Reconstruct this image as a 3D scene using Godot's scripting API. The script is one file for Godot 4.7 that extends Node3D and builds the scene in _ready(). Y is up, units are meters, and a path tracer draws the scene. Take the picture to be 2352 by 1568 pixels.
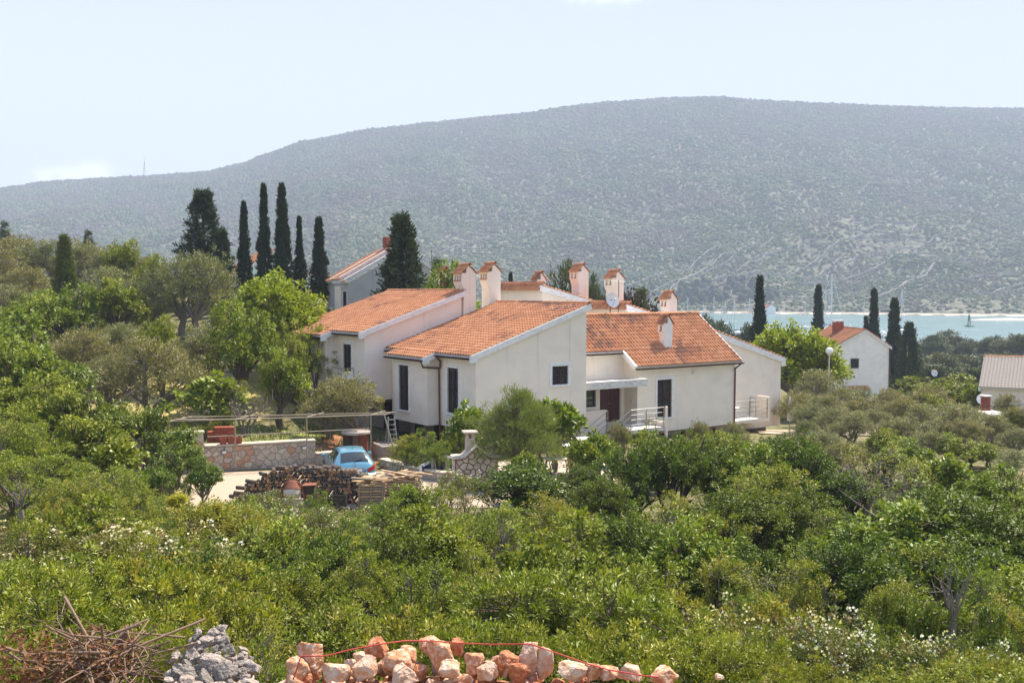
extends Node3D
# A hillside of Mediterranean houses above a bay. Metres, y up; the camera stands 8 m above the yard, looking along -z.

const FOCAL := 2376.0            # photograph pixels (2352 x 1568)
const EYE := Vector3(0, 8, 0)
const SEA := -13.0
const HOUSE_AT := Vector3(-1.71, 0, -48.5)
const HOUSE_TURN := 0.6126       # the houses' own axes: x along the fronts, -z into the hill

var rng := RandomNumberGenerator.new()
var relief := FastNoiseLite.new()
var patchy := FastNoiseLite.new()
var M := {}                      # materials by name
var used := {}                   # how often a top-level name was taken
var shared_mesh := {}

# ---------------------------------------------------------------- mesh building
class Build:
	var v := PackedVector3Array()
	var n := PackedVector3Array()
	var c := PackedColorArray()
	var tint := Color.WHITE
	func tri(p: Vector3, q: Vector3, r: Vector3) -> void:     # counter-clockwise seen from outside
		var nn := (q - p).cross(r - p).normalized()
		v.append(p); v.append(r); v.append(q)
		n.append(nn); n.append(nn); n.append(nn)
		c.append(tint); c.append(tint); c.append(tint)
	func quad(p: Vector3, q: Vector3, r: Vector3, s: Vector3) -> void:
		var nn := (r - p).cross(s - q).normalized()
		v.append(p); v.append(r); v.append(q); v.append(p); v.append(s); v.append(r)
		for i in 6:
			n.append(nn); c.append(tint)
	func smooth_quad(p: Vector3, q: Vector3, r: Vector3, s: Vector3, a: Vector3, b: Vector3, cc: Vector3, d: Vector3) -> void:
		v.append(p); v.append(r); v.append(q); v.append(p); v.append(s); v.append(r)
		n.append(a); n.append(cc); n.append(b); n.append(a); n.append(d); n.append(cc)
		for i in 6:
			c.append(tint)
	func fan(poly: Array) -> void:
		for i in range(1, poly.size() - 1):
			tri(poly[0], poly[i], poly[i + 1])
	func box(lo: Vector3, hi: Vector3, bev := 0.0) -> void:
		brick(Transform3D(Basis.IDENTITY, (lo + hi) / 2), hi - lo, bev)
	func brick(t: Transform3D, size: Vector3, bev := 0.0) -> void:
		var h := size / 2
		if bev <= 0.0:
			var k := []
			for i in 8:
				k.append(t * Vector3(h.x if i & 1 else -h.x, h.y if i & 2 else -h.y, h.z if i & 4 else -h.z))
			quad(k[4], k[5], k[7], k[6]); quad(k[1], k[0], k[2], k[3])
			quad(k[5], k[1], k[3], k[7]); quad(k[0], k[4], k[6], k[2])
			quad(k[6], k[7], k[3], k[2]); quad(k[0], k[1], k[5], k[4])
			return
		var b := minf(bev, minf(h.x, minf(h.y, h.z)) * 0.9)
		for ax in 3:
			var u := (ax + 1) % 3
			var w := (ax + 2) % 3
			for sg in [-1.0, 1.0]:
				var f := []
				for uv in [[-1, -1], [1, -1], [1, 1], [-1, 1]]:
					var p := Vector3()
					p[ax] = sg * h[ax]; p[u] = uv[0] * (h[u] - b); p[w] = uv[1] * (h[w] - b)
					f.append(t * p)
				if sg < 0:
					f.reverse()
				quad(f[0], f[1], f[2], f[3])
			for s1 in [-1.0, 1.0]:
				for s2 in [-1.0, 1.0]:
					var e := []
					for k2 in [[-1.0, 0], [1.0, 0], [1.0, 1], [-1.0, 1]]:
						var p2 := Vector3()
						p2[ax] = k2[0] * (h[ax] - b)
						p2[u] = s1 * (h[u] - (b if k2[1] else 0.0))
						p2[w] = s2 * (h[w] - (0.0 if k2[1] else b))
						e.append(t * p2)
					if s1 * s2 < 0:
						e.reverse()
					quad(e[0], e[1], e[2], e[3])
		for i in 8:
			var s := Vector3(1 if i & 1 else -1, 1 if i & 2 else -1, 1 if i & 4 else -1)
			var a1 := t * (s * Vector3(h.x, h.y - b, h.z - b))
			var a2 := t * (s * Vector3(h.x - b, h.y, h.z - b))
			var a3 := t * (s * Vector3(h.x - b, h.y - b, h.z))
			if s.x * s.y * s.z > 0:
				tri(a1, a2, a3)
			else:
				tri(a1, a3, a2)
	func bar(p: Vector3, q: Vector3, wide: float, thick: float, bev := 0.0) -> void:   # a rectangular bar from p to q
		var z := (q - p).normalized()
		var x := (Vector3.UP if absf(z.y) < 0.95 else Vector3.RIGHT).cross(z).normalized()
		brick(Transform3D(Basis(x, z.cross(x), z), (p + q) / 2), Vector3(wide, thick, (q - p).length()), bev)
	func tube(pts: Array, radii: Array, sides := 6, caps := true) -> void:
		var last := pts.size() - 1
		var along: Vector3 = (pts[1] - pts[0]).normalized()
		var x := (Vector3.UP if absf(along.y) < 0.9 else Vector3.RIGHT).cross(along).normalized()
		var rings := []
		var outs := []
		for i in pts.size():
			along = (pts[mini(i + 1, last)] - pts[maxi(i - 1, 0)]).normalized()
			x = (x - along * x.dot(along)).normalized()
			var y := along.cross(x)
			var ring := []
			var o := []
			for k in sides:
				var a := TAU * k / sides
				var dir := x * cos(a) + y * sin(a)
				o.append(dir)
				ring.append(pts[i] + dir * radii[i])
			rings.append(ring); outs.append(o)
		for i in last:
			for k in sides:
				var k2 := (k + 1) % sides
				smooth_quad(rings[i][k], rings[i][k2], rings[i + 1][k2], rings[i + 1][k], outs[i][k], outs[i][k2], outs[i + 1][k2], outs[i + 1][k])
		if caps:
			var r0: Array = rings[0].duplicate()
			r0.reverse()
			fan(r0); fan(rings[last])
	func rod(p: Vector3, q: Vector3, r: float, sides := 6) -> void:
		tube([p, q], [r, r], sides)
	func lathe(prof: Array, t: Transform3D, sides := 20) -> void:   # profile of (radius, height) from below to above
		for i in prof.size() - 1:
			var d: Vector2 = prof[i + 1] - prof[i]
			var nn := Vector2(d.y, -d.x).normalized()
			for k in sides:
				var a := TAU * k / sides
				var b := TAU * (k + 1) / sides
				var ca := Vector3(cos(a), 0, -sin(a))
				var cb := Vector3(cos(b), 0, -sin(b))
				var up := Vector3.UP
				smooth_quad(t * (ca * prof[i].x + up * prof[i].y), t * (cb * prof[i].x + up * prof[i].y), t * (cb * prof[i + 1].x + up * prof[i + 1].y), t * (ca * prof[i + 1].x + up * prof[i + 1].y),
					t.basis * (ca * nn.x + up * nn.y), t.basis * (cb * nn.x + up * nn.y), t.basis * (cb * nn.x + up * nn.y), t.basis * (ca * nn.x + up * nn.y))
	func prism(poly: Array, by: Vector3) -> void:                   # a convex outline, counter-clockwise seen from where `by` points to
		var far := []
		for p in poly:
			far.append(p + by)
		fan(far)
		for i in poly.size():
			var j := (i + 1) % poly.size()
			quad(poly[i], poly[j], far[j], far[i])
		var back := poly.duplicate()
		back.reverse()
		fan(back)
	func mesh(mat: Material = null) -> ArrayMesh:
		var m := ArrayMesh.new()
		if v.is_empty():
			return m
		var a := []
		a.resize(Mesh.ARRAY_MAX)
		a[Mesh.ARRAY_VERTEX] = v; a[Mesh.ARRAY_NORMAL] = n; a[Mesh.ARRAY_COLOR] = c
		m.add_surface_from_arrays(Mesh.PRIMITIVE_TRIANGLES, a)
		if mat:
			m.surface_set_material(0, mat)
		return m

# ---------------------------------------------------------------- scene tree
func numbered(called: String) -> String:
	var k: int = used.get(called, 0)
	used[called] = k + 1
	return called if k == 0 else "%s_%03d" % [called, k]

func tag(o: Node3D, label: String, category: String, group := "") -> Node3D:
	o.set_meta("label", label); o.set_meta("category", category)
	if group:
		o.set_meta("group", group)
	return o

func thing(called: String, label: String, category: String, at := Vector3.ZERO, turn := 0.0, group := "") -> Node3D:
	var o := Node3D.new()
	o.name = numbered(called)
	add_child(o, true)
	o.position = at; o.rotation.y = turn
	tag(o, label, category, group)
	return o

func part(parent: Node, called: String, mesh: Mesh, mat: Material, t := Transform3D.IDENTITY) -> MeshInstance3D:
	var o := MeshInstance3D.new()
	o.mesh = mesh
	o.name = called if parent != self else numbered(called)
	var k := 1
	while parent != self and parent.has_node(NodePath(o.name)):
		o.name = "%s_%03d" % [called, k]
		k += 1
	parent.add_child(o, true)
	o.transform = t
	if mat:
		o.material_override = mat
	return o

func pieces(parent: Node, called: String, list: Array) -> void:      # many alike pieces: [mesh, material, transform]
	for k in list.size():
		var o := MeshInstance3D.new()
		o.mesh = list[k][0]
		o.name = called if k == 0 else "%s_%03d" % [called, k]
		parent.add_child(o, true)
		o.transform = list[k][2]
		o.material_override = list[k][1]

func part_of(parent: Node, called: String, b: Build, mat: Material, t := Transform3D.IDENTITY) -> MeshInstance3D:
	return part(parent, called, b.mesh(), mat, t)

func struct(called: String, b: Build, mat: Material) -> MeshInstance3D:
	var o := part(self, called, b.mesh(), mat)
	o.set_meta("kind", "structure")
	return o

func stuff(parent: Node, called: String, mesh: Mesh, mat: Material, places: Array, colors := PackedColorArray()) -> MultiMeshInstance3D:
	var mm := MultiMesh.new()
	mm.transform_format = MultiMesh.TRANSFORM_3D
	mm.use_colors = not colors.is_empty()
	mm.mesh = mesh
	mm.instance_count = places.size()
	for i in places.size():
		mm.set_instance_transform(i, places[i])
		if mm.use_colors:
			mm.set_instance_color(i, colors[i])
	var o := MultiMeshInstance3D.new()
	o.multimesh = mm
	o.name = numbered(called) if parent == self else called
	o.material_override = mat
	o.set_meta("kind", "stuff")
	parent.add_child(o, true)
	return o

# ---------------------------------------------------------------- where things are
func spot(px: float, py: float, depth: float) -> Vector3:             # the point that lies `depth` metres ahead at that place in the photograph
	return Vector3((px - 1176.0) / FOCAL * depth, EYE.y - (py - 663.0) / FOCAL * depth, -depth)

func on_ground(px: float, depth: float) -> Vector3:
	var x := (px - 1176.0) / FOCAL * depth
	return Vector3(x, ground_height(x, -depth), -depth)

func hl(a: float, y: float, b: float) -> Vector3:                     # house axes to world
	return HOUSE_AT + Basis(Vector3.UP, HOUSE_TURN) * Vector3(a, y, -b)

func ground_height(x: float, z: float) -> float:
	var d := -z
	var h := lerpf(4.2, 0.0, smoothstep(8.5, 16.5, d)) + 0.35 * smoothstep(6.0, 2.0, d)
	var bank := smoothstep(-5.0, -17.0, x) * smoothstep(12.0, 20.0, d) * smoothstep(37.5, 33.0, d) * 1.1
	var terrace := smoothstep(0.22, 0.6, d - 44.0 - (x + 15.4) * 0.3833) * smoothstep(-6.2, -7.0, x) * (lerpf(0.48, 1.15, smoothstep(-8.3, -9.0, x)) + 0.67 * smoothstep(-8.6, -8.0, x) * smoothstep(47.4, 48.6, d) - bank)
	bank += maxf(terrace, 0.0)
	var left := smoothstep(-3.0, -16.0, x)
	var up := 0.175 * clampf(d - 52.0, 0.0, 38.0) - 0.05 * clampf(d - 96.0, 0.0, 400.0)
	var right := smoothstep(3.0, 15.0, x)
	var down := maxf(-0.076 * maxf(d - 50.0, 0.0), -12.2)
	var mid := maxf(-0.07 * maxf(d - 62.0, 0.0), -12.2)
	h += lerpf(lerpf(mid, up + bank, left), down, right)
	if d < 46.0:
		h += bank * (1.0 - left)
	h += relief.get_noise_2d(x * 3.0, z * 3.0) * 0.25 * smoothstep(46.0, 60.0, d) + relief.get_noise_2d(x * 4.0, z * 4.0) * 0.3 * smoothstep(8.0, 12.0, d) * smoothstep(36.0, 30.0, d)
	h = lerpf(h, minf(h, -26.0), smoothstep(360.0, 440.0, d + relief.get_noise_2d(x * 0.3, 7.0) * 60.0))
	return h

const SKYLINE := [-900, 470, -300, 450, 0, 433, 130, 416, 330, 405, 470, 396, 560, 376, 620, 353, 700, 326, 860, 298, 1000, 283, 1090, 273, 1200, 263, 1300, 248, 1400, 237, 1540, 228, 1640, 226, 1760, 235, 1900, 241, 2100, 249, 2352, 253, 2800, 268, 3600, 330]

func shore(x: float) -> float:                                        # where the far shore lies
	return 872.0 - 62.0 * smoothstep(150.0, 420.0, x) + 14.0 * sin(x * 0.011) + 6.0 * sin(x * 0.043 + 1.0) - 220.0 * smoothstep(60.0, -260.0, x)

func hill_height(x: float, d: float) -> float:
	var top := 2150.0
	var px := 1176.0 + x / d * FOCAL
	var k := 0
	while k < SKYLINE.size() - 4 and px > SKYLINE[k + 2]:
		k += 2
	var y: float = lerpf(SKYLINE[k + 1], SKYLINE[k + 3], smoothstep(0.0, 1.0, clampf((px - SKYLINE[k]) / float(SKYLINE[k + 2] - SKYLINE[k]), 0.0, 1.0)) * 0.4 + 0.6 * clampf((px - SKYLINE[k]) / float(SKYLINE[k + 2] - SKYLINE[k]), 0.0, 1.0))
	var crest := (663.0 - y - 4.0) / FOCAL
	var s := shore(x)
	var t := (d - s) / (top - s)
	if t <= 0.0:
		return SEA + t * 80.0
	if t > 1.0:
		return EYE.y + crest * top - (d - top) * 0.35
	var e := (1.0 - pow(1.0 - t, 1.4)) * (0.82 + 0.18 * smoothstep(0.0, 0.3, t))
	var up := EYE.y + d * lerpf((SEA - EYE.y) / s, crest, e) + 1.2 * smoothstep(0.0, 0.01, t)
	var rough := smoothstep(0.02, 0.2, t) * (1.0 - smoothstep(0.55, 0.95, t))
	return up + (relief.get_noise_2d(x * 0.2, d * 0.2) * 24.0 + relief.get_noise_2d(x * 0.8, d * 0.5) * 5.0) * rough

# ---------------------------------------------------------------- materials
func lin(r: float, g: float, b: float) -> Color:
	return Color(r, g, b).linear_to_srgb()

func plain(called: String, col: Color, rough := 0.85, metal := 0.0) -> StandardMaterial3D:
	var m := StandardMaterial3D.new()
	m.resource_name = called
	m.albedo_color = col
	m.roughness = rough
	m.metallic = metal
	m.metallic_specular = 0.4
	M[called] = m
	return m

func noise_map(stops: Array, freq: float, size := 512, seed_ := 1, kind := FastNoiseLite.TYPE_SIMPLEX_SMOOTH, oct := 5) -> NoiseTexture2D:
	var f := FastNoiseLite.new()
	f.noise_type = kind
	f.seed = seed_; f.frequency = freq; f.fractal_octaves = oct
	var g := Gradient.new()
	var off := PackedFloat32Array()
	var cols := PackedColorArray()
	for s in stops:
		off.append(s[0]); cols.append(s[1])
	g.offsets = off; g.colors = cols
	var t := NoiseTexture2D.new()
	t.width = size; t.height = size; t.seamless = true; t.noise = f; t.color_ramp = g
	return t

func grained(called: String, stops: Array, freq: float, metres: float, rough := 0.9, bump := 0.0, seed_ := 1, kind := FastNoiseLite.TYPE_SIMPLEX_SMOOTH, world_axes := true) -> StandardMaterial3D:
	var m := plain(called, Color.WHITE, rough)
	m.albedo_texture = noise_map(stops, freq, 512, seed_, kind)
	m.uv1_triplanar = true
	m.uv1_world_triplanar = world_axes
	m.uv1_scale = Vector3.ONE / metres
	if bump > 0.0:
		m.heightmap_enabled = true
		m.heightmap_texture = noise_map([[0.0, Color.BLACK], [1.0, Color.WHITE]], freq * 2.0, 512, seed_ + 7)
		m.heightmap_scale = bump
	return m

func leaf_material(called: String, col: Color, through: float, rough := 0.55) -> StandardMaterial3D:
	var m := plain(called, col, rough)
	m.vertex_color_use_as_albedo = true
	m.backlight_enabled = true
	m.backlight = Color(through * 0.95, through, through * 0.42).linear_to_srgb()
	m.cull_mode = BaseMaterial3D.CULL_DISABLED
	m.metallic_specular = 0.32
	return m

func make_materials() -> void:
	var streak := FastNoiseLite.new()
	for w in [["wall", 0.825, 0.755, 0.665, 3], ["wall_pink", 0.825, 0.735, 0.665, 4], ["wall_white", 0.84, 0.83, 0.81, 5], ["wall_grey", 0.42, 0.42, 0.41, 6]]:
		var k := Color(w[1], w[2], w[3])
		var m := grained(w[0], [[0.0, (k * 0.92).linear_to_srgb()], [0.35, (k * 0.975).linear_to_srgb()], [0.6, k.linear_to_srgb()], [1.0, (k * 1.03).linear_to_srgb()]], 0.006, 3.1, 0.95, 1.2, w[4])
		m.detail_enabled = true                                        # long rain streaks, as the render of these walls shows
		m.detail_blend_mode = BaseMaterial3D.BLEND_MODE_MUL
		m.detail_albedo = streak_map(w[4])
		m.uv1_scale = Vector3.ONE / 5.3
		m.detail_uv_layer = BaseMaterial3D.DETAIL_UV_1
	grained("trim", [[0.0, lin(0.55, 0.54, 0.52)], [0.4, lin(0.76, 0.75, 0.73)], [1.0, lin(0.84, 0.83, 0.81)]], 0.01, 1.7, 0.8, 0.3, 9)
	grained("concrete", [[0.0, lin(0.32, 0.31, 0.29)], [0.45, lin(0.62, 0.60, 0.57)], [1.0, lin(0.76, 0.75, 0.72)]], 0.008, 1.3, 0.9, 0.5, 10)
	var clay := CLAY
	for i in 6:
		var k := Color(clay[i][0], clay[i][1], clay[i][2])
		grained("clay_%d" % i, [[0.0, (k * 0.62).linear_to_srgb()], [0.4, (k * 0.93).linear_to_srgb()], [1.0, (k * 1.1).linear_to_srgb()]], 0.02, 1.1, 0.9, 0.0, 20 + i)
	M.clay_copies = plain("clay_copies", Color.WHITE, 0.9)
	M.clay_copies.vertex_color_use_as_albedo = true
	plain("gutter", lin(0.10, 0.038, 0.03), 0.45)
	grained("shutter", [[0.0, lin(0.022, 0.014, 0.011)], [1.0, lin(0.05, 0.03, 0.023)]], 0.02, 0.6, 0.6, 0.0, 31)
	grained("door", [[0.0, lin(0.045, 0.012, 0.010)], [1.0, lin(0.085, 0.022, 0.016)]], 0.02, 0.9, 0.5, 0.0, 32)
	plain("dark_inside", lin(0.015, 0.014, 0.013), 0.9)
	var gl := plain("glass", lin(0.05, 0.06, 0.06), 0.06)
	gl.metallic_specular = 0.9
	plain("steel", lin(0.36, 0.36, 0.35), 0.35, 0.75)
	plain("white_paint", lin(0.8, 0.8, 0.79), 0.45)
	plain("pipe", lin(0.30, 0.245, 0.18), 0.6)
	plain("flue_dark", lin(0.05, 0.035, 0.03), 0.9)
	for w in [["stone_a", 0.46, 0.375, 0.31], ["stone_b", 0.52, 0.44, 0.36], ["stone_c", 0.50, 0.30, 0.19], ["stone_d", 0.40, 0.345, 0.30], ["stone_e", 0.58, 0.50, 0.40]]:
		var k := Color(w[1], w[2], w[3])
		grained(w[0], [[0.0, (k * 0.6).linear_to_srgb()], [0.4, (k * 0.92).linear_to_srgb()], [1.0, (k * 1.16).linear_to_srgb()]], 0.012, 0.9, 0.95, 1.2, 40 + hash(w[0]) % 20)
	grained("mortar", [[0.0, lin(0.30, 0.25, 0.21)], [1.0, lin(0.42, 0.36, 0.31)]], 0.03, 0.7, 0.95, 0.8, 50)
	grained("joint_dark", [[0.0, lin(0.12, 0.085, 0.062)], [1.0, lin(0.22, 0.165, 0.125)]], 0.03, 0.7, 0.95, 0.8, 51)
	grained("limestone_pink", [[0.0, lin(0.16, 0.11, 0.085)], [0.45, lin(0.38, 0.30, 0.25)], [1.0, lin(0.56, 0.48, 0.42)]], 0.02, 0.6, 0.95, 2.5, 56)
	grained("limestone_dark", [[0.0, lin(0.09, 0.075, 0.065)], [0.5, lin(0.21, 0.185, 0.165)], [1.0, lin(0.36, 0.33, 0.30)]], 0.02, 0.6, 0.95, 2.5, 57)
	grained("limestone_grey", [[0.0, lin(0.12, 0.095, 0.08)], [0.45, lin(0.31, 0.26, 0.225)], [1.0, lin(0.52, 0.46, 0.41)]], 0.02, 0.7, 0.95, 2.5, 52)
	grained("rock_orange", [[0.0, lin(0.32, 0.115, 0.05)], [0.40, lin(0.46, 0.20, 0.10)], [0.56, lin(0.53, 0.31, 0.19)], [0.72, lin(0.60, 0.45, 0.34)], [1.0, lin(0.64, 0.55, 0.46)]], 0.012, 0.55, 0.9, 1.6, 53)
	grained("rock_pale", [[0.0, lin(0.40, 0.18, 0.09)], [0.36, lin(0.50, 0.29, 0.18)], [0.56, lin(0.56, 0.40, 0.29)], [1.0, lin(0.64, 0.54, 0.45)]], 0.010, 0.6, 0.9, 1.6, 54)
	grained("rock_rust", [[0.0, lin(0.27, 0.085, 0.036)], [0.5, lin(0.41, 0.15, 0.07)], [0.75, lin(0.50, 0.26, 0.15)], [1.0, lin(0.58, 0.44, 0.33)]], 0.014, 0.5, 0.92, 2.2, 55)
	for w in [["bark_brown", 0.11, 0.085, 0.065, 60], ["bark_grey", 0.20, 0.175, 0.15, 61], ["bark_dark", 0.055, 0.045, 0.036, 62], ["twig", 0.22, 0.145, 0.10, 63], ["log_bark", 0.12, 0.095, 0.078, 64], ["plank_new", 0.52, 0.36, 0.21, 65], ["plank_grey", 0.33, 0.25, 0.18, 66], ["log_end", 0.40, 0.24, 0.13, 67], ["log_end_orange", 0.38, 0.20, 0.10, 68]]:
		var k := Color(w[1], w[2], w[3])
		grained(w[0], [[0.0, (k * 0.5).linear_to_srgb()], [0.5, k.linear_to_srgb()], [1.0, (k * 1.4).linear_to_srgb()]], 0.03, 0.5, 0.95, 0.0, w[4])
	var soil := grained("ground", [[0.0, lin(0.085, 0.085, 0.030)], [0.4, lin(0.15, 0.15, 0.055)], [0.6, lin(0.23, 0.20, 0.095)], [1.0, lin(0.33, 0.27, 0.17)]], 0.009, 6.0, 0.95, 4.0, 70)
	soil.detail_enabled = true
	soil.detail_blend_mode = BaseMaterial3D.BLEND_MODE_MUL
	soil.detail_albedo = noise_map([[0.0, Color(0.66, 0.66, 0.6, 0.8)], [1.0, Color(1, 1, 1, 0.8)]], 0.05, 256, 71)
	grained("gravel", [[0.0, lin(0.30, 0.235, 0.17)], [0.5, lin(0.42, 0.335, 0.25)], [1.0, lin(0.50, 0.42, 0.33)]], 0.05, 2.2, 0.95, 1.5, 72)
	grained("paving", [[0.0, lin(0.34, 0.29, 0.235)], [0.5, lin(0.44, 0.385, 0.315)], [1.0, lin(0.52, 0.47, 0.40)]], 0.02, 1.6, 0.9, 0.6, 73)
	grained("red_soil", [[0.0, lin(0.22, 0.085, 0.04)], [0.5, lin(0.34, 0.15, 0.075)], [1.0, lin(0.44, 0.27, 0.16)]], 0.02, 1.9, 0.95, 3.0, 74)
	grained("hill", [[0.0, lin(0.038, 0.050, 0.024)], [0.42, lin(0.060, 0.070, 0.038)], [0.56, lin(0.115, 0.115, 0.074)], [0.72, lin(0.20, 0.19, 0.15)], [1.0, lin(0.32, 0.30, 0.26)]], 0.03, 130.0, 0.95, 0.0, 75)
	grained("drystone", [[0.0, lin(0.17, 0.165, 0.15)], [1.0, lin(0.32, 0.31, 0.29)]], 0.04, 9.0, 0.95, 0.0, 76)
	grained("beach", [[0.0, lin(0.48, 0.40, 0.31)], [1.0, lin(0.66, 0.58, 0.48)]], 0.03, 14.0, 0.95, 0.0, 77)
	var sea := grained("sea", [[0.0, lin(0.11, 0.20, 0.215)], [0.5, lin(0.14, 0.24, 0.25)], [1.0, lin(0.18, 0.28, 0.285)]], 0.006, 160.0, 0.22, 0.0, 78)
	sea.normal_enabled = true
	var rip := noise_map([[0.0, Color.BLACK], [1.0, Color.WHITE]], 0.03, 512, 79)
	rip.as_normal_map = true
	rip.bump_strength = 5.0
	sea.normal_texture = rip
	sea.normal_scale = 0.55
	grained("brick_red", [[0.0, lin(0.22, 0.055, 0.035)], [1.0, lin(0.40, 0.12, 0.07)]], 0.03, 0.6, 0.9, 0.0, 80)
	grained("terracotta", [[0.0, lin(0.24, 0.055, 0.03)], [1.0, lin(0.38, 0.105, 0.055)]], 0.02, 0.7, 0.85, 0.0, 81)
	grained("rust", [[0.0, lin(0.10, 0.04, 0.026)], [0.5, lin(0.22, 0.075, 0.042)], [1.0, lin(0.32, 0.14, 0.085)]], 0.03, 0.5, 0.85, 0.0, 82)
	grained("cement_white", [[0.0, lin(0.34, 0.27, 0.2)], [0.4, lin(0.58, 0.52, 0.42)], [1.0, lin(0.70, 0.65, 0.55)]], 0.02, 0.5, 0.85, 0.0, 83)
	var paint := plain("car_blue", lin(0.125, 0.32, 0.42), 0.3, 0.35)
	paint.clearcoat_enabled = true
	paint.clearcoat = 1.0
	paint.clearcoat_roughness = 0.05
	var cg := plain("car_glass", lin(0.03, 0.035, 0.035), 0.05)
	cg.metallic_specular = 0.9
	plain("lamp_red", lin(0.42, 0.03, 0.03), 0.15)
	plain("rubber", lin(0.02, 0.02, 0.02), 0.8)
	plain("wicker", lin(0.62, 0.40, 0.16), 0.7)
	plain("chair_orange", lin(0.75, 0.26, 0.05), 0.5)
	plain("dinghy_white", lin(0.78, 0.79, 0.80), 0.4)
	plain("dinghy_blue", lin(0.02, 0.045, 0.24), 0.4)
	plain("rope_red", lin(0.50, 0.065, 0.055), 0.7)
	plain("cable", lin(0.02, 0.02, 0.02), 0.8)
	plain("buoy_green", lin(0.02, 0.12, 0.07), 0.6)
	plain("mast", lin(0.62, 0.63, 0.64), 0.35, 0.4)
	plain("roof_light", lin(0.36, 0.32, 0.28), 0.9)
	plain("wall_mint", lin(0.62, 0.74, 0.68), 0.95)
	# leaves
	leaf_material("leaf_olive", lin(1.0, 1.0, 1.0), 0.45, 0.48)
	leaf_material("leaf_broad", lin(1.0, 1.0, 1.0), 0.62, 0.45)
	leaf_material("leaf_dark", lin(0.95, 0.95, 0.95), 0.25, 0.55)
	leaf_material("leaf_dry", lin(0.95, 0.95, 0.95), 0.5, 0.8)
	leaf_material("leaf_glossy", lin(1.0, 1.0, 1.0), 0.55, 0.38)
	M.shrub = plain("shrub", Color.WHITE, 0.9)
	M.shrub.vertex_color_use_as_albedo = true

func streak_map(seed_: int) -> ImageTexture:                           # thin vertical streaks where rain runs down a rendered wall
	var f := FastNoiseLite.new()
	f.seed = seed_; f.frequency = 0.016; f.fractal_octaves = 3
	var im := Image.create(256, 256, false, Image.FORMAT_RGBA8)
	for x in 256:
		for y in 256:
			var k := f.get_noise_2d(x * 3.0, y * 0.16 if y < 128 else (256 - y) * 0.16)
			var g := 1.0 - 0.17 * smoothstep(0.42, 0.80, k) - 0.03 * smoothstep(-0.1, 0.5, f.get_noise_2d(x * 1.1 + 900.0, y * 1.1))
			im.set_pixel(x, y, Color(g, g * 0.995, g * 0.98, 1.0))
	return ImageTexture.create_from_image(im)

# ---------------------------------------------------------------- sky
func sky_clouds() -> ImageTexture:
	var f := FastNoiseLite.new()
	f.seed = 5; f.frequency = 0.012; f.fractal_octaves = 5
	var g := FastNoiseLite.new()
	g.seed = 8; g.frequency = 0.05; g.fractal_octaves = 4
	var w := 1536
	var h := 768
	var im := Image.create(w, h, false, Image.FORMAT_RGBA8)
	# heaps: azimuth right of straight ahead, elevation, width, height (degrees)
	var heaps := [[-22.6, 5.8, 1.5, 0.35], [-21.9, 6.1, 0.8, 0.35], [-24.2, 5.7, 0.6, 0.25], [5.2, 15.9, 2.4, 0.7], [3.0, 16.4, 2.0, 0.35], [-2.0, 16.6, 3.5, 0.3], [70, 9, 7, 2], [120, 12, 9, 2.4], [-95, 10, 8, 2], [-140, 14, 9, 3], [175, 9, 8, 2], [-60, 18, 6, 1.6]]
	for y in h / 2:
		var el := 90.0 - (y + 0.5) / h * 180.0
		for x in w:
			var az := fposmod((x + 0.5) / w * 360.0 + 180.0, 360.0) - 180.0
			var veil := smoothstep(0.05, 0.65, f.get_noise_3d(cos(deg_to_rad(az)) * 150.0, el * 5.0, sin(deg_to_rad(az)) * 150.0)) * 0.10
			var k := veil
			for q in heaps:
				var dx: float = (az - q[0]) / q[2]
				var dy: float = (el - q[1]) / q[3]
				var r := dx * dx + dy * dy
				if r < 6.0:
					k = maxf(k, 0.62 * smoothstep(0.15, 0.95, exp(-r * 0.8) * (1.0 + 0.9 * g.get_noise_2d(az * 30.0, el * 60.0))))
			if k > 0.003:
				im.set_pixel(x, y, Color(1, 0.985, 0.96, minf(k, 1.0)))
	return ImageTexture.create_from_image(im)

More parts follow.
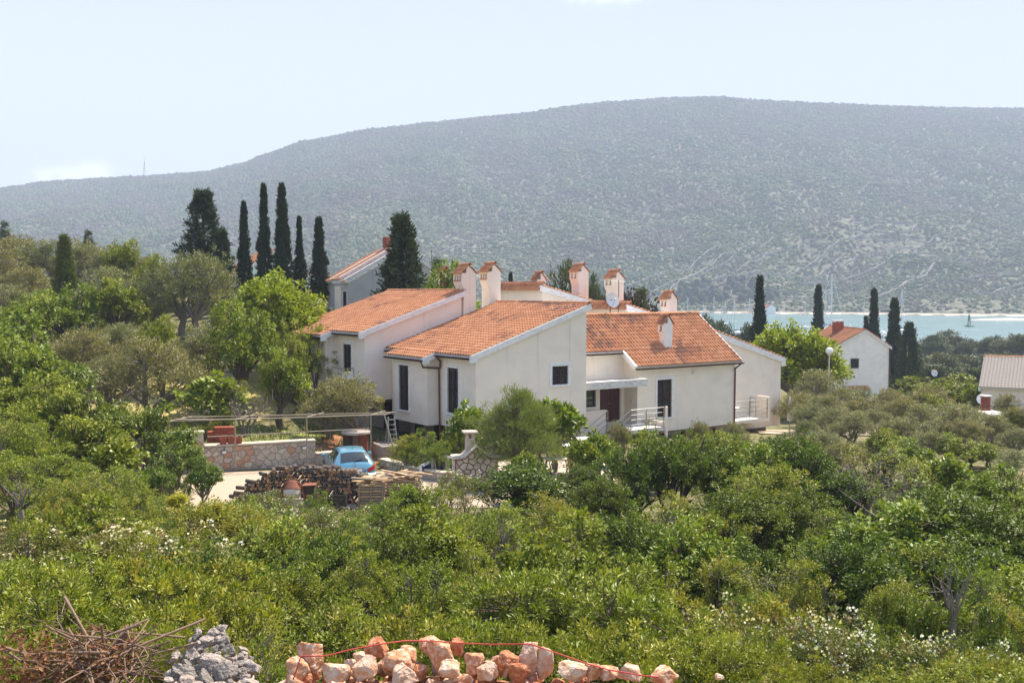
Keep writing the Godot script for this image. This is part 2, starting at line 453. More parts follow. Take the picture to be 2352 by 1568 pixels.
func _ready() -> void:
	# camera
	var cam := Camera3D.new()
	cam.name = "camera"
	add_child(cam, true)
	cam.position = EYE
	cam.rotation.x = -atan(121.0 / FOCAL)
	cam.fov = 2.0 * rad_to_deg(atan(784.0 / FOCAL))
	cam.near = 0.1
	cam.far = 6000.0
	cam.current = true
	# sky, air and exposure
	var env := Environment.new()
	var sky_mat := ProceduralSkyMaterial.new()
	sky_mat.sky_top_color = lin(0.15, 0.235, 0.44)
	sky_mat.sky_horizon_color = lin(0.57, 0.592, 0.635)
	sky_mat.sky_curve = 0.32
	sky_mat.ground_bottom_color = lin(0.16, 0.15, 0.12)
	sky_mat.ground_horizon_color = lin(0.36, 0.39, 0.43)
	sky_mat.sun_angle_max = 70.0
	sky_mat.sun_curve = 0.12
	sky_mat.sky_cover = sky_clouds()
	sky_mat.sky_cover_modulate = Color(0.62, 0.62, 0.62)
	env.sky = Sky.new()
	env.sky.sky_material = sky_mat
	env.background_mode = Environment.BG_SKY
	env.tonemap_mode = Environment.TONE_MAPPER_LINEAR
	env.tonemap_exposure = 2.2
	env.fog_enabled = true
	env.fog_density = 0.00035
	env.fog_light_color = lin(0.68, 0.80, 1.0)
	env.sdfgi_enabled = true; env.ssao_enabled = true; env.ssil_enabled = true
	var we := WorldEnvironment.new()
	we.name = "world_environment"
	we.environment = env
	add_child(we, true)
	# the sun: high, beyond the houses and to the right
	var sun := DirectionalLight3D.new()
	sun.name = "sun"
	sun.light_energy = 1.6
	sun.light_color = Color(1.0, 0.955, 0.88)
	sun.light_angular_distance = 0.55
	sun.shadow_enabled = true
	add_child(sun, true)
	var az := deg_to_rad(42.0)
	var el := deg_to_rad(57.0)
	sun.look_at_from_position(Vector3.ZERO, -Vector3(sin(az) * cos(el), sin(el), -cos(az) * cos(el)), Vector3.UP)

	rng.seed = 20240521
	relief.seed = 3; relief.frequency = 0.02; relief.fractal_octaves = 4
	patchy.seed = 11; patchy.frequency = 0.004; patchy.fractal_octaves = 3
	make_materials()
	build_land()
	build_houses()
	build_yard()
	build_far_houses()
	build_harbour()
	build_trees()
	build_small_things()

# ---------------------------------------------------------------- land and water
func sheet(rows: Array, columns: Array, height: Callable) -> Build:    # a fan of ground seen from the camera's side: rows by distance, columns by bearing
	var b := Build.new()
	var grid := []
	for d in rows:
		var line := PackedVector3Array()
		for u in columns:
			var x: float = u * (d + 14.0)
			line.append(Vector3(x, height.call(x, d), -d))
		grid.append(line)
	var nr := []
	for i in rows.size():
		var line := PackedVector3Array()
		for j in columns.size():
			var p: Vector3 = grid[mini(i + 1, rows.size() - 1)][j] - grid[maxi(i - 1, 0)][j]
			var q: Vector3 = grid[i][mini(j + 1, columns.size() - 1)] - grid[i][maxi(j - 1, 0)]
			line.append(q.cross(p).normalized())
		nr.append(line)
	for i in rows.size() - 1:
		for j in columns.size() - 1:
			b.smooth_quad(grid[i][j], grid[i][j + 1], grid[i + 1][j + 1], grid[i + 1][j], nr[i][j], nr[i][j + 1], nr[i + 1][j + 1], nr[i + 1][j])
	return b

func steps(from: float, to: float, n: int, growth := 1.0) -> Array:
	var a := []
	for i in n + 1:
		a.append(from + (to - from) * pow(float(i) / n, growth))
	return a

func build_land() -> void:
	var rows := steps(-30.0, 43.0, 90) + steps(43.2, 48.8, 28) + steps(49.2, 130.0, 70) + steps(134.0, 640.0, 60)
	struct("ground", sheet(rows, steps(-1.25, 1.25, 260), func(x, d): return ground_height(x, -d)), M.ground)
	struct("hill", sheet(steps(560.0, 2900.0, 190, 1.25), steps(-0.95, 0.95, 220), hill_height), M.hill)
	var sea := Build.new()
	sea.quad(Vector3(-1500, SEA, -380), Vector3(1500, SEA, -380), Vector3(1500, SEA, -1500), Vector3(-1500, SEA, -1500))
	struct("sea", sea, M.sea)
	# the pale stony strand along the far shore, and the flat islet at the right
	var strand := Build.new()
	var pr := []
	for i in 161:
		var x := -420.0 + i * 6.5
		var s := shore(x)
		pr.append([Vector3(x, SEA - 0.35, -s + 3.0), Vector3(x, SEA + 1.35, -s - 3.5 + relief.get_noise_1d(x * 3.0) * 4.0), Vector3(x, SEA + 1.0, -s - 7.0)])
	for i in 160:
		strand.quad(pr[i][0], pr[i + 1][0], pr[i + 1][1], pr[i][1])
		strand.quad(pr[i][1], pr[i + 1][1], pr[i + 1][2], pr[i][2])
	struct("beach", strand, M.beach)
	var islet := Build.new()
	var im := Vector3(333, SEA, -692)
	var ring := []
	for k in 28:
		var a := TAU * k / 28
		ring.append(im + Vector3(cos(a) * 27 * (1 + 0.2 * relief.get_noise_1d(k * 9.0)), -0.3, -sin(a) * 7))
	for k in 28:
		var p: Vector3 = ring[k]
		var q: Vector3 = ring[(k + 1) % 28]
		var mid := im + Vector3.UP * 0.9
		islet.quad(p, q, q.lerp(mid, 0.35) + Vector3.UP * 0.75, p.lerp(mid, 0.35) + Vector3.UP * 0.75)
		islet.tri(p.lerp(mid, 0.35) + Vector3.UP * 0.75, q.lerp(mid, 0.35) + Vector3.UP * 0.75, mid + Vector3.UP * 0.6)
	struct("islet_shore", islet, M.beach)
	hill_cover()

func crumpled(seed_: int, flat: float) -> ArrayMesh:                   # a small lumpy bush of a few faces for the far hillside
	var b := Build.new()
	var r := RandomNumberGenerator.new()
	r.seed = seed_
	var rad := []
	for i in 4:
		var line := []
		for k in 6:
			line.append(r.randf_range(0.72, 1.2))
		rad.append(line)
	var at := func(i: int, k: int) -> Vector3:
		var th := PI * 0.5 * i / 3.0
		var ph := TAU * (k + 0.5 * (i % 2)) / 6.0
		var q: float = rad[i][k % 6]
		return Vector3(cos(th) * cos(ph) * q, sin(th) * flat * (1.0 if i < 3 else 1.0) * q, -cos(th) * sin(ph) * q)
	for i in 3:
		for k in 6:
			if i == 2:
				b.tri(at.call(i, k), at.call(i, k + 1), Vector3(0, flat * rad[3][0], 0))
			else:
				b.quad(at.call(i, k), at.call(i, k + 1), at.call(i + 1, k + 1), at.call(i + 1, k))
	return b.mesh()

func hill_cover() -> void:
	var walls := []
	var r := RandomNumberGenerator.new()
	r.seed = 77
	# drystone walls that run down the slope, and terraces across it: [x, distance] from below to above
	var runs := []
	for k in 24:
		var x0 := 40.0 + k * 28.0 + r.randf_range(-12, 12)
		var d0 := 905.0 + r.randf_range(-15, 140)
		runs.append([Vector2(x0, d0), Vector2(x0 + r.randf_range(120, 210), d0 + r.randf_range(90, 200)), r.randf_range(1.6, 2.8)])
	for k in 22:
		var x0 := -330.0 + k * 42.0 + r.randf_range(-30, 30)
		var d0 := 1150.0 + r.randf_range(-60, 420)
		runs.append([Vector2(x0, d0), Vector2(x0 + r.randf_range(70, 130), d0 + r.randf_range(60, 140)), r.randf_range(1.2, 2.2)])
	for k in 10:
		var x0 := -20.0 + r.randf_range(0, 420)
		var d0 := 890.0 + r.randf_range(0, 240)
		runs.append([Vector2(x0, d0), Vector2(x0 + r.randf_range(60, 160), d0 + r.randf_range(-6, 16)), 1.1])
	for k in 16:                                                        # the bare terraced field high on the right, and one lower on the left
		runs.append([Vector2(372 + k * 2.5, 1115 + k * 9), Vector2(450 + k * 3.0, 1118 + k * 9), 1.0])
	for k in 9:
		runs.append([Vector2(10 + k * 2.0, 958 + k * 7), Vector2(62 + k * 3.0, 960 + k * 7), 0.9])
	for q in runs:
		var b := Build.new()
		var n := int(q[0].distance_to(q[1]) / 9.0) + 2
		var bend := r.randf_range(-14, 14)
		var dir: Vector2 = (q[1] - q[0]).normalized()
		var side := Vector2(-dir.y, dir.x)
		var line := []
		for i in n + 1:
			var t := float(i) / n
			var p: Vector2 = q[0].lerp(q[1], t) + side * (sin(t * PI) * bend + r.randf_range(-0.8, 0.8))
			line.append(Vector3(p.x, hill_height(p.x, p.y), -p.y))
		var wide: float = q[2] * 0.45
		for i in n:
			var sd := Vector3(side.x, 0, -side.y)
			var w1: float = wide * r.randf_range(0.7, 1.25)
			var hgt: float = q[2] * r.randf_range(0.75, 1.1)
			var p: Vector3 = line[i] - Vector3.UP * 1.5
			var p2: Vector3 = line[i + 1] - Vector3.UP * 1.5
			var up := Vector3.UP * (hgt + 1.5)
			b.quad(p + sd * w1, p2 + sd * w1, p2 + sd * w1 * 0.6 + up, p + sd * w1 * 0.6 + up)
			b.quad(p2 - sd * w1, p - sd * w1, p - sd * w1 * 0.6 + up, p2 - sd * w1 * 0.6 + up)
			b.quad(p + sd * w1 * 0.6 + up, p2 + sd * w1 * 0.6 + up, p2 - sd * w1 * 0.6 + up, p - sd * w1 * 0.6 + up)
		var o := part_of(self, "drystone_wall", b, M.drystone)
		tag(o, "pale drystone wall crossing the scrub of the far hillside", "wall", "drystone walls of the far hillside")
		walls.append(q)
	# scrub: thick on the upper slopes, open above the shore
	var kinds := [crumpled(1, 0.75), crumpled(2, 0.95), crumpled(3, 0.6)]
	var places := [[], [], []]
	var cols := [PackedColorArray(), PackedColorArray(), PackedColorArray()]
	var d := 800.0
	while d < 2330.0:
		var gap := lerpf(3.3, 5.6, (d - 800.0) / 1530.0)
		var half := d * 0.56 + 30.0
		var x := -half
		while x < half:
			var px := x + r.randf_range(-gap, gap) * 0.7
			var pd := d + r.randf_range(-gap, gap) * 0.7
			x += gap
			var t := (pd - shore(px)) / 1300.0
			if t < 0.008:
				continue
			var stand := patchy.get_noise_2d(px, pd * 0.7)
			var fine := relief.get_noise_2d(px * 1.6 + 500.0, pd * 1.6)
			var dense := clampf(0.40 + 1.9 * t + 0.8 * stand + 0.7 * fine, 0.20, 0.98)
			if px > 360 and px < 500 and pd > 1105 and pd < 1265 and px - 360 > (pd - 1110) * 0.25 and px - 452 < (pd - 1110) * 0.35:
				dense = clampf(dense * 0.5 + fine * 0.5, 0.2, 0.6)
			if px > 5 and px < 78 and pd > 955 and pd < 1020:
				dense = clampf(dense * 0.5 + fine * 0.5, 0.2, 0.6)
			if r.randf() > dense:
				continue
			var y := hill_height(px, pd)
			var k := r.randi() % 3
			var s := gap * r.randf_range(0.42, 0.85)
			places[k].append(Transform3D(Basis(Vector3.UP, r.randf() * TAU).scaled(Vector3(s, s * r.randf_range(0.95, 1.5), s)), Vector3(px, y - s * 0.15, -pd)))
			var bare := smoothstep(0.02, 0.30, patchy.get_noise_2d(px * 1.7 + 4000.0, pd * 1.1) + 0.30 * smoothstep(0.18, 0.7, t) - 0.10 + 0.25 * r.randf_range(-1, 1) * 0.7)
			var green := Color(0.050, 0.084, 0.028) if r.randf() < 0.55 + 0.5 * stand else Color(0.120, 0.142, 0.068)
			var c := green.lerp(Color(0.100, 0.082, 0.064), bare * 0.75) * r.randf_range(0.7, 1.25)
			cols[k].append(Color(c.r, c.g, c.b, 1.0))
		d += gap
	var pines := []
	var pine_tint := PackedColorArray()
	for i in 90:                                                        # the dark pine plantation above the shore
		var px := r.randf_range(148, 238)
		var pd := r.randf_range(925, 1015)
		if i > 75:
			px = r.randf_range(85, 140)
		var s := r.randf_range(3.5, 6.5)
		pines.append(Transform3D(Basis(Vector3.UP, r.randf() * TAU).scaled(Vector3(s, s * r.randf_range(1.4, 2.2), s)), Vector3(px, hill_height(px, pd) - 1.0, -pd)))
		var q := r.randf_range(0.75, 1.2)
		pine_tint.append(Color(0.026 * q, 0.044 * q, 0.022 * q))
	stuff(self, "hillside_pines", kinds[1], M.shrub, pines, pine_tint)
	for k in 3:
		stuff(self, "hillside_scrub", kinds[k], M.shrub, places[k], cols[k])

# ---------------------------------------------------------------- houses
func wall(b: Build, o: Vector3, u: Vector3, poly: PackedVector2Array, holes: Array = [], deep := 0.16) -> void:
	# a flat wall seen from outside with u to the right, its openings cut out and lined
	var cuts := []
	var lo := 1e9
	var hi := -1e9
	for p in poly:
		lo = minf(lo, p.x); hi = maxf(hi, p.x)
	cuts = [lo, hi]
	for q in holes:
		cuts.append(q.position.x); cuts.append(q.end.x)
	cuts.sort()
	var n := u.cross(Vector3.UP)
	for i in cuts.size() - 1:
		if cuts[i + 1] - cuts[i] < 0.001:
			continue
		var mid: float = (cuts[i] + cuts[i + 1]) / 2
		var levels := [-50.0]
		for q in holes:
			if q.position.x < mid and q.end.x > mid:
				levels.append(q.position.y); levels.append(q.end.y)
		levels.append(50.0)
		levels.sort()
		for k in range(0, levels.size(), 2):
			var cell := PackedVector2Array([Vector2(cuts[i], levels[k]), Vector2(cuts[i + 1], levels[k]), Vector2(cuts[i + 1], levels[k + 1]), Vector2(cuts[i], levels[k + 1])])
			for got in Geometry2D.intersect_polygons(poly, cell):
				var ring := []
				for p in got:
					ring.append(o + u * p.x + Vector3.UP * p.y)
				if Geometry2D.is_polygon_clockwise(got):
					ring.reverse()
				b.fan(ring)
	for q in holes:
		var k := [o + u * q.position.x + Vector3.UP * q.position.y, o + u * q.end.x + Vector3.UP * q.position.y, o + u * q.end.x + Vector3.UP * q.end.y, o + u * q.position.x + Vector3.UP * q.end.y]
		for i in 4:
			var p: Vector3 = k[i]
			var p2: Vector3 = k[(i + 1) % 4]
			b.quad(p, p2, p2 - n * deep, p - n * deep)

func rect_poly(x0: float, y0: float, x1: float, y1: float) -> PackedVector2Array:
	return PackedVector2Array([Vector2(x0, y0), Vector2(x1, y0), Vector2(x1, y1), Vector2(x0, y1)])

func window(parent: Node, o: Vector3, u: Vector3, w: float, h: float, leaves := 2, band := 0.13, pane := false) -> void:
	# o: middle of the opening's foot on the wall; a rendered band round it, a sill, and louvred shutters in the reveal
	var n := u.cross(Vector3.UP)
	var win := Node3D.new()
	win.name = "window"
	var k := 1
	while parent.has_node(NodePath(win.name)):
		win.name = "window_%03d" % k
		k += 1
	parent.add_child(win, true)
	win.transform = Transform3D(Basis(u, Vector3.UP, n), o)
	var f := Build.new()
	f.box(Vector3(-w / 2 - band, 0.0, -0.05), Vector3(-w / 2, h, 0.035), 0.008)
	f.box(Vector3(w / 2, 0.0, -0.05), Vector3(w / 2 + band, h, 0.035), 0.008)
	f.box(Vector3(-w / 2 - band, h, -0.05), Vector3(w / 2 + band, h + band, 0.037), 0.008)
	part_of(win, "frame", f, M.trim)
	var s := Build.new()
	s.box(Vector3(-w / 2 - band - 0.03, -0.11, -0.1), Vector3(w / 2 + band + 0.03, 0.0, 0.075), 0.01)
	part_of(win, "sill", s, M.trim)
	if pane:
		var g := Build.new()
		g.box(Vector3(-w / 2, 0, -0.15), Vector3(w / 2, h, -0.13))
		part_of(win, "pane", g, M.glass)
		var c := Build.new()
		for x in [-w / 2 + 0.03, 0.0, w / 2 - 0.03]:
			c.box(Vector3(x - 0.03, 0.06, -0.129), Vector3(x + 0.03, h - 0.06, -0.09))
		for y in [0.03, h - 0.03]:
			c.box(Vector3(-w / 2, y - 0.03, -0.128), Vector3(w / 2, y + 0.03, -0.088))
		part_of(win, "casement", c, M.shutter)
		return
	var back := Build.new()
	back.box(Vector3(-w / 2, 0, -0.165), Vector3(w / 2, h, -0.15))
	part_of(win, "opening", back, M.trim)
	var lw := w / leaves
	for i in leaves:
		var x0 := -w / 2 + lw * i + 0.008
		var x1 := x0 + lw - 0.016
		var l := Build.new()
		l.box(Vector3(x0, 0.01, -0.11), Vector3(x0 + 0.055, h - 0.01, -0.05), 0.006)
		l.box(Vector3(x1 - 0.055, 0.01, -0.11), Vector3(x1, h - 0.01, -0.05), 0.006)
		for y in [0.05, h * 0.5, h - 0.06]:
			l.box(Vector3(x0 + 0.055, y - 0.04, -0.108), Vector3(x1 - 0.055, y + 0.04, -0.052))
		var y := 0.12
		while y < h - 0.12:
			l.brick(Transform3D(Basis(Vector3.RIGHT, 0.7), Vector3((x0 + x1) / 2, y, -0.08)), Vector3(x1 - x0 - 0.11, 0.055, 0.009))
			y += 0.052
		part_of(win, "shutter", l, M.shutter)

func pantile() -> ArrayMesh:                                           # one roof tile, x across, z down the slope, overlapping the next by its lip
	if shared_mesh.has("pantile"):
		return shared_mesh.pantile
	var b := Build.new()
	var w := 0.23
	var prof := []
	for i in 9:
		var t := i / 8.0
		prof.append(Vector2(-w / 2 + w * t, 0.070 * pow(maxf(sin(clampf((t - 0.30) / 0.70, 0.0, 1.0) * PI), 0.0), 0.7) + 0.016 * pow(absf(1.0 - t / 0.15) if t < 0.3 else 0.0, 1.0) * 0.5))
	for i in 8:
		var p: Vector2 = prof[i]
		var q: Vector2 = prof[i + 1]
		var nn := Vector2(-(q - p).y, (q - p).x).normalized()
		var np := Vector2(-(q - prof[maxi(i - 1, 0)]).y, (q - prof[maxi(i - 1, 0)]).x).normalized()
		var nq := Vector2(-(prof[mini(i + 2, 8)] - p).y, (prof[mini(i + 2, 8)] - p).x).normalized()
		var a0 := Vector3(p.x, p.y + 0.002, -0.22)
		var a1 := Vector3(q.x, q.y + 0.002, -0.22)
		var c0 := Vector3(p.x, p.y + 0.042, 0.17)
		var c1 := Vector3(q.x, q.y + 0.042, 0.17)
		b.smooth_quad(c0, c1, a1, a0, Vector3(np.x, np.y, 0.08), Vector3(nq.x, nq.y, 0.08), Vector3(nq.x, nq.y, 0.08), Vector3(np.x, np.y, 0.08))
		b.quad(c0 - Vector3.UP * 0.036, c1 - Vector3.UP * 0.036, c1, c0)
	shared_mesh.pantile = b.mesh()
	return shared_mesh.pantile

func ridge_tile() -> ArrayMesh:
	if shared_mesh.has("ridge"):
		return shared_mesh.ridge
	var b := Build.new()
	for i in 7:
		var a0 := PI * i / 7.0
		var a1 := PI * (i + 1) / 7.0
		var d0 := Vector3(cos(a0), sin(a0), 0)
		var d1 := Vector3(cos(a1), sin(a1), 0)
		b.smooth_quad(d0 * 0.125 + Vector3(0, 0, 0.21), d0 * 0.105 + Vector3(0, 0, -0.19), d1 * 0.105 + Vector3(0, 0, -0.19), d1 * 0.125 + Vector3(0, 0, 0.21), d0, d0, d1, d1)
		b.quad(d0 * 0.105 + Vector3(0, 0, 0.21), d0 * 0.125 + Vector3(0, 0, 0.21), d1 * 0.125 + Vector3(0, 0, 0.21), d1 * 0.105 + Vector3(0, 0, 0.21))
	shared_mesh.ridge = b.mesh()
	return shared_mesh.ridge

const CLAY := [[0.50, 0.225, 0.112], [0.46, 0.20, 0.097], [0.545, 0.265, 0.14], [0.39, 0.165, 0.088], [0.24, 0.12, 0.08], [0.15, 0.09, 0.066]]

func clay_at(p: Vector3, worn: float) -> int:                         # which firing or weathering a tile has: lichen and soot come in patches
	var k := patchy.get_noise_3d(p.x * 70.0, p.y * 70.0, p.z * 70.0) * 0.75 + worn + rng.randf_range(-0.22, 0.22)
	if k > 0.62: return 5
	if k > 0.42: return 4
	if k > 0.24: return 3
	return [0, 0, 1, 2][rng.randi() % 4]

func tiles(roof: Node3D, o: Vector3, along: Vector3, up: Vector3, areas: Array, worn := 0.0, most := 300, keep = null) -> void:
	# lays tiles on the slope through o; areas: Rect2s (along, up the slope)
	var down := -up
	var n := down.cross(along)
	var found := []
	var eye := roof.global_transform.affine_inverse() * EYE
	for q in areas:
		var rows := int(ceil((q.size.y - 0.05) / 0.33))
		var cols := int(round(q.size.x / 0.23))
		var wide: float = q.size.x / cols
		for i in rows:
			for j in cols:
				var at: Vector2 = q.position + Vector2((j + 0.5) * wide, 0.15 + i * 0.33)
				if at.y > q.end.y + 0.1 or keep != null and not keep.call(at):
					continue
				var p: Vector3 = o + along * at.x + up * at.y
				var tip := rng.randf_range(-0.018, 0.018)
				var t := Transform3D(Basis(along * wide / 0.23, n, down) * Basis(Vector3.UP, tip), p + n * (0.012 + rng.randf_range(0.0, 0.008)))
				found.append([p.distance_to(eye), t, clay_at(p + roof.global_position * 0.3, worn)])
	found.sort_custom(func(a, b): return a[0] < b[0])
	var first := []
	var rest := []
	var cols2 := PackedColorArray()
	for i in found.size():
		if i < most:
			first.append([pantile(), M["clay_%d" % found[i][2]], found[i][1]])
		else:
			rest.append(found[i][1])
			var k: Array = CLAY[found[i][2]]
			var s := rng.randf_range(0.85, 1.08)
			cols2.append(Color(k[0] * s * 0.93, k[1] * s * 0.93, k[2] * s * 0.93))
	pieces(roof, "tile", first)
	if not rest.is_empty():
		stuff(roof, "far_tiles", pantile(), M.clay_copies, rest, cols2)

func ridge_row(roof: Node3D, p: Vector3, q: Vector3, called := "ridge_tile") -> void:
	var n := int(p.distance_to(q) / 0.36)
	var z := (p - q).normalized()
	var x := Vector3.UP.cross(z).normalized()
	var list := []
	for i in n:
		list.append([ridge_tile(), M["clay_%d" % clay_at(p.lerp(q, (i + 0.5) / n), 0.05)], Transform3D(Basis(x, z.cross(x), z), p.lerp(q, (i + 0.5) / n) + Vector3.UP * (0.05 + 0.004 * (i % 2)))])
	pieces(roof, called, list)

func chimney(parent: Node, called: String, at: Vector3, w: float, dp: float, tall: float, flues: int, mat: Material, worn := 0.0) -> Node3D:
	# a rendered stack that widens to a head with a small gabled tile roof; at: front corner of the foot, x along w, -z along dp
	var c := Node3D.new()
	c.name = called
	var k := 1
	while parent.has_node(NodePath(c.name)):
		c.name = "%s_%03d" % [called, k]
		k += 1
	parent.add_child(c, true)
	c.position = at
	var head := minf(0.95, tall * 0.42)
	var lean := 0.13 * w
	var b := Build.new()
	var y1 := tall - head - 0.38
	var y2 := tall - head
	b.box(Vector3(lean, 0, -dp + 0.06), Vector3(w, y1, -0.0), 0.012)
	for i in 5:
		var t0 := i / 5.0
		var t1 := (i + 1) / 5.0
		var o0 := lean * (1.0 - smoothstep(0.0, 1.0, t0))
		var o1 := lean * (1.0 - smoothstep(0.0, 1.0, t1))
		var ya := lerpf(y1, y2, t0)
		var yb := lerpf(y1, y2, t1)
		b.prism([Vector3(o0, ya, 0), Vector3(w, ya, 0), Vector3(w, yb, 0), Vector3(o1, yb, 0)].map(func(p): return p + Vector3(0, 0, -dp + 0.06)), Vector3(0, 0, dp - 0.06))
	var ev := tall - 0.42
	# the head, with its flue openings let into the left face
	b.prism([Vector3(0.30, y2, -dp), Vector3(w, y2, -dp), Vector3(w, ev, -dp), Vector3(w / 2, tall, -dp), Vector3(0.30, ev + (tall - ev) * 0.60 / w, -dp)], Vector3(0, 0, dp))
	var hy := ev - 0.42
	var hh := 0.30
	var fw := 0.15
	b.box(Vector3(0, y2, -dp), Vector3(0.30, hy, 0))
	b.box(Vector3(0, hy + hh, -dp), Vector3(0.30, ev + 0.02, 0))
	var edges := [0.0]
	for i in flues:
		var m := dp * (i + 0.75) / (flues + 0.5)
		edges.append(m - fw / 2); edges.append(m + fw / 2)
	edges.append(dp)
	for i in range(0, edges.size(), 2):
		b.box(Vector3(0, hy, -edges[i + 1]), Vector3(0.30, hy + hh, -edges[i]))
	part_of(c, "stack", b, mat)
	for i in flues:
		var m := dp * (i + 0.75) / (flues + 0.5)
		var f := Build.new()
		f.box(Vector3(0.26, hy, -m - fw / 2), Vector3(0.298, hy + hh, -m + fw / 2))
		part_of(c, "flue_liner", f, M.clay_3)
		var pot := Build.new()
		pot.brick(Transform3D(Basis(Vector3.FORWARD, -0.5), Vector3(-0.01, hy + 0.03, -m)), Vector3(0.2, 0.03, fw * 0.95), 0.005)
		part_of(c, "flue_tile", pot, M.clay_1)
	# little roof
	var list := []
	for sd in [-1.0, 1.0]:
		var up := Vector3(-sd * w / 2, tall - ev, 0).normalized()
		var along := Vector3(0, 0, 1) if sd < 0 else Vector3(0, 0, -1)
		var n := (-up).cross(along)
		var length := Vector2(w / 2, tall - ev).length()
		var foot := Vector3(w / 2 + sd * w / 2, ev, 0)
		for i in 2:
			for j in 5:
				var p := foot + Vector3(0, 0, -dp - 0.06 + (dp + 0.12) * (j + 0.5) / 5.0) + up * (0.06 + i * (length - 0.12) * 0.62)
				list.append([pantile(), M["clay_%d" % clay_at(p, worn)], Transform3D(Basis(along * (dp + 0.12) / 5.0 / 0.23, n, -up), p + n * 0.03)])
	pieces(c, "tile", list)
	ridge_row(c, Vector3(w / 2, tall + 0.0, 0.1), Vector3(w / 2, tall + 0.0, -dp - 0.1))
	return c

func gutter(parent: Node, p: Vector3, q: Vector3) -> void:
	var b := Build.new()
	var z := (q - p).normalized()
	var x := z.cross(Vector3.UP).normalized()
	var r := 0.075
	for i in 6:
		var a0 := PI + PI * i / 6.0
		var a1 := PI + PI * (i + 1) / 6.0
		var d0 := x * cos(a0) + Vector3.UP * sin(a0)
		var d1 := x * cos(a1) + Vector3.UP * sin(a1)
		b.smooth_quad(q + d0 * r, p + d0 * r, p + d1 * r, q + d1 * r, d0, d0, d1, d1)
		b.smooth_quad(p + d0 * r * 0.9, q + d0 * r * 0.9, q + d1 * r * 0.9, p + d1 * r * 0.9, -d0, -d0, -d1, -d1)
	b.rod(p + x * r, q + x * r, 0.012, 5)
	b.rod(p - x * r, q - x * r, 0.012, 5)
	part_of(parent, "gutter", b, M.gutter)

func downpipe(parent: Node, pts: Array) -> void:
	var b := Build.new()
	for i in pts.size() - 1:
		b.rod(pts[i], pts[i + 1], 0.045, 8)
	for i in range(1, pts.size() - 1):
		b.brick(Transform3D(Basis.IDENTITY, pts[i]), Vector3(0.09, 0.09, 0.09), 0.02)
	part_of(parent, "downpipe", b, M.gutter)

func house_part(parent: Node3D, called: String, at := Vector3.ZERO) -> Node3D:
	var r := Node3D.new()
	r.name = called
	parent.add_child(r, true)
	r.position = at
	return r

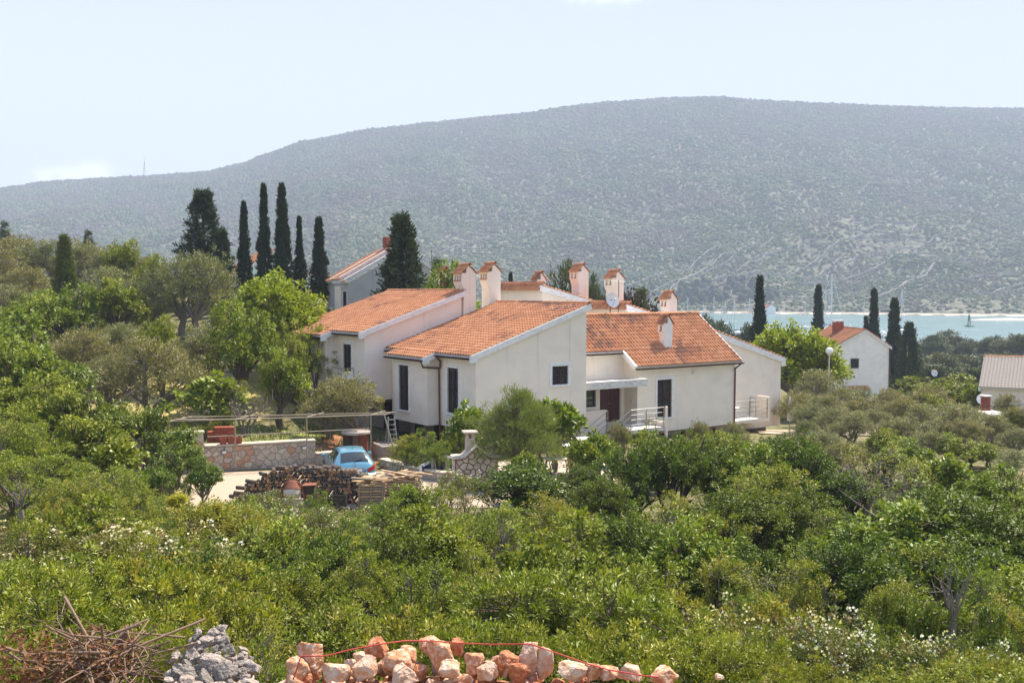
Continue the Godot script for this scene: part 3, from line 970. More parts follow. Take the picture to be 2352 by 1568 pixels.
func shed_house(label: String, a: float, y: float, bb: float, wide: float, ridge: float, second: bool) -> Node3D:
	# the two end houses: a roof of one slope over a cantilevered upper floor with a bay; x along the gable, -z along the eaves
	var h := thing("white_house", label, "house", hl(a, y, bb), HOUSE_TURN, "row of white tiled houses")
	var k := 0.33
	var foot := 1.25
	var top := func(x: float) -> float: return 4.86 + k * x
	var b := Build.new()
	var gw := [] if second else [Rect2(5.02 - 0.5, 3.24, 1.0, 0.92)]
	wall(b, Vector3.ZERO, Vector3.RIGHT, PackedVector2Array([Vector2(0, foot), Vector2(ridge, foot), Vector2(ridge, top.call(ridge)), Vector2(0, top.call(0.0))]), gw)
	var u := Vector3(0, 0, 1)
	wall(b, Vector3.ZERO, u, rect_poly(-wide, foot, 0, top.call(0.0)), [Rect2(-2.02 - 0.5, 1.95, 1.0, 2.2)])
	wall(b, Vector3(-0.7, 0, 0), u, rect_poly(-6.7, foot, -3.3, top.call(-0.7)), [Rect2(-5.65 - 0.5, 1.8, 1.0, 2.3)])
	var side := PackedVector2Array([Vector2(-0.7, foot), Vector2(0, foot), Vector2(0, top.call(0.0)), Vector2(-0.7, top.call(-0.7))])
	wall(b, Vector3(0, 0, -3.3), Vector3.RIGHT, side)
	wall(b, Vector3(0, 0, -6.7), Vector3.LEFT, PackedVector2Array([Vector2(0, foot), Vector2(0.7, foot), Vector2(0.7, top.call(-0.7)), Vector2(0, top.call(0.0))]))
	wall(b, Vector3(ridge, 0, 0), Vector3(0, 0, -1), rect_poly(0, foot, wide, top.call(ridge)))
	wall(b, Vector3(0, 0, -wide), Vector3.LEFT, PackedVector2Array([Vector2(-ridge, foot), Vector2(0, foot), Vector2(0, top.call(0.0)), Vector2(-ridge, top.call(ridge))]))
	b.quad(Vector3(0, foot, -wide), Vector3(ridge, foot, -wide), Vector3(ridge, foot, 0), Vector3(0, foot, 0))
	b.quad(Vector3(-0.7, foot, -6.7), Vector3(0, foot, -6.7), Vector3(0, foot, -3.3), Vector3(-0.7, foot, -3.3))
	part_of(h, "wall", b, M.wall if not second else M.wall_pink)
	if not second:
		window(h, Vector3(5.02, 3.24, 0), Vector3.RIGHT, 1.0, 0.92, 2, 0.17)
	window(h, Vector3(0, 1.95, -2.02), u, 1.0, 2.2)
	window(h, Vector3(-0.7, 1.8, -5.65), u, 1.0, 2.3)
	# the recessed ground floor of rough stone
	var g := Build.new()
	g.box(Vector3(1.0, -2.6 - y, -wide + 0.3), Vector3(ridge - 0.25, foot - 0.004, -0.9))
	part_of(h, "ground_floor", g, M.stone_d)
	for q in [[1.6, 0.9], [3.6, 1.0], [5.2, 0.8]]:  # dark panels that paint in the shade of the ground floor openings
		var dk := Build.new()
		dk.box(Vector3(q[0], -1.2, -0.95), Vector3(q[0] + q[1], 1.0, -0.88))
		part_of(h, "opening_shade", dk, M.shutter)
	for q in [2.0, 4.6, 6.6]:  # the same painted shade for the openings under the bay side
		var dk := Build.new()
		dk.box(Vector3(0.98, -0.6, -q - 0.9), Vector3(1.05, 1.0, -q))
		part_of(h, "opening_shade", dk, M.shutter)
	for q in [Vector3(0.2, 0, -0.45), Vector3(3.2, 0, -0.3), Vector3(6.2, 0, -0.3)]:
		var pl := Build.new()
		pl.box(q + Vector3(-0.2, -2.0, -0.2), q + Vector3(0.2, foot - 0.004, 0.2), 0.02)
		part_of(h, "pillar", pl, M.stone_a)
	# roof
	var r := house_part(h, "roof")
	var up := Vector3(1, k, 0).normalized()
	var s := sqrt(1.0 + k * k)
	var o := Vector3(0, 4.95, 0)
	var deck := Build.new()
	var n := Vector3(-k, 1, 0).normalized()
	for q in [[-0.34, -0.12, ridge + 0.12, wide], [-1.04, 3.1, -0.34, 6.9]]:
		var ring := [o + up * q[0] * s + Vector3(0, 0, -q[1]), o + up * q[2] * s + Vector3(0, 0, -q[1]), o + up * q[2] * s + Vector3(0, 0, -q[3]), o + up * q[0] * s + Vector3(0, 0, -q[3])]
		deck.prism(ring.map(func(p): return p - n * 0.13), n * 0.13)
	part_of(r, "deck", deck, M.trim)
	tiles(r, o + Vector3(0, 0, -wide), Vector3(0, 0, 1), up, [Rect2(0, -0.36 * s, wide + 0.1, (ridge + 0.45) * s), Rect2(wide - 6.9, -1.06 * s, 3.8, 0.7 * s)], -0.06 if second else 0.02, 300)
	ridge_row(r, o + up * (ridge + 0.1) * s + Vector3(0, 0, 0.1), o + up * (ridge + 0.1) * s + Vector3(0, 0, -wide))
	for q in [[-0.36, ridge + 0.16, 0.16], [-1.06, -0.3, -3.06]]:
		var vb := Build.new()
		var p0: Vector3 = o + up * q[0] * s + Vector3(0, 0, q[2])
		var p1: Vector3 = o + up * q[1] * s + Vector3(0, 0, q[2])
		vb.prism([p0 - n * 0.24, p1 - n * 0.24, p1 + n * 0.03, p0 + n * 0.03].map(func(p): return p + Vector3(0, 0, -0.15)), Vector3(0, 0, 0.15))
		vb.box(Vector3(p0.x, p0.y - 0.30, q[2] - 0.16), Vector3(p0.x + 0.36, p0.y + 0.02, q[2] + 0.006), 0.01)
		part_of(r, "verge", vb, M.trim)
	var ey := 4.95 - 0.34 * k - 0.10
	gutter(r, Vector3(-0.42, ey, 0.0), Vector3(-0.42, ey, -3.0))
	gutter(r, Vector3(-0.42, ey, -6.95), Vector3(-0.42, ey, -wide))
	var ey2 := 4.95 - 1.04 * k - 0.10
	gutter(r, Vector3(-1.12, ey2, -3.1), Vector3(-1.12, ey2, -6.95))
	if not second:
		downpipe(h, [Vector3(-1.1, ey2 - 0.02, -3.22), Vector3(-1.0, ey2 - 0.35, -3.2), Vector3(-0.1, ey2 - 0.42, -3.18), Vector3(-0.1, 0.3, -3.1)])
		downpipe(h, [Vector3(-0.4, ey - 0.04, -2.95), Vector3(-0.12, ey - 0.3, -3.02), Vector3(-0.1, ey2 - 0.42, -3.06)])
	else:
		downpipe(h, [Vector3(-1.1, ey2 - 0.02, -6.85), Vector3(-0.82, ey2 - 0.3, -6.6), Vector3(-0.78, foot, -6.6)])
	return h

func rail(parent: Node, corners: Array, high: float, lines: int) -> void:   # steel rails between posts
	var b := Build.new()
	for i in corners.size():
		b.rod(corners[i], corners[i] + Vector3.UP * high, 0.022)
		if i:
			for k in lines:
				var y := high * (k + 1.0) / lines
				b.rod(corners[i - 1] + Vector3.UP * y, corners[i] + Vector3.UP * y, 0.022 if k == lines - 1 else 0.014)
	part_of(parent, "railing", b, M.steel)

func mono_block(label: String, a0: float, a1: float, b0: float, b1: float, high: float, slope: float, foot: float, mat: Material, front_shift := 0.0) -> Node3D:
	# a house whose roof falls away to the right behind a high wall with a tiled coping on its left
	var h := thing("white_house", label, "house", hl(a0, 0, b0), HOUSE_TURN, "row of white tiled houses")
	var w := a1 - a0
	var dp := b1 - b0
	var low := high - slope * w
	var b := Build.new()
	wall(b, Vector3.ZERO, Vector3.RIGHT, PackedVector2Array([Vector2(0, foot), Vector2(w, foot), Vector2(w, low), Vector2(0, high)]))
	wall(b, Vector3.ZERO, Vector3(0, 0, 1), rect_poly(-dp, foot, 0, high))
	wall(b, Vector3(w, 0, 0), Vector3(0, 0, -1), rect_poly(0, foot, dp, low))
	wall(b, Vector3(0, 0, -dp), Vector3.LEFT, PackedVector2Array([Vector2(-w, foot), Vector2(0, foot), Vector2(0, high), Vector2(-w, low)]))
	part_of(h, "wall", b, mat)
	var r := house_part(h, "roof")
	var dn := Vector3(1, -slope, 0).normalized()
	var s := sqrt(1.0 + slope * slope)
	var n := Vector3(slope, 1, 0).normalized()
	var o := Vector3(0, high + 0.02, 0)
	var deck := Build.new()
	deck.prism([o + Vector3(0, 0, 0.1), o + dn * (w + 0.3) * s + Vector3(0, 0, 0.1), o + dn * (w + 0.3) * s + Vector3(0, 0, -dp), o + Vector3(0, 0, -dp)], n * 0.14)
	part_of(r, "deck", deck, M.trim)
	tiles(r, o + n * 0.15 + dn * (w + 0.3) * s, Vector3(0, 0, -1), -dn, [Rect2(-0.12, 0, dp, (w + 0.3) * s)], 0.0, 160)
	# the narrow tiled coping that looks left
	var cr := Vector3(0.22, 0.30, 0).normalized()
	tiles(r, Vector3(-0.25, high - 0.12, -dp), Vector3(0, 0, 1), cr, [Rect2(0, 0, dp + 0.12, 0.42)], -0.02, 120)
	ridge_row(r, Vector3(0.08, high + 0.26, 0.1), Vector3(0.08, high + 0.26, -dp))
	var vb := Build.new()
	var p0 := o + Vector3(-0.2, 0.1, 0.13)
	var p1 := o + dn * (w + 0.34) * s + n * 0.02 + Vector3(0, 0, 0.13)
	vb.prism([p0 - n * 0.28, p1 - n * 0.16, p1 + n * 0.15, p0 + n * 0.1].map(func(p): return p + Vector3(0, 0, -0.15)), Vector3(0, 0, 0.15))
	vb.box(Vector3(p1.x - 0.36, p1.y - 0.34, -0.02), Vector3(p1.x, p1.y + 0.05, 0.137), 0.01)
	part_of(r, "verge", vb, M.trim)
	return h

func build_houses() -> void:
	var hb := shed_house("white house with brown downpipe on its bay and small shuttered window in the gable", 0, 0, 0, 8.2, 6.7, false)
	var ha := shed_house("leftmost white house of the row, its pink side wall rising above the next roof", -1.64, 0.85, 8.2, 8.8, 6.05, true)
	chimney(ha, "chimney", Vector3(6.02, 4.9, 0.1), 0.92, 0.92, 3.53, 3, M.wall)
	var bal := Build.new()
	bal.box(Vector3(-0.75, 1.85, -2.5), Vector3(0.0, 2.0, -1.2), 0.01)
	part_of(ha, "balcony_slab", bal, M.concrete)
	rail(ha, [Vector3(-0.7, 2.0, -2.5), Vector3(-0.7, 2.0, -1.25), Vector3(-0.03, 2.0, -1.25)], 0.9, 3)
	var pan := Build.new()
	pan.box(Vector3(-0.69, 2.0, -1.24), Vector3(-0.05, 2.75, -1.22))
	part_of(ha, "balcony_panel", pan, M.white_paint)
	chimney(hb, "chimney", Vector3(6.18, 6.6, -8.2), 0.88, 0.88, 2.78, 3, M.wall)

	# the middle house with the door, seen from its eaves
	var h := thing("white_house", "middle white house with brown front door under a concrete canopy and weathered tile roof", "house", hl(0, 0, 0), HOUSE_TURN, "row of white tiled houses")
	var b := Build.new()
	var foot := 0.05
	var k := 0.737
	var eave := 3.99
	var front := 1.46
	var rec := 2.55
	var ridge_b := 4.77
	var top := func(q: float) -> float: return eave - 0.12 + k * (q - front)
	wall(b, Vector3(0, 0, -front), Vector3.RIGHT, rect_poly(11.5, foot, 19.2, top.call(front)), [Rect2(13.52 - 0.55, 0.83, 1.1, 2.12)])
	wall(b, Vector3(0, 0, -rec), Vector3.RIGHT, rect_poly(6.72, foot - 1.0, 11.5, top.call(rec)), [Rect2(7.7, 1.6, 1.75, 1.15), Rect2(9.75, 0.66, 1.5, 2.1)], 0.2)
	wall(b, Vector3(11.5, 0, 0), Vector3(0, 0, 1), PackedVector2Array([Vector2(-rec, foot), Vector2(-front, foot), Vector2(-front, top.call(front)), Vector2(-rec, top.call(rec))]))
	var back := 8.1
	var pent := PackedVector2Array([Vector2(front, foot), Vector2(back, foot), Vector2(back, top.call(front)), Vector2(ridge_b, top.call(ridge_b)), Vector2(front, top.call(front))])
	wall(b, Vector3(19.2, 0, 0), Vector3(0, 0, -1), pent)
	wall(b, Vector3(19.2, 0, -back), Vector3.LEFT, rect_poly(0, foot, 12.48, top.call(front)))
	b.quad(Vector3(11.5, foot, -rec), Vector3(19.2, foot, -rec), Vector3(19.2, foot, -front), Vector3(11.5, foot, -front))
	part_of(h, "wall", b, M.wall)
	window(h, Vector3(13.52, 0.83, -front), Vector3.RIGHT, 1.1, 2.12, 2, 0.15)
	window(h, Vector3(8.575, 1.6, -rec), Vector3.RIGHT, 1.75, 1.15, 2, 0.06, true)
	var dr := Build.new()
	dr.box(Vector3(9.75, 0.66, -rec - 0.18), Vector3(11.25, 2.76, -rec - 0.12))
	for i in 2:
		for j in 3:
			dr.box(Vector3(9.85 + i * 0.73, 0.80 + j * 0.65, -rec - 0.125), Vector3(9.85 + i * 0.73 + 0.6, 0.80 + j * 0.65 + 0.52, -rec - 0.09), 0.015)
	var door := part_of(h, "door", dr, M.door)
	var hn := Build.new()
	hn.bar(Vector3(10.45, 1.7, -rec - 0.06), Vector3(10.58, 1.7, -rec - 0.06), 0.02, 0.02)
	part_of(door, "handle", hn, M.steel)
	var meter := Build.new()
	meter.box(Vector3(11.44, 1.75, -1.95), Vector3(11.5, 1.95, -1.83), 0.008)
	part_of(h, "doorbell", meter, M.concrete)
	var vent := Build.new()
	vent.box(Vector3(15.6, 3.15, -front - 0.0), Vector3(15.82, 3.38, -front + 0.04), 0.01)
	part_of(h, "wall_light", vent, M.cement_white)
	var g := Build.new()
	g.box(Vector3(12.0, -3.5, -back + 0.4), Vector3(18.8, foot - 0.004, -front - 0.5))
	part_of(h, "ground_floor", g, M.stone_a)
	for q in [[12.6, 1.6], [15.2, 1.3], [17.2, 0.9]]:  # panels coloured dark as the shade inside the lower openings
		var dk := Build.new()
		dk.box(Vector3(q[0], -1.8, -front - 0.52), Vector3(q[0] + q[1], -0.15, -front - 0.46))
		part_of(h, "opening_shade", dk, M.shutter)
	# canopy: a concrete slab with an upstand round its top
	var cn := Build.new()
	cn.box(Vector3(6.95, 2.80, -rec + 0.004), Vector3(11.2, 3.06, -0.3), 0.015)
	cn.box(Vector3(6.95, 3.06, -0.42), Vector3(11.2, 3.2, -0.3), 0.012)
	cn.box(Vector3(6.95, 3.06, -rec + 0.006), Vector3(7.07, 3.198, -0.42), 0.012)
	cn.box(Vector3(11.08, 3.06, -front + 0.006), Vector3(11.2, 3.198, -0.42), 0.012)
	part_of(h, "canopy", cn, M.concrete)
	# landing, stair walls and steel rails in front of the door
	var ld := Build.new()
	ld.box(Vector3(9.4, 0.42, -rec + 0.01), Vector3(11.49, 0.62, 0.3), 0.012)
	ld.box(Vector3(11.49, 0.42, -front + 0.01), Vector3(11.95, 0.62, 0.3), 0.012)
	part_of(h, "landing", ld, M.concrete)
	var pw := Build.new()
	pw.box(Vector3(7.2, -1.0, -1.35), Vector3(9.05, 1.50, -1.2), 0.015)
	pw.box(Vector3(7.1, 1.50, -1.39), Vector3(9.1, 1.58, -1.16), 0.012)
	pw.box(Vector3(11.86, -0.2, 0.3), Vector3(12.0, 1.72, 0.42), 0.012)
	pw.box(Vector3(11.86, 0.3, -front + 0.01), Vector3(11.98, 0.9, 0.3), 0.012)
	part_of(h, "parapet", pw, M.wall_pink)
	for i in 7:
		var st := Build.new()
		st.box(Vector3(8.9 - i * 0.28 + 0.22, 0.30 - i * 0.17, -0.85), Vector3(8.9 - i * 0.28 + 0.52, 0.46 - i * 0.17, 0.25), 0.01)
		part_of(h, "step", st, M.concrete)
	rail(h, [Vector3(9.5, 0.62, 0.26), Vector3(10.6, 0.62, 0.26), Vector3(11.84, 0.62, 0.26)], 1.05, 4)
	var hr := Build.new()
	for y in [0.35, 0.7, 1.05]:
		hr.rod(Vector3(9.5, 0.62 + y, 0.26), Vector3(7.4, -0.62 + y, 0.26), 0.018)
		hr.rod(Vector3(7.4, -0.62 + y, 0.26), Vector3(6.4, -0.62 + y, 0.26), 0.018)
		hr.rod(Vector3(9.0, 0.5 + y, -1.0), Vector3(7.4, -0.45 + y, -1.0), 0.018)
	hr.rod(Vector3(7.4, -1.0, 0.26), Vector3(7.4, 0.45, 0.26), 0.022)
	hr.rod(Vector3(6.4, -1.0, 0.26), Vector3(6.4, 0.45, 0.26), 0.022)
	hr.rod(Vector3(9.0, 0.3, -1.0), Vector3(9.0, 1.55, -1.0), 0.022)
	part_of(h, "stair_railing", hr, M.steel)
	# roof
	var r := house_part(h, "roof")
	var up := Vector3(0, k, -1).normalized()
	var s := sqrt(1.0 + k * k)
	var n := Vector3(0, 1, k).normalized()
	var o := Vector3(0, eave, -front)
	var deck := Build.new()
	var b1 := (ridge_b - front) * s
	for q in [[6.74, (rec - front - 0.28) * s, 19.4, b1], [11.2, -0.28 * s, 19.4, (rec - front - 0.28) * s]]:
		deck.prism([o + Vector3(q[0], 0, 0) + up * q[1], o + Vector3(q[2], 0, 0) + up * q[1], o + Vector3(q[2], 0, 0) + up * q[3], o + Vector3(q[0], 0, 0) + up * q[3]].map(func(p): return p - n * 0.13), n * 0.13)
	var rt := o + up * b1
	deck.prism([rt + Vector3(6.74, -0.15, 0), rt + Vector3(19.4, -0.15, 0), rt + Vector3(19.4, -0.15 - k * 3.5, -3.5), rt + Vector3(6.74, -0.15 - k * 3.5, -3.5)], Vector3(0, 0.13, 0))
	part_of(r, "deck", deck, M.trim)
	tiles(r, o, Vector3.RIGHT, up, [Rect2(6.76, (rec - front - 0.28) * s, 12.66, b1 - (rec - front - 0.28) * s), Rect2(11.22, -0.3 * s, 8.2, (rec - front) * s)], 0.07, 300, func(at): return at.x > 7.0)
	ridge_row(r, rt + Vector3(19.45, 0.02, 0), rt + Vector3(6.9, 0.02, 0))
	for q in [[-0.30, rec - front - 0.24, 11.14], [-0.30, ridge_b - front, 19.44]]:
		var vb := Build.new()
		var p0: Vector3 = o + Vector3(q[2], 0, 0) + up * q[0] * s
		var p1: Vector3 = o + Vector3(q[2], 0, 0) + up * q[1] * s
		vb.prism([p0 - n * 0.2, p0 + n * 0.04, p1 + n * 0.04, p1 - n * 0.2].map(func(p): return p - Vector3(0.07, 0, 0)), Vector3(0.14, 0, 0))
		part_of(r, "verge", vb, M.trim)
	var ey := eave - 0.28 * k - 0.11
	gutter(r, Vector3(11.1, ey, -front + 0.36), Vector3(19.5, ey, -front + 0.36))
	var ey2 := eave + k * (rec - front - 0.28) - 0.1
	gutter(r, Vector3(6.76, ey2, -rec + 0.36), Vector3(11.1, ey2, -rec + 0.36))
	downpipe(h, [Vector3(19.3, ey - 0.05, -front + 0.36), Vector3(19.12, ey - 0.35, -front + 0.07), Vector3(19.1, -0.4, -front + 0.06)])
	chimney(h, "chimney", Vector3(14.2, 4.3, -2.25), 0.66, 0.52, 2.15, 1, M.wall_white, 0.1)
	chimney(h, "chimney", Vector3(19.3, 5.2, -7.3), 0.8, 0.75, 2.55, 2, M.wall_pink)

	# the right-hand house with its balcony
	var d := mono_block("right-hand white house of the row with a small balcony and steel rails", 19.35, 26.2, 4.0, 11.5, 5.45, 0.30, -0.85, M.wall)
	var dk := Build.new()
	dk.box(Vector3(0.6, -0.22, 0.003), Vector3(4.15, 0.0, 1.45), 0.012)
	dk.box(Vector3(4.03, -0.3, 0.5), Vector3(4.18, 1.3, 1.47), 0.012)
	part_of(d, "balcony_slab", dk, M.wall)
	rail(d, [Vector3(0.7, 0.0, 1.38), Vector3(2.4, 0.0, 1.38), Vector3(4.0, 0.0, 1.38)], 1.15, 4)
	rail(d, [Vector3(3.95, 0.0, 0.05), Vector3(3.95, 0.0, 0.5)], 1.15, 4)
	var bd := Build.new()
	bd.box(Vector3(1.6, 0.0, 0.0), Vector3(2.6, 2.1, 0.03))
	part_of(d, "balcony_door", bd, M.cement_white)
	var fb := Build.new()
	fb.box(Vector3(0.4, -4.5, -7.0), Vector3(6.3, -0.854, -0.7))
	part_of(d, "ground_floor", fb, M.stone_a)
	mono_block("white house behind the row whose pale roof edge shows right of the middle roof", 24.4, 30.0, 14.5, 20.0, 5.5, 0.30, -3.0, M.wall_white)
	var e1 := mono_block("white house at the back with a tiled wall top behind the second chimney", 13.0, 17.4, 12.2, 18.5, 8.0, 0.24, -2.0, M.wall)
	chimney(e1, "chimney", Vector3(0.2, 7.6, -0.8), 0.7, 0.55, 1.4, 0, M.wall_pink)
	chimney(e1, "chimney", Vector3(3.65, 6.2, -0.9), 0.92, 0.9, 3.35, 2, M.wall_pink)
	var e2 := mono_block("white house behind the middle roof with a satellite dish before its tiled wall top", 16.9, 20.6, 8.35, 15.0, 6.78, 0.27, -2.0, M.wall)
	chimney(e2, "chimney", Vector3(0.1, 5.9, -1.6), 0.92, 0.88, 3.2, 2, M.wall)
	var cap := chimney(e2, "chimney", Vector3(4.6, 4.0, -1.0), 0.7, 0.6, 2.2, 1, M.wall_pink)
	cap.name = "chimney_002"

# ---------------------------------------------------------------- the yard
func stone_face(parent: Node, o: Vector3, u: Vector3, outline: PackedVector2Array, size: float, joint: float, mats: Array, proud := 0.05, called := "stone") -> void:
	# irregular flat stones laid over a wall face: cells round scattered middles, each its own block with eased edges
	var n := u.cross(Vector3.UP)
	var lo := Vector2(1e9, 1e9)
	var hi := -lo
	for p in outline:
		lo = lo.min(p); hi = hi.max(p)
	var sites := []
	var rows := int((hi.y - lo.y) / (size * 0.72)) + 2
	var cols := int((hi.x - lo.x) / size) + 2
	for i in rows:
		for j in cols:
			sites.append(lo + Vector2((j + 0.5 * (i % 2) + rng.randf_range(-0.34, 0.34)) * size, (i + rng.randf_range(-0.34, 0.34)) * size * 0.72))
	var list := []
	for a in sites:
		var cell := [outline]
		for c in sites:
			if c == a or a.distance_to(c) > size * 2.6:
				continue
			var m: Vector2 = (a + c) / 2
			var dir: Vector2 = (a - c).normalized()
			var t := Vector2(-dir.y, dir.x)
			var half := PackedVector2Array([m - t * 9, m - t * 9 + dir * 9, m + t * 9 + dir * 9, m + t * 9])
			var next := []
			for q in cell:
				next.append_array(Geometry2D.intersect_polygons(q, half))
			cell = next
			if cell.is_empty():
				break
		for q in cell:
			for s in Geometry2D.offset_polygon(q, -joint * rng.randf_range(0.4, 0.7)):
				if s.size() < 3 or absf(area_of(s)) < size * size * 0.05:
					continue
				if Geometry2D.is_polygon_clockwise(s):
					s.reverse()
				var b := Build.new()
				var mid := Vector2()
				for p in s:
					mid += p / s.size()
				var hgt := proud * rng.randf_range(0.7, 1.2)
				var tilt := Vector2(rng.randf_range(-0.05, 0.05), rng.randf_range(-0.05, 0.05))
				var low := []
				var edge := []
				var face := []
				for p in s:
					var to: Vector2 = mid + (p - mid) * (1.0 - 0.014 / maxf(p.distance_to(mid), 0.03))
					var z: float = hgt + tilt.dot(p - mid)
					low.append(u * p.x + Vector3.UP * p.y - n * 0.02)
					edge.append(u * p.x + Vector3.UP * p.y + n * (z - 0.014))
					face.append(u * to.x + Vector3.UP * to.y + n * z)
				for i in s.size():
					var k := (i + 1) % s.size()
					b.quad(low[i], low[k], edge[k], edge[i])
					b.quad(edge[i], edge[k], face[k], face[i])
				b.fan(face)
				list.append([b.mesh(), mats[rng.randi() % mats.size()], Transform3D(Basis.IDENTITY, o)])
	pieces(parent, called, list)

func area_of(p: PackedVector2Array) -> float:
	var a := 0.0
	for i in p.size():
		a += p[i].cross(p[(i + 1) % p.size()])
	return a / 2

func patch(called: String, mat: Material, x0: float, x1: float, d0: float, d1: float, lift: float, wobble := 0.6) -> void:
	var b := Build.new()
	var nx := int((x1 - x0) / 0.7) + 1
	var nd := int((d1 - d0) / 0.7) + 1
	var g := []
	for i in nd + 1:
		var line := []
		for j in nx + 1:
			var x := lerpf(x0, x1, float(j) / nx)
			var d := lerpf(d0, d1, float(i) / nd)
			if i == 0 or i == nd:
				d += relief.get_noise_2d(x * 9.0, d * 3.0) * wobble
			if j == 0 or j == nx:
				x += relief.get_noise_2d(x * 3.0, d * 9.0) * wobble
			line.append(Vector3(x, ground_height(x, -d) + lift, -d))
		g.append(line)
	for i in nd:
		for j in nx:
			b.quad(g[i][j], g[i][j + 1], g[i + 1][j + 1], g[i + 1][j])
	struct(called, b, mat)

func build_yard() -> void:
	patch("driveway", M.gravel, -15.5, 1.5, 37.4, 45.15, 0.012)
	patch("terrace_paving", M.paving, -1.2, 4.3, 41.6, 47.5, 0.03, 0.1)
	var lawn := grained("lawn", [[0.0, lin(0.10, 0.13, 0.03)], [0.5, lin(0.20, 0.22, 0.06)], [1.0, lin(0.34, 0.31, 0.12)]], 0.02, 3.0, 0.95, 2.0, 91)
	var dry := grained("dry_grass", [[0.0, lin(0.26, 0.22, 0.07)], [0.5, lin(0.42, 0.34, 0.14)], [1.0, lin(0.52, 0.43, 0.22)]], 0.02, 3.0, 0.95, 2.0, 92)
	patch("lawn", lawn, -15.0, -8.6, 46.6, 52.0, 0.03)
	patch("dry_grass_patch", dry, -24.0, -12.5, 53.0, 62.0, 0.04, 2.0)
	patch("red_soil_patch", M.red_soil, -9.6, -5.2, 46.9, 52.5, 0.035, 0.8)
	patch("path", M.gravel, 15.5, 24.0, 63.0, 69.0, 0.05, 1.0)
	# the long stone retaining wall behind the driveway
	var u := Vector3(0.934, 0, -0.358)
	var n := u.cross(Vector3.UP)
	var w := thing("retaining_wall", "rubble stone retaining wall in pink and tan behind the gravel driveway", "wall", Vector3(-15.4, 0, -44.0))
	var mats := [M.stone_a, M.stone_a, M.stone_b, M.stone_b, M.stone_c, M.stone_d, M.stone_e]
	var core := Build.new()
	for q in [[-1.5, 2.1, 1.74], [2.1, 6.95, 1.12], [6.95, 9.2, 0.52]]:
		core.prism([u * q[0] + Vector3(0, -0.4, 0), u * q[1] + Vector3(0, -0.4, 0), u * q[1] + Vector3(0, q[2], 0), u * q[0] + Vector3(0, q[2], 0)].map(func(p): return p - n * 0.45), n * 0.45)
	part_of(w, "core", core, M.mortar)
	stone_face(w, Vector3.ZERO, u, rect_poly(-1.5, 0.0, 2.1, 1.7), 0.36, 0.03, mats, 0.03)
	stone_face(w, Vector3.ZERO, u, rect_poly(2.1, 0.0, 6.95, 1.09), 0.36, 0.03, mats, 0.03)
	stone_face(w, Vector3.ZERO, u, rect_poly(6.95, 0.0, 9.2, 0.5), 0.36, 0.03, mats, 0.03)
	for q in [[-1.55, 2.14, 1.74], [2.14, 6.98, 1.12], [6.98, 9.25, 0.52]]:
		var cp := Build.new()
		cp.bar(u * q[0] + Vector3.UP * (q[2] + 0.03) - n * 0.2, u * q[1] + Vector3.UP * (q[2] + 0.03) - n * 0.2, 0.55, 0.07, 0.015)
		part_of(w, "coping", cp, M.stone_e)
	for q in [2.95, 6.45]:
		var l := thing("wall_lamp", "oval bulkhead lamp on the retaining wall " + ("below the red flower boxes" if q < 4 else "at its step down beside the car"), "lamp", Vector3(-15.4, 0.85, -44.0) + u * q, atan2(n.x, n.z), "bulkhead lamps on the retaining wall")
		var lb := Build.new()
		lb.lathe([Vector2(0.0, 0.0), Vector2(0.13, 0.0), Vector2(0.14, 0.05), Vector2(0.12, 0.07)], Transform3D(Basis(Vector3.RIGHT, PI / 2).scaled_local(Vector3(1, 1, 0.62)), Vector3(0, 0, 0.04)), 18)
		part_of(l, "housing", lb, M.flue_dark)
		var lg := Build.new()
		lg.lathe([Vector2(0.115, 0.05), Vector2(0.10, 0.10), Vector2(0.05, 0.125), Vector2(0.0, 0.13)], Transform3D(Basis(Vector3.RIGHT, PI / 2).scaled_local(Vector3(1, 1, 0.62)), Vector3(0, 0, 0.04)), 18)
		part_of(l, "lamp_shade", lg, M.white_paint)
	# low wall from the car round to the barbecue
	var lw := thing("garden_wall", "low stone wall with pale coping between the car and the barbecue", "wall", Vector3(-5.9, 0, -46.0))
	var pts := [Vector3(0, 0, 0), Vector3(1.5, 0, 2.0), Vector3(2.75, 0, 3.3), Vector3(3.6, 0, 3.75)]
	for i in 3:
		var dir: Vector3 = (pts[i + 1] - pts[i]).normalized()
		var len_: float = pts[i].distance_to(pts[i + 1])
		var nn := dir.cross(Vector3.UP)
		var cb := Build.new()
		cb.prism([pts[i] + Vector3(0, -0.3, 0), pts[i + 1] + Vector3(0, -0.3, 0), pts[i + 1] + Vector3(0, 0.36, 0), pts[i] + Vector3(0, 0.36, 0)].map(func(p): return p - nn * 0.3), nn * 0.3)
		part_of(lw, "core", cb, M.mortar)
		stone_face(lw, pts[i], dir, rect_poly(0, 0, len_, 0.35), 0.3, 0.03, mats, 0.025)
		var cp := Build.new()
		cp.bar(pts[i] + Vector3.UP * 0.39 - nn * 0.13, pts[i + 1] + Vector3.UP * 0.39 - nn * 0.13, 0.4, 0.06, 0.012)
		part_of(lw, "coping", cp, M.stone_e)
	barbecue()
	car()
	wood_stack()
	cement_mixer()
	lumber()
	pergola()
	terrace_things()

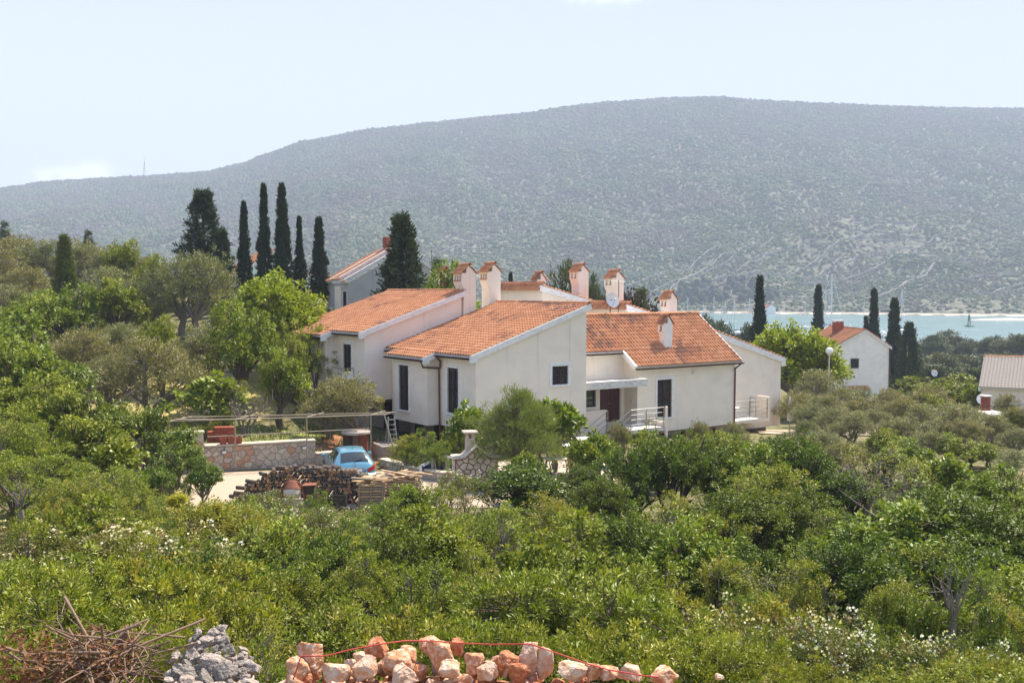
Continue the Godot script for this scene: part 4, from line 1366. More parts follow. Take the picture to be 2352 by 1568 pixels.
func barbecue() -> void:
	var o := thing("stone_barbecue", "stone garden barbecue with dark joints, pale coping and a short chimney", "barbecue", Vector3(-2.28, 0, -41.2), 0.22)
	var b := Build.new()
	var pent := [Vector3(0, -0.2, -0.75), Vector3(1.75, -0.2, -0.75), Vector3(1.75, 1.16, -0.75), Vector3(1.4, 1.2, -0.75), Vector3(0.88, 1.62, -0.75), Vector3(0.36, 1.2, -0.75), Vector3(0, 1.16, -0.75)]
	b.prism(pent, Vector3(0, 0, 0.75))
	part_of(o, "core", b, M.joint_dark)
	var mats := [M.stone_b, M.stone_e, M.stone_e, M.stone_b]
	stone_face(o, Vector3.ZERO, Vector3.RIGHT, PackedVector2Array([Vector2(0.02, 0), Vector2(1.73, 0), Vector2(1.73, 1.13), Vector2(1.4, 1.17), Vector2(0.88, 1.58), Vector2(0.36, 1.17), Vector2(0.02, 1.13)]), 0.30, 0.035, mats, 0.03)
	stone_face(o, Vector3.ZERO, Vector3(0, 0, 1), rect_poly(-0.73, 0, -0.02, 1.13), 0.28, 0.035, mats, 0.03)
	for q in [[Vector3(-0.08, 1.19, 0), Vector3(0.36, 1.23, 0)], [Vector3(0.34, 1.22, 0), Vector3(0.9, 1.68, 0)], [Vector3(0.86, 1.68, 0), Vector3(1.42, 1.22, 0)], [Vector3(1.4, 1.23, 0), Vector3(1.84, 1.19, 0)]]:
		var c := Build.new()
		var dir: Vector3 = (q[1] - q[0]).normalized()
		var up := Vector3(-dir.y, dir.x, 0)
		c.brick(Transform3D(Basis(dir, up, Vector3(0, 0, 1)), (q[0] + q[1]) / 2 + Vector3(0, 0.01, -0.36)), Vector3(q[0].distance_to(q[1]), 0.07, 0.95), 0.012)
		part_of(o, "coping", c, M.stone_e)
	var ch := Build.new()
	ch.box(Vector3(0.5, 1.3, -0.6), Vector3(0.86, 2.15, -0.24), 0.015)
	part_of(o, "chimney", ch, M.stone_b)
	var vent := Build.new()
	vent.box(Vector3(0.6, 1.95, -0.245), Vector3(0.70, 2.15, -0.236))
	vent.box(Vector3(0.495, 1.95, -0.48), Vector3(0.505, 2.15, -0.38))
	part_of(o, "vent_plate", vent, M.rust)  # rust-brown plates on the solid stack where its vents would open
	var cap := Build.new()
	cap.box(Vector3(0.38, 2.16, -0.72), Vector3(0.98, 2.24, -0.12), 0.015)
	part_of(o, "cap", cap, M.stone_e)

# ---------------------------------------------------------------- the car
const CAR := [   # along from the tail, half width, belt height, roof half width, top height
	[0.00, 0.42, 0.70, 0.36, 0.72], [0.03, 0.60, 0.76, 0.50, 0.80], [0.09, 0.73, 0.83, 0.60, 0.90], [0.18, 0.81, 0.89, 0.63, 1.00], [0.36, 0.85, 0.93, 0.60, 1.15], [0.62, 0.865, 0.935, 0.565, 1.33], [0.80, 0.87, 0.935, 0.56, 1.39],
	[1.30, 0.875, 0.93, 0.57, 1.425], [1.85, 0.88, 0.92, 0.57, 1.42], [2.25, 0.88, 0.91, 0.56, 1.36], [2.70, 0.875, 0.90, 0.60, 1.15], [3.05, 0.87, 0.90, 0.66, 0.97], [3.50, 0.85, 0.85, 0.66, 0.89], [3.90, 0.80, 0.74, 0.60, 0.78], [4.15, 0.70, 0.62, 0.5, 0.64], [4.25, 0.58, 0.55, 0.4, 0.56]]

func car_at(s: float, k: float) -> Vector3:                           # a point of the body: s metres from the tail, k from -6 (left sill) over 0 (roof middle) to 6
	var i := 0
	while i < CAR.size() - 2 and s > CAR[i + 1][0]:
		i += 1
	var t := clampf((s - CAR[i][0]) / (CAR[i + 1][0] - CAR[i][0]), 0.0, 1.0)
	var q := []
	for j in range(1, 5):
		q.append(lerpf(CAR[i][j], CAR[i + 1][j], t))
	var w: float = q[0]
	var ends := 1.0 - smoothstep(0.0, 0.12, s) + smoothstep(4.1, 4.25, s)
	var sill := 0.20 + 0.10 * ends
	var ring := [Vector2(0, q[3] + 0.012), Vector2(q[2] * 0.55, q[3]), Vector2(q[2] * 0.93, q[3] - 0.03), Vector2(w * 0.955, q[1] + 0.0), Vector2(w, q[1] * 0.78), Vector2(w * 0.99, 0.42), Vector2(w * 0.93, sill)]
	var a := absf(k)
	var m := mini(int(a), 5)
	var p: Vector2 = ring[m].lerp(ring[m + 1], a - m)
	return Vector3(signf(k) * p.x, p.y, -s)

func car_skin(b: Build, s0: float, s1: float, k0: float, k1: float, ns: int, nk: int, lift := 0.0) -> void:
	for i in ns:
		for j in nk:
			var p := []
			var nn := []
			for q in [[0, 0], [1, 0], [1, 1], [0, 1]]:
				var s := lerpf(s0, s1, float(i + q[0]) / ns)
				var k := lerpf(k0, k1, float(j + q[1]) / nk)
				var ds := car_at(minf(s + 0.04, 4.25), k) - car_at(maxf(s - 0.04, 0.0), k)
				var dk := car_at(s, minf(k + 0.2, 6.0)) - car_at(s, maxf(k - 0.2, -6.0))
				var m := dk.cross(ds).normalized()
				nn.append(m); p.append(car_at(s, k) + m * lift)
			b.smooth_quad(p[0], p[3], p[2], p[1], nn[0], nn[3], nn[2], nn[1])

func car() -> void:
	var o := thing("parked_car", "light blue hatchback parked on the gravel driveway beside the stone wall", "car", Vector3(-6.28, 0.02, -41.2), 0.30)
	var b := Build.new()
	car_skin(b, 0.0, 4.25, -6.0, 6.0, 34, 24)
	var rear := []
	for k in 25:
		rear.append(car_at(0.0, -6.0 + k * 0.5))
	rear.reverse()
	b.fan(rear)
	b.box(Vector3(-0.8, 0.2, -4.1), Vector3(0.8, 0.24, -0.1))
	var bump := []
	for i in 9:
		var x := lerpf(-0.80, 0.80, i / 8.0)
		bump.append(Vector3(x, 0.46, 0.045 - 0.16 * pow(absf(x) / 0.8, 3.0)))
	b.tube(bump, [0.10, 0.125, 0.13, 0.13, 0.13, 0.13, 0.13, 0.125, 0.10], 10)
	part_of(o, "body", b, M.car_blue)
	var g := Build.new()
	car_skin(g, 0.20, 0.64, -1.95, 1.95, 6, 8, 0.008)
	part_of(o, "rear_window", g, M.car_glass)
	for sd in [-1.0, 1.0]:
		var sg := Build.new()
		var k0 := -2.92 if sd < 0 else 2.12
		var k1 := -2.12 if sd < 0 else 2.92
		car_skin(sg, 0.78, 1.40, k0, k1, 4, 3, 0.008)
		part_of(o, "side_window", sg, M.car_glass)
		var sg2 := Build.new()
		car_skin(sg2, 1.47, 2.55, k0, k1, 6, 3, 0.008)
		part_of(o, "side_window", sg2, M.car_glass)
		var tl := Build.new()
		car_skin(tl, 0.012, 0.36, 2.95 if sd > 0 else -3.85, 3.85 if sd > 0 else -2.95, 7, 4, 0.014)
		part_of(o, "tail_light", tl, M.lamp_red)
		var mi := Build.new()
		mi.brick(Transform3D(Basis.IDENTITY, Vector3(sd * 0.97, 0.98, -2.55)), Vector3(0.18, 0.13, 0.10), 0.04)
		part_of(o, "mirror", mi, M.car_blue)
		var dl := Build.new()
		for s in [1.46, 2.62]:
			car_skin(dl, s, s + 0.012, (2.95 if sd > 0 else -5.6), (5.6 if sd > 0 else -2.95), 1, 8, 0.003)
		part_of(o, "door_gap", dl, M.rubber)
		for s in [0.78, 3.38]:
			var wh := Node3D.new()
			wh.name = "wheel"
			var k := 1
			while o.has_node(NodePath(wh.name)):
				wh.name = "wheel_%03d" % k
				k += 1
			o.add_child(wh, true)
			wh.position = Vector3(sd * 0.76, 0.31, -s)
			var ty := Build.new()
			var tt := Transform3D(Basis(Vector3(0, 0, 1), -sd * PI / 2), Vector3.ZERO)
			ty.lathe([Vector2(0.21, -0.1), Vector2(0.30, -0.1), Vector2(0.32, -0.07), Vector2(0.32, 0.09), Vector2(0.30, 0.125), Vector2(0.22, 0.125)], tt, 22)
			part_of(wh, "tyre", ty, M.rubber)
			var rm := Build.new()
			rm.lathe([Vector2(0.22, 0.10), Vector2(0.20, 0.11), Vector2(0.05, 0.095), Vector2(0.0, 0.10)], tt, 22)
			for a in 5:
				rm.brick(tt * Transform3D(Basis(Vector3.UP, TAU * a / 5), Vector3.ZERO) * Transform3D(Basis.IDENTITY, Vector3(0.12, 0.115, 0)), Vector3(0.18, 0.02, 0.06), 0.008)
			part_of(wh, "rim", rm, M.steel)
	var pl := Build.new()
	pl.brick(Transform3D(Basis.IDENTITY, Vector3(0, 0.70, 0.012)), Vector3(0.52, 0.11, 0.02), 0.006)
	part_of(o, "number_plate", pl, M.white_paint)
	var ch := Build.new()
	ch.bar(Vector3(-0.36, 0.79, 0.0), Vector3(0.36, 0.79, 0.0), 0.03, 0.04, 0.008)
	part_of(o, "chrome_bar", ch, M.steel)
	var badge := Build.new()
	var ring := []
	for i in 17:
		ring.append(car_at(0.125, 0.0) + Vector3(0, 0.0, 0.02) + Basis(Vector3.RIGHT, -0.75) * Vector3(cos(TAU * i / 16) * 0.05, sin(TAU * i / 16) * 0.05, 0))
	badge.tube(ring, ring.map(func(_p): return 0.008), 6, false)
	part_of(o, "badge", badge, M.steel)
	var wp := Build.new()
	wp.bar(car_at(0.21, 0.0) + Vector3(0, 0.02, 0.02), car_at(0.27, 0.9) + Vector3(0, 0.02, 0.02), 0.03, 0.02, 0.006)
	part_of(o, "rear_wiper", wp, M.rubber)
	var an := Build.new()
	an.rod(car_at(0.95, 0.0), car_at(0.95, 0.0) + Vector3(0, 0.26, 0.16), 0.006)
	part_of(o, "aerial", an, M.rubber)

# ---------------------------------------------------------------- firewood
func log_mesh(seed_: int, end_mat: Material) -> ArrayMesh:
	var r := RandomNumberGenerator.new()
	r.seed = seed_
	var rad := []
	for k in 9:
		rad.append(r.randf_range(0.86, 1.1))
	var side := Build.new()
	var ends := Build.new()
	var ring := func(z: float) -> Array:
		var a := []
		for k in 9:
			a.append(Vector3(cos(TAU * k / 9) * rad[k], sin(TAU * k / 9) * rad[k] * 0.95, z))
		return a
	var f: Array = ring.call(0.5)
	var e: Array = ring.call(-0.5)
	for k in 9:
		var k2 := (k + 1) % 9
		side.smooth_quad(e[k], e[k2], f[k2], f[k], Vector3(e[k].x, e[k].y, 0), Vector3(e[k2].x, e[k2].y, 0), Vector3(e[k2].x, e[k2].y, 0), Vector3(e[k].x, e[k].y, 0))
		ends.quad(f[k] * Vector3(0.9, 0.9, 1.0), f[k], f[k2], f[k2] * Vector3(0.9, 0.9, 1.0))
	var inner := f.map(func(p): return p * Vector3(0.9, 0.9, 1.0))
	ends.fan(inner)
	var back := e.duplicate()
	back.reverse()
	ends.fan(back)
	var m := side.mesh(M.log_bark)
	var a := []
	a.resize(Mesh.ARRAY_MAX)
	a[Mesh.ARRAY_VERTEX] = ends.v; a[Mesh.ARRAY_NORMAL] = ends.n
	m.add_surface_from_arrays(Mesh.PRIMITIVE_TRIANGLES, a)
	m.surface_set_material(1, end_mat)
	return m

func wood_stack() -> void:
	var kinds := [log_mesh(1, M.log_end), log_mesh(2, M.log_end_orange), log_mesh(3, M.log_bark), log_mesh(4, M.bark_brown), log_mesh(5, M.log_end_orange), log_mesh(6, M.bark_brown)]
	var count := 0
	var x := -10.3
	while x < -5.25:
		var high := 1.22 * smoothstep(-11.2, -8.6, x) - 0.22 * smoothstep(-5.9, -5.0, x)
		var y := 0.06
		var row := 0
		while y < high:
			var rad := rng.randf_range(0.055, 0.085)
			var at := Vector3(x + (0.075 if row % 2 else 0.0) + rng.randf_range(-0.02, 0.02), y + rng.randf_range(-0.012, 0.012), -38.35 + rng.randf_range(-0.05, 0.05))
			place_log(kinds, at, rad, rng.randf_range(0.42, 0.55), rng.randf_range(-0.08, 0.08), "firewood log in the long stack before the blue car")
			count += 1
			y += 0.128
			row += 1
		x += 0.156
	for i in 34:                                                       # thrown on top and down the left end
		var tx := rng.randf_range(-10.4, -6.6)
		var high := 1.24 * smoothstep(-11.2, -8.6, tx)
		place_log(kinds, Vector3(tx, high + rng.randf_range(0.0, 0.12), -38.3 + rng.randf_range(-0.25, 0.2)), rng.randf_range(0.06, 0.095), rng.randf_range(0.3, 0.5), rng.randf_range(0.3, 1.2), "short barked log thrown loosely on top of the firewood stack")

func place_log(kinds: Array, at: Vector3, rad: float, len_: float, turn: float, label: String) -> void:
	var o := MeshInstance3D.new()
	o.mesh = kinds[rng.randi() % kinds.size()]
	o.name = numbered("firewood_log")
	add_child(o, true)
	o.transform = Transform3D(Basis(Vector3.UP, turn) * Basis(Vector3(0, 0, 1), rng.randf() * TAU) * Basis.from_scale(Vector3(rad, rad, len_)), at)
	tag(o, label, "firewood", "firewood stacked below the driveway" if label.begins_with("firewood") else "logs thrown on the firewood")

func cement_mixer() -> void:
	var at := spot(667, 1178, 36.6)
	at.y = ground_height(at.x, at.z)
	var o := thing("cement_mixer", "rusty cement mixer with a half white drum before the firewood", "cement mixer", at, 0.05)
	var tilt := Transform3D(Basis(Vector3.RIGHT, -0.35), Vector3(0, 0.78, 0))
	var d := Build.new()
	d.lathe([Vector2(0.20, 0.0), Vector2(0.31, 0.10), Vector2(0.325, 0.26)], tilt * Transform3D(Basis.IDENTITY, Vector3(0, -0.25, 0)), 26)
	d.lathe([Vector2(0.0, 0.0), Vector2(0.20, 0.0)], tilt * Transform3D(Basis.IDENTITY, Vector3(0, -0.25, 0)), 26)
	part_of(o, "drum", d, M.cement_white)
	var d2 := Build.new()
	d2.lathe([Vector2(0.325, 0.0), Vector2(0.335, 0.02), Vector2(0.325, 0.05), Vector2(0.22, 0.30), Vector2(0.19, 0.32), Vector2(0.175, 0.30), Vector2(0.29, 0.04)], tilt * Transform3D(Basis.IDENTITY, Vector3(0, 0.01, 0)), 26)
	part_of(o, "drum_mouth", d2, M.rust)
	var y := Build.new()
	var arch := []
	for i in 13:
		var a := PI * i / 12.0
		arch.append(Vector3(cos(a) * 0.40, 0.76 + sin(a) * 0.38, 0.02))
	y.tube(arch, arch.map(func(_p): return 0.035), 7)
	part_of(o, "yoke", y, M.rust)
	for sx in [-1.0, 1.0]:
		for sz in [-0.3, 0.3]:
			var l := Build.new()
			l.bar(Vector3(sx * 0.42, 0.85, sz * 0.25), Vector3(sx * 0.45, -0.05, sz), 0.05, 0.05, 0.005)
			part_of(o, "leg", l, M.rust)
	var c := Build.new()
	c.bar(Vector3(-0.45, 0.42, 0.22), Vector3(0.45, 0.42, 0.22), 0.06, 0.07, 0.006)
	c.bar(Vector3(-0.45, 0.42, -0.22), Vector3(0.45, 0.42, -0.22), 0.06, 0.07, 0.006)
	part_of(o, "crossbar", c, M.cement_white)
	var mo := Build.new()
	mo.box(Vector3(0.42, 0.68, -0.2), Vector3(0.78, 0.98, 0.16), 0.02)
	part_of(o, "motor_box", mo, M.flue_dark)
	var lid := Build.new()
	lid.brick(Transform3D(Basis(Vector3(0, 0, 1), 0.04), Vector3(0.60, 1.0, -0.02)), Vector3(0.46, 0.035, 0.46), 0.01)
	part_of(o, "motor_lid", lid, M.rust)
	var bk := thing("blue_bucket", "small blue bucket beside the cement mixer", "bucket", at + Vector3(0.62, 0.2, 0.12))
	var bb := Build.new()
	bb.lathe([Vector2(0.0, 0.0), Vector2(0.10, 0.0), Vector2(0.13, 0.26), Vector2(0.12, 0.26), Vector2(0.095, 0.02), Vector2(0.0, 0.02)], Transform3D.IDENTITY, 16)
	part_of(bk, "pail", bb, plain("blue_plastic", lin(0.06, 0.22, 0.5), 0.5))
	var bh := Build.new()
	var hp := []
	for i in 9:
		hp.append(Vector3(cos(PI * i / 8) * 0.13, 0.26 + sin(PI * i / 8) * 0.1, 0))
	bh.tube(hp, hp.map(func(_p): return 0.006), 5)
	part_of(bk, "handle", bh, M.steel)
	var cr := thing("wooden_crate", "dark weathered crate standing against the right part of the firewood", "crate", Vector3(at.x + 1.28, at.y, at.z - 0.35))
	for i in 4:
		var s := Build.new()
		s.box(Vector3(0, 0.14 * i + 0.01, 0), Vector3(0.55, 0.14 * i + 0.13, 0.03), 0.005)
		part_of(cr, "slat", s, M.bark_dark)
	var ps := Build.new()
	ps.box(Vector3(0.0, 0, -0.35), Vector3(0.04, 0.58, -0.004)); ps.box(Vector3(0.51, 0, -0.35), Vector3(0.55, 0.58, -0.004))
	part_of(cr, "side", ps, M.bark_dark)

func lumber() -> void:
	for q in [[850.0, 37.6, 0.95, 0.95, "stack of weathered planks held by upright posts right of the firewood", 0.12], [918.0, 39.6, 1.5, 0.72, "wider plank heap with pale offcuts on top, nearest the low garden wall", -0.1]]:
		var at := on_ground(q[0], q[1])
		var o := thing("plank_stack", q[4], "planks", at, q[5], "plank stacks beside the firewood")
		var w: float = q[2]
		var list := []
		var unit := BoxMesh.new()
		unit.size = Vector3.ONE
		var y := 0.06
		while y < q[3]:
			for z in [-0.3, -0.1, 0.1, 0.3]:
				var l := w * rng.randf_range(0.85, 1.1)
				list.append([unit, M.plank_grey if rng.randf() < 0.7 else M.plank_new, Transform3D(Basis(Vector3.UP, rng.randf_range(-0.05, 0.05)) * Basis.from_scale(Vector3(l, 0.07, 0.19)), Vector3(rng.randf_range(-0.05, 0.05), y, z))])
			y += 0.10
		for i in 26:
			var t := Basis(Vector3.UP, rng.randf_range(-0.5, 0.5) if i < 21 else 1.1) * Basis(Vector3(0, 0, 1), rng.randf_range(-0.12, 0.12))
			list.append([unit, M.plank_new if rng.randf() < 0.75 else M.plank_grey, Transform3D(t * Basis.from_scale(Vector3(rng.randf_range(0.35, w * 0.9), 0.035, rng.randf_range(0.06, 0.14))), Vector3(rng.randf_range(-0.4, 0.4) * w, y + rng.randf_range(-0.02, 0.16), rng.randf_range(-0.35, 0.38)))])
		pieces(o, "plank", list)
		for x in [-0.46, -0.02, 0.42]:
			var p := Build.new()
			p.bar(Vector3(x * w - 0.04, -0.05, 0.44), Vector3(x * w + 0.04, q[3] + 0.05, 0.43), 0.06, 0.05, 0.005)
			part_of(o, "post", p, M.plank_grey)

func pergola() -> void:
	var o := thing("pergola_frame", "open pergola frame of thin tan pipes in front of the retaining wall", "pergola", Vector3(-14.9, 0, -44.0))
	var top := spot(372, 969, 43.6) - o.position
	var ends := spot(888, 953, 47.2) - o.position
	for q in [[0.02, 0.0, 0.6], [0.30, 0.0, 1.9], [0.62, 0.0, 2.6], [0.92, 0.0, 1.9]]:
		var p := top.lerp(ends, q[0])
		var b := Build.new()
		b.rod(p, Vector3(p.x, p.y - q[2] - 0.2, p.z), 0.03)
		part_of(o, "post", b, M.pipe)
	var sl := Build.new()
	sl.rod(top.lerp(ends, 0.985), top.lerp(ends, 0.985) + Vector3(0.62, -2.1, 0.5), 0.035)
	part_of(o, "brace", sl, M.pipe)
	for k in 5:
		var off := Vector3(0.12 * k, 0.02 * (k % 2), -0.42 * k)
		var b := Build.new()
		var pts := []
		for i in 9:
			pts.append((top + off).lerp(ends + off * 0.6, i / 8.0) - Vector3.UP * 0.05 * sin(PI * i / 8.0) * (k % 3))
		b.tube(pts, pts.map(func(_p): return 0.018), 6)
		part_of(o, "rail", b, M.pipe)
	var mr := Build.new()
	mr.rod(top.lerp(ends, 0.18) - Vector3.UP * 0.72, top.lerp(ends, 0.92) - Vector3.UP * 0.62, 0.024)
	part_of(o, "rail", mr, M.pipe)
	for t in [0.02, 0.30, 0.62, 0.92]:
		var b := Build.new()
		b.rod(top.lerp(ends, t), top.lerp(ends, t) + Vector3(0.45, 0.0, -1.7), 0.022)
		part_of(o, "crossbar", b, M.pipe)

func chair(at: Vector3, turn: float, label: String) -> void:
	var o := thing("wicker_armchair", label, "chair", at, turn, "wicker chairs round the garden table")
	var s := Build.new()
	s.lathe([Vector2(0.0, 0.41), Vector2(0.24, 0.41), Vector2(0.26, 0.43), Vector2(0.24, 0.455), Vector2(0.0, 0.45)], Transform3D.IDENTITY, 16)
	part_of(o, "seat", s, M.wicker)
	var b := Build.new()
	for i in 14:
		var a := lerpf(-0.15, PI + 0.15, i / 14.0)
		var a2 := lerpf(-0.15, PI + 0.15, (i + 1) / 14.0)
		var h0 := 0.66 + 0.20 * maxf(sin(a), 0.0)
		var h1 := 0.66 + 0.20 * maxf(sin(a2), 0.0)
		var d0 := Vector3(cos(a) * 0.27, 0, -sin(a) * 0.25)
		var d1 := Vector3(cos(a2) * 0.27, 0, -sin(a2) * 0.25)
		var low := 0.45 if i > 2 and i < 11 else 0.60
		b.quad(d0 + Vector3(0, low, 0), d1 + Vector3(0, low, 0), d1 * 1.08 + Vector3(0, h1, 0), d0 * 1.08 + Vector3(0, h0, 0))
		b.quad(d1 * 0.96 + Vector3(0, low, 0), d0 * 0.96 + Vector3(0, low, 0), d0 * 1.04 + Vector3(0, h0, 0), d1 * 1.04 + Vector3(0, h1, 0))
		b.rod(d0 * 1.06 + Vector3(0, h0, 0), d1 * 1.06 + Vector3(0, h1, 0), 0.016, 5)
	part_of(o, "backrest", b, M.wicker)
	for q in [[-0.2, 0.18], [0.2, 0.18], [-0.2, -0.18], [0.2, -0.18]]:
		var l := Build.new()
		l.rod(Vector3(q[0], 0.42, q[1]), Vector3(q[0] * 1.2, 0, q[1] * 1.2), 0.016)
		if q[1] > 0:
			l.rod(Vector3(q[0] * 1.2, 0.42, q[1]), Vector3(q[0] * 1.32, 0.66, q[1] * 0.3), 0.014)
		part_of(o, "leg", l, M.wicker)

func terrace_things() -> void:
	var at := Vector3(2.0, 0.03, -44.0)
	var t := thing("garden_table", "pale garden table with black crossed legs on the terrace", "table", at, 0.35)
	var top := Build.new()
	top.box(Vector3(-0.62, 0.70, -0.4), Vector3(0.62, 0.745, 0.4), 0.012)
	part_of(t, "tabletop", top, M.cement_white)
	for sx in [-0.38, 0.38]:
		for sg in [-1.0, 1.0]:
			var l := Build.new()
			var pts := []
			for i in 7:
				var f := i / 6.0
				pts.append(Vector3(sx, 0.7 * (1.0 - f), sg * (0.30 - 0.52 * sin(f * PI * 0.5) + 0.35 * f * f)))
			l.tube(pts, pts.map(func(_p): return 0.02), 6)
			part_of(t, "leg", l, M.rubber)
	chair(at + Vector3(0.62, 0, 0.52), -0.5 + PI, "wicker armchair in front of the garden table, its back to the photographer")
	chair(at + Vector3(0.95, 0, -0.25), -1.9, "wicker armchair at the right end of the garden table")
	chair(at + Vector3(-0.85, 0, -0.2), 1.6, "half hidden wicker armchair at the left end of the garden table")
	# drying rack and a white chest under the house
	var dr := thing("drying_rack", "folding steel drying rack standing below the stair", "drying rack", spot(1315, 1072, 46.5) * Vector3(1, 0, 1) + Vector3(0, 0.03, 0), 0.5)
	var f := Build.new()
	for x in [-0.7, 0.7]:
		f.rod(Vector3(x, 0.95, -0.28), Vector3(x, 0.95, 0.28), 0.012)
	for i in 8:
		f.rod(Vector3(-0.7, 0.95, -0.28 + i * 0.08), Vector3(0.7, 0.95, -0.28 + i * 0.08), 0.006, 5)
	part_of(dr, "rack", f, M.steel)
	for sg in [-1.0, 1.0]:
		var l := Build.new()
		for x in [-0.4, 0.4]:
			l.rod(Vector3(x, 0.94, sg * 0.25), Vector3(x, 0, -sg * 0.3), 0.012)
		part_of(dr, "leg", l, M.steel)
	var wc := thing("white_chest", "white chest standing under the house near the stair foot", "chest", spot(1338, 1015, 49.0) * Vector3(1, 0, 1) + Vector3(0, 0.02, 0), HOUSE_TURN)
	var cb := Build.new()
	cb.box(Vector3(-0.55, 0, -0.3), Vector3(0.55, 0.8, 0.3), 0.02)
	part_of(wc, "cabinet", cb, M.white_paint)
	var cl := Build.new()
	cl.box(Vector3(-0.57, 0.804, -0.32), Vector3(0.57, 0.88, 0.32), 0.02)
	part_of(wc, "lid", cl, M.white_paint)
	# dinghy leaning on its side behind the barbecue
	var dg := thing("dinghy", "small white and blue plastic dinghy tipped on its side beside the barbecue", "boat", Vector3(-3.0, 0.42, -43.6), 0.5)
	dg.rotation.z = 0.0
	var hull := Build.new()
	var inner := Build.new()
	var rings := []
	var rin := []
	for i in 9:
		var s := i / 8.0
		var w := 0.55 * pow(sin(clampf(0.18 + s * 0.9, 0.0, 1.0) * PI * 0.5 + (0.0 if s < 0.6 else (s - 0.6) * 1.6)), 0.8) * (1.0 - 0.55 * smoothstep(0.6, 1.0, s))
		var line := []
		var li := []
		for k in 9:
			var a := PI * k / 8.0
			line.append(Vector3(-0.9 + 1.8 * s, cos(a) * w, -sin(a) * 0.34))
			li.append(Vector3(-0.9 + 0.06 + 1.68 * s, cos(a) * (w - 0.09), 0.03 - sin(a) * 0.24))
		rings.append(line); rin.append(li)
	for i in 8:
		for k in 8:
			hull.quad(rings[i][k], rings[i + 1][k], rings[i + 1][k + 1], rings[i][k + 1])
			inner.quad(rin[i][k + 1], rin[i + 1][k + 1], rin[i + 1][k], rin[i][k])
		hull.quad(rings[i][0], rin[i][0], rin[i + 1][0], rings[i + 1][0])
		hull.quad(rin[i][8], rings[i][8], rings[i + 1][8], rin[i + 1][8])
	hull.fan(rings[0]); 
	var bow: Array = rings[8].duplicate()
	bow.reverse()
	hull.fan(bow)
	inner.fan(rin[0]); inner.fan(rin[8])
	part_of(dg, "hull", hull, M.dinghy_white)
	part_of(dg, "inside", inner, M.dinghy_blue)
	for x in [-0.35, 0.3]:
		var th := Build.new()
		th.box(Vector3(x - 0.1, -0.42, -0.06), Vector3(x + 0.1, 0.42, 0.0), 0.01)
		part_of(dg, "thwart", th, M.dinghy_white)
	# ladder, clay blocks, flower boxes, stone table
	var la := thing("step_ladder", "aluminium step ladder standing open beside the house wall", "ladder", spot(897, 1020, 48.6), 0.4)
	for s in [-1.0, 1.0]:
		var p := Build.new()
		p.bar(Vector3(s * 0.22, 0, 0.25), Vector3(s * 0.15, 1.25, 0.0), 0.03, 0.06, 0.004)
		p.bar(Vector3(s * 0.22, 0, -0.3), Vector3(s * 0.15, 1.25, -0.02), 0.025, 0.03, 0.004)
		part_of(la, "stile", p, M.steel)
	for i in 5:
		var st := Build.new()
		st.box(Vector3(-0.21 + i * 0.012, 0.2 + i * 0.23, 0.20 - i * 0.046 - 0.05), Vector3(0.21 - i * 0.012, 0.23 + i * 0.23, 0.20 - i * 0.046 + 0.05), 0.004)
		part_of(la, "tread", st, M.steel)
	var foot := Build.new()
	foot.box(Vector3(-0.7, -1.2, -0.8), Vector3(0.9, -0.01, 0.7), 0.03)
	var ft := thing("stone_step", "broad stone step under the ladder", "step", la.position, 0.4)
	part_of(ft, "slab", foot, M.limestone_grey)
	var cbk := thing("clay_block_stack", "stack of red hollow clay blocks on the terrace behind the wall", "clay blocks", on_ground(503, 46.2) , 0.12)
	var blk := Build.new()
	blk.box(Vector3(-0.145, 0, -0.1), Vector3(0.145, 0.195, 0.1), 0.006)
	for x in [-0.07, 0.07]:
		for y in [0.05, 0.145]:
			blk.brick(Transform3D(Basis.IDENTITY, Vector3(x, y, 0.0995)), Vector3(0.1, 0.07, 0.004))
	var bm := blk.mesh()
	var list := []
	for y in 4:
		for x in 4:
			for z in 2:
				if y == 3 and x == 0:
					continue
				list.append([bm, M.terracotta, Transform3D(Basis(Vector3.UP, rng.randf_range(-0.05, 0.05)), Vector3(-0.45 + x * 0.3, y * 0.2, -z * 0.23))])
	pieces(cbk, "block", list)
	var lbl := ["left flower box of the three red ones on the retaining wall", "middle red flower box on the wall, the one with a taller back", "right flower box of the three red ones on the retaining wall"]
	for i in 3:
		var p := Vector3(-15.4, 1.19, -44.0) + Vector3(0.934, 0, -0.358) * (2.72 + 0.22 + i * 0.33) + Vector3(-0.05, 0, -0.12)
		var fl := thing("flower_box", lbl[i], "flower box", p, 0.36, "red flower boxes on the wall")
		var fb := Build.new()
		var hh := 0.27 if i != 1 else 0.30
		for q in [[-0.13, -0.13, 0.13, -0.10], [-0.13, 0.10, 0.13, 0.13], [-0.13, -0.10, -0.10, 0.10], [0.10, -0.10, 0.13, 0.10]]:
			fb.box(Vector3(q[0], 0, q[1]), Vector3(q[2], hh + (0.2 if i == 1 and q[1] < -0.11 and q[0] < -0.12 and q[2] > 0.12 else 0.0), q[3]))
		fb.box(Vector3(-0.10, 0.001, -0.10), Vector3(0.10, 0.03, 0.10))
		part_of(fl, "box", fb, M.terracotta)
		var so := Build.new()
		so.box(Vector3(-0.098, 0.03, -0.098), Vector3(0.098, hh - 0.05, 0.098))
		part_of(fl, "soil", so, M.bark_dark)
	var stt := thing("stone_table", "round stone slab table on dark pedestals under the olive tree", "table", on_ground(815, 48.6), 0.2)
	var sl := Build.new()
	sl.lathe([Vector2(0.0, 0.86), Vector2(0.66, 0.86), Vector2(0.70, 0.90), Vector2(0.69, 0.97), Vector2(0.65, 1.0), Vector2(0.0, 1.0)], Transform3D.IDENTITY, 18)
	part_of(stt, "slab", sl, M.stone_d)
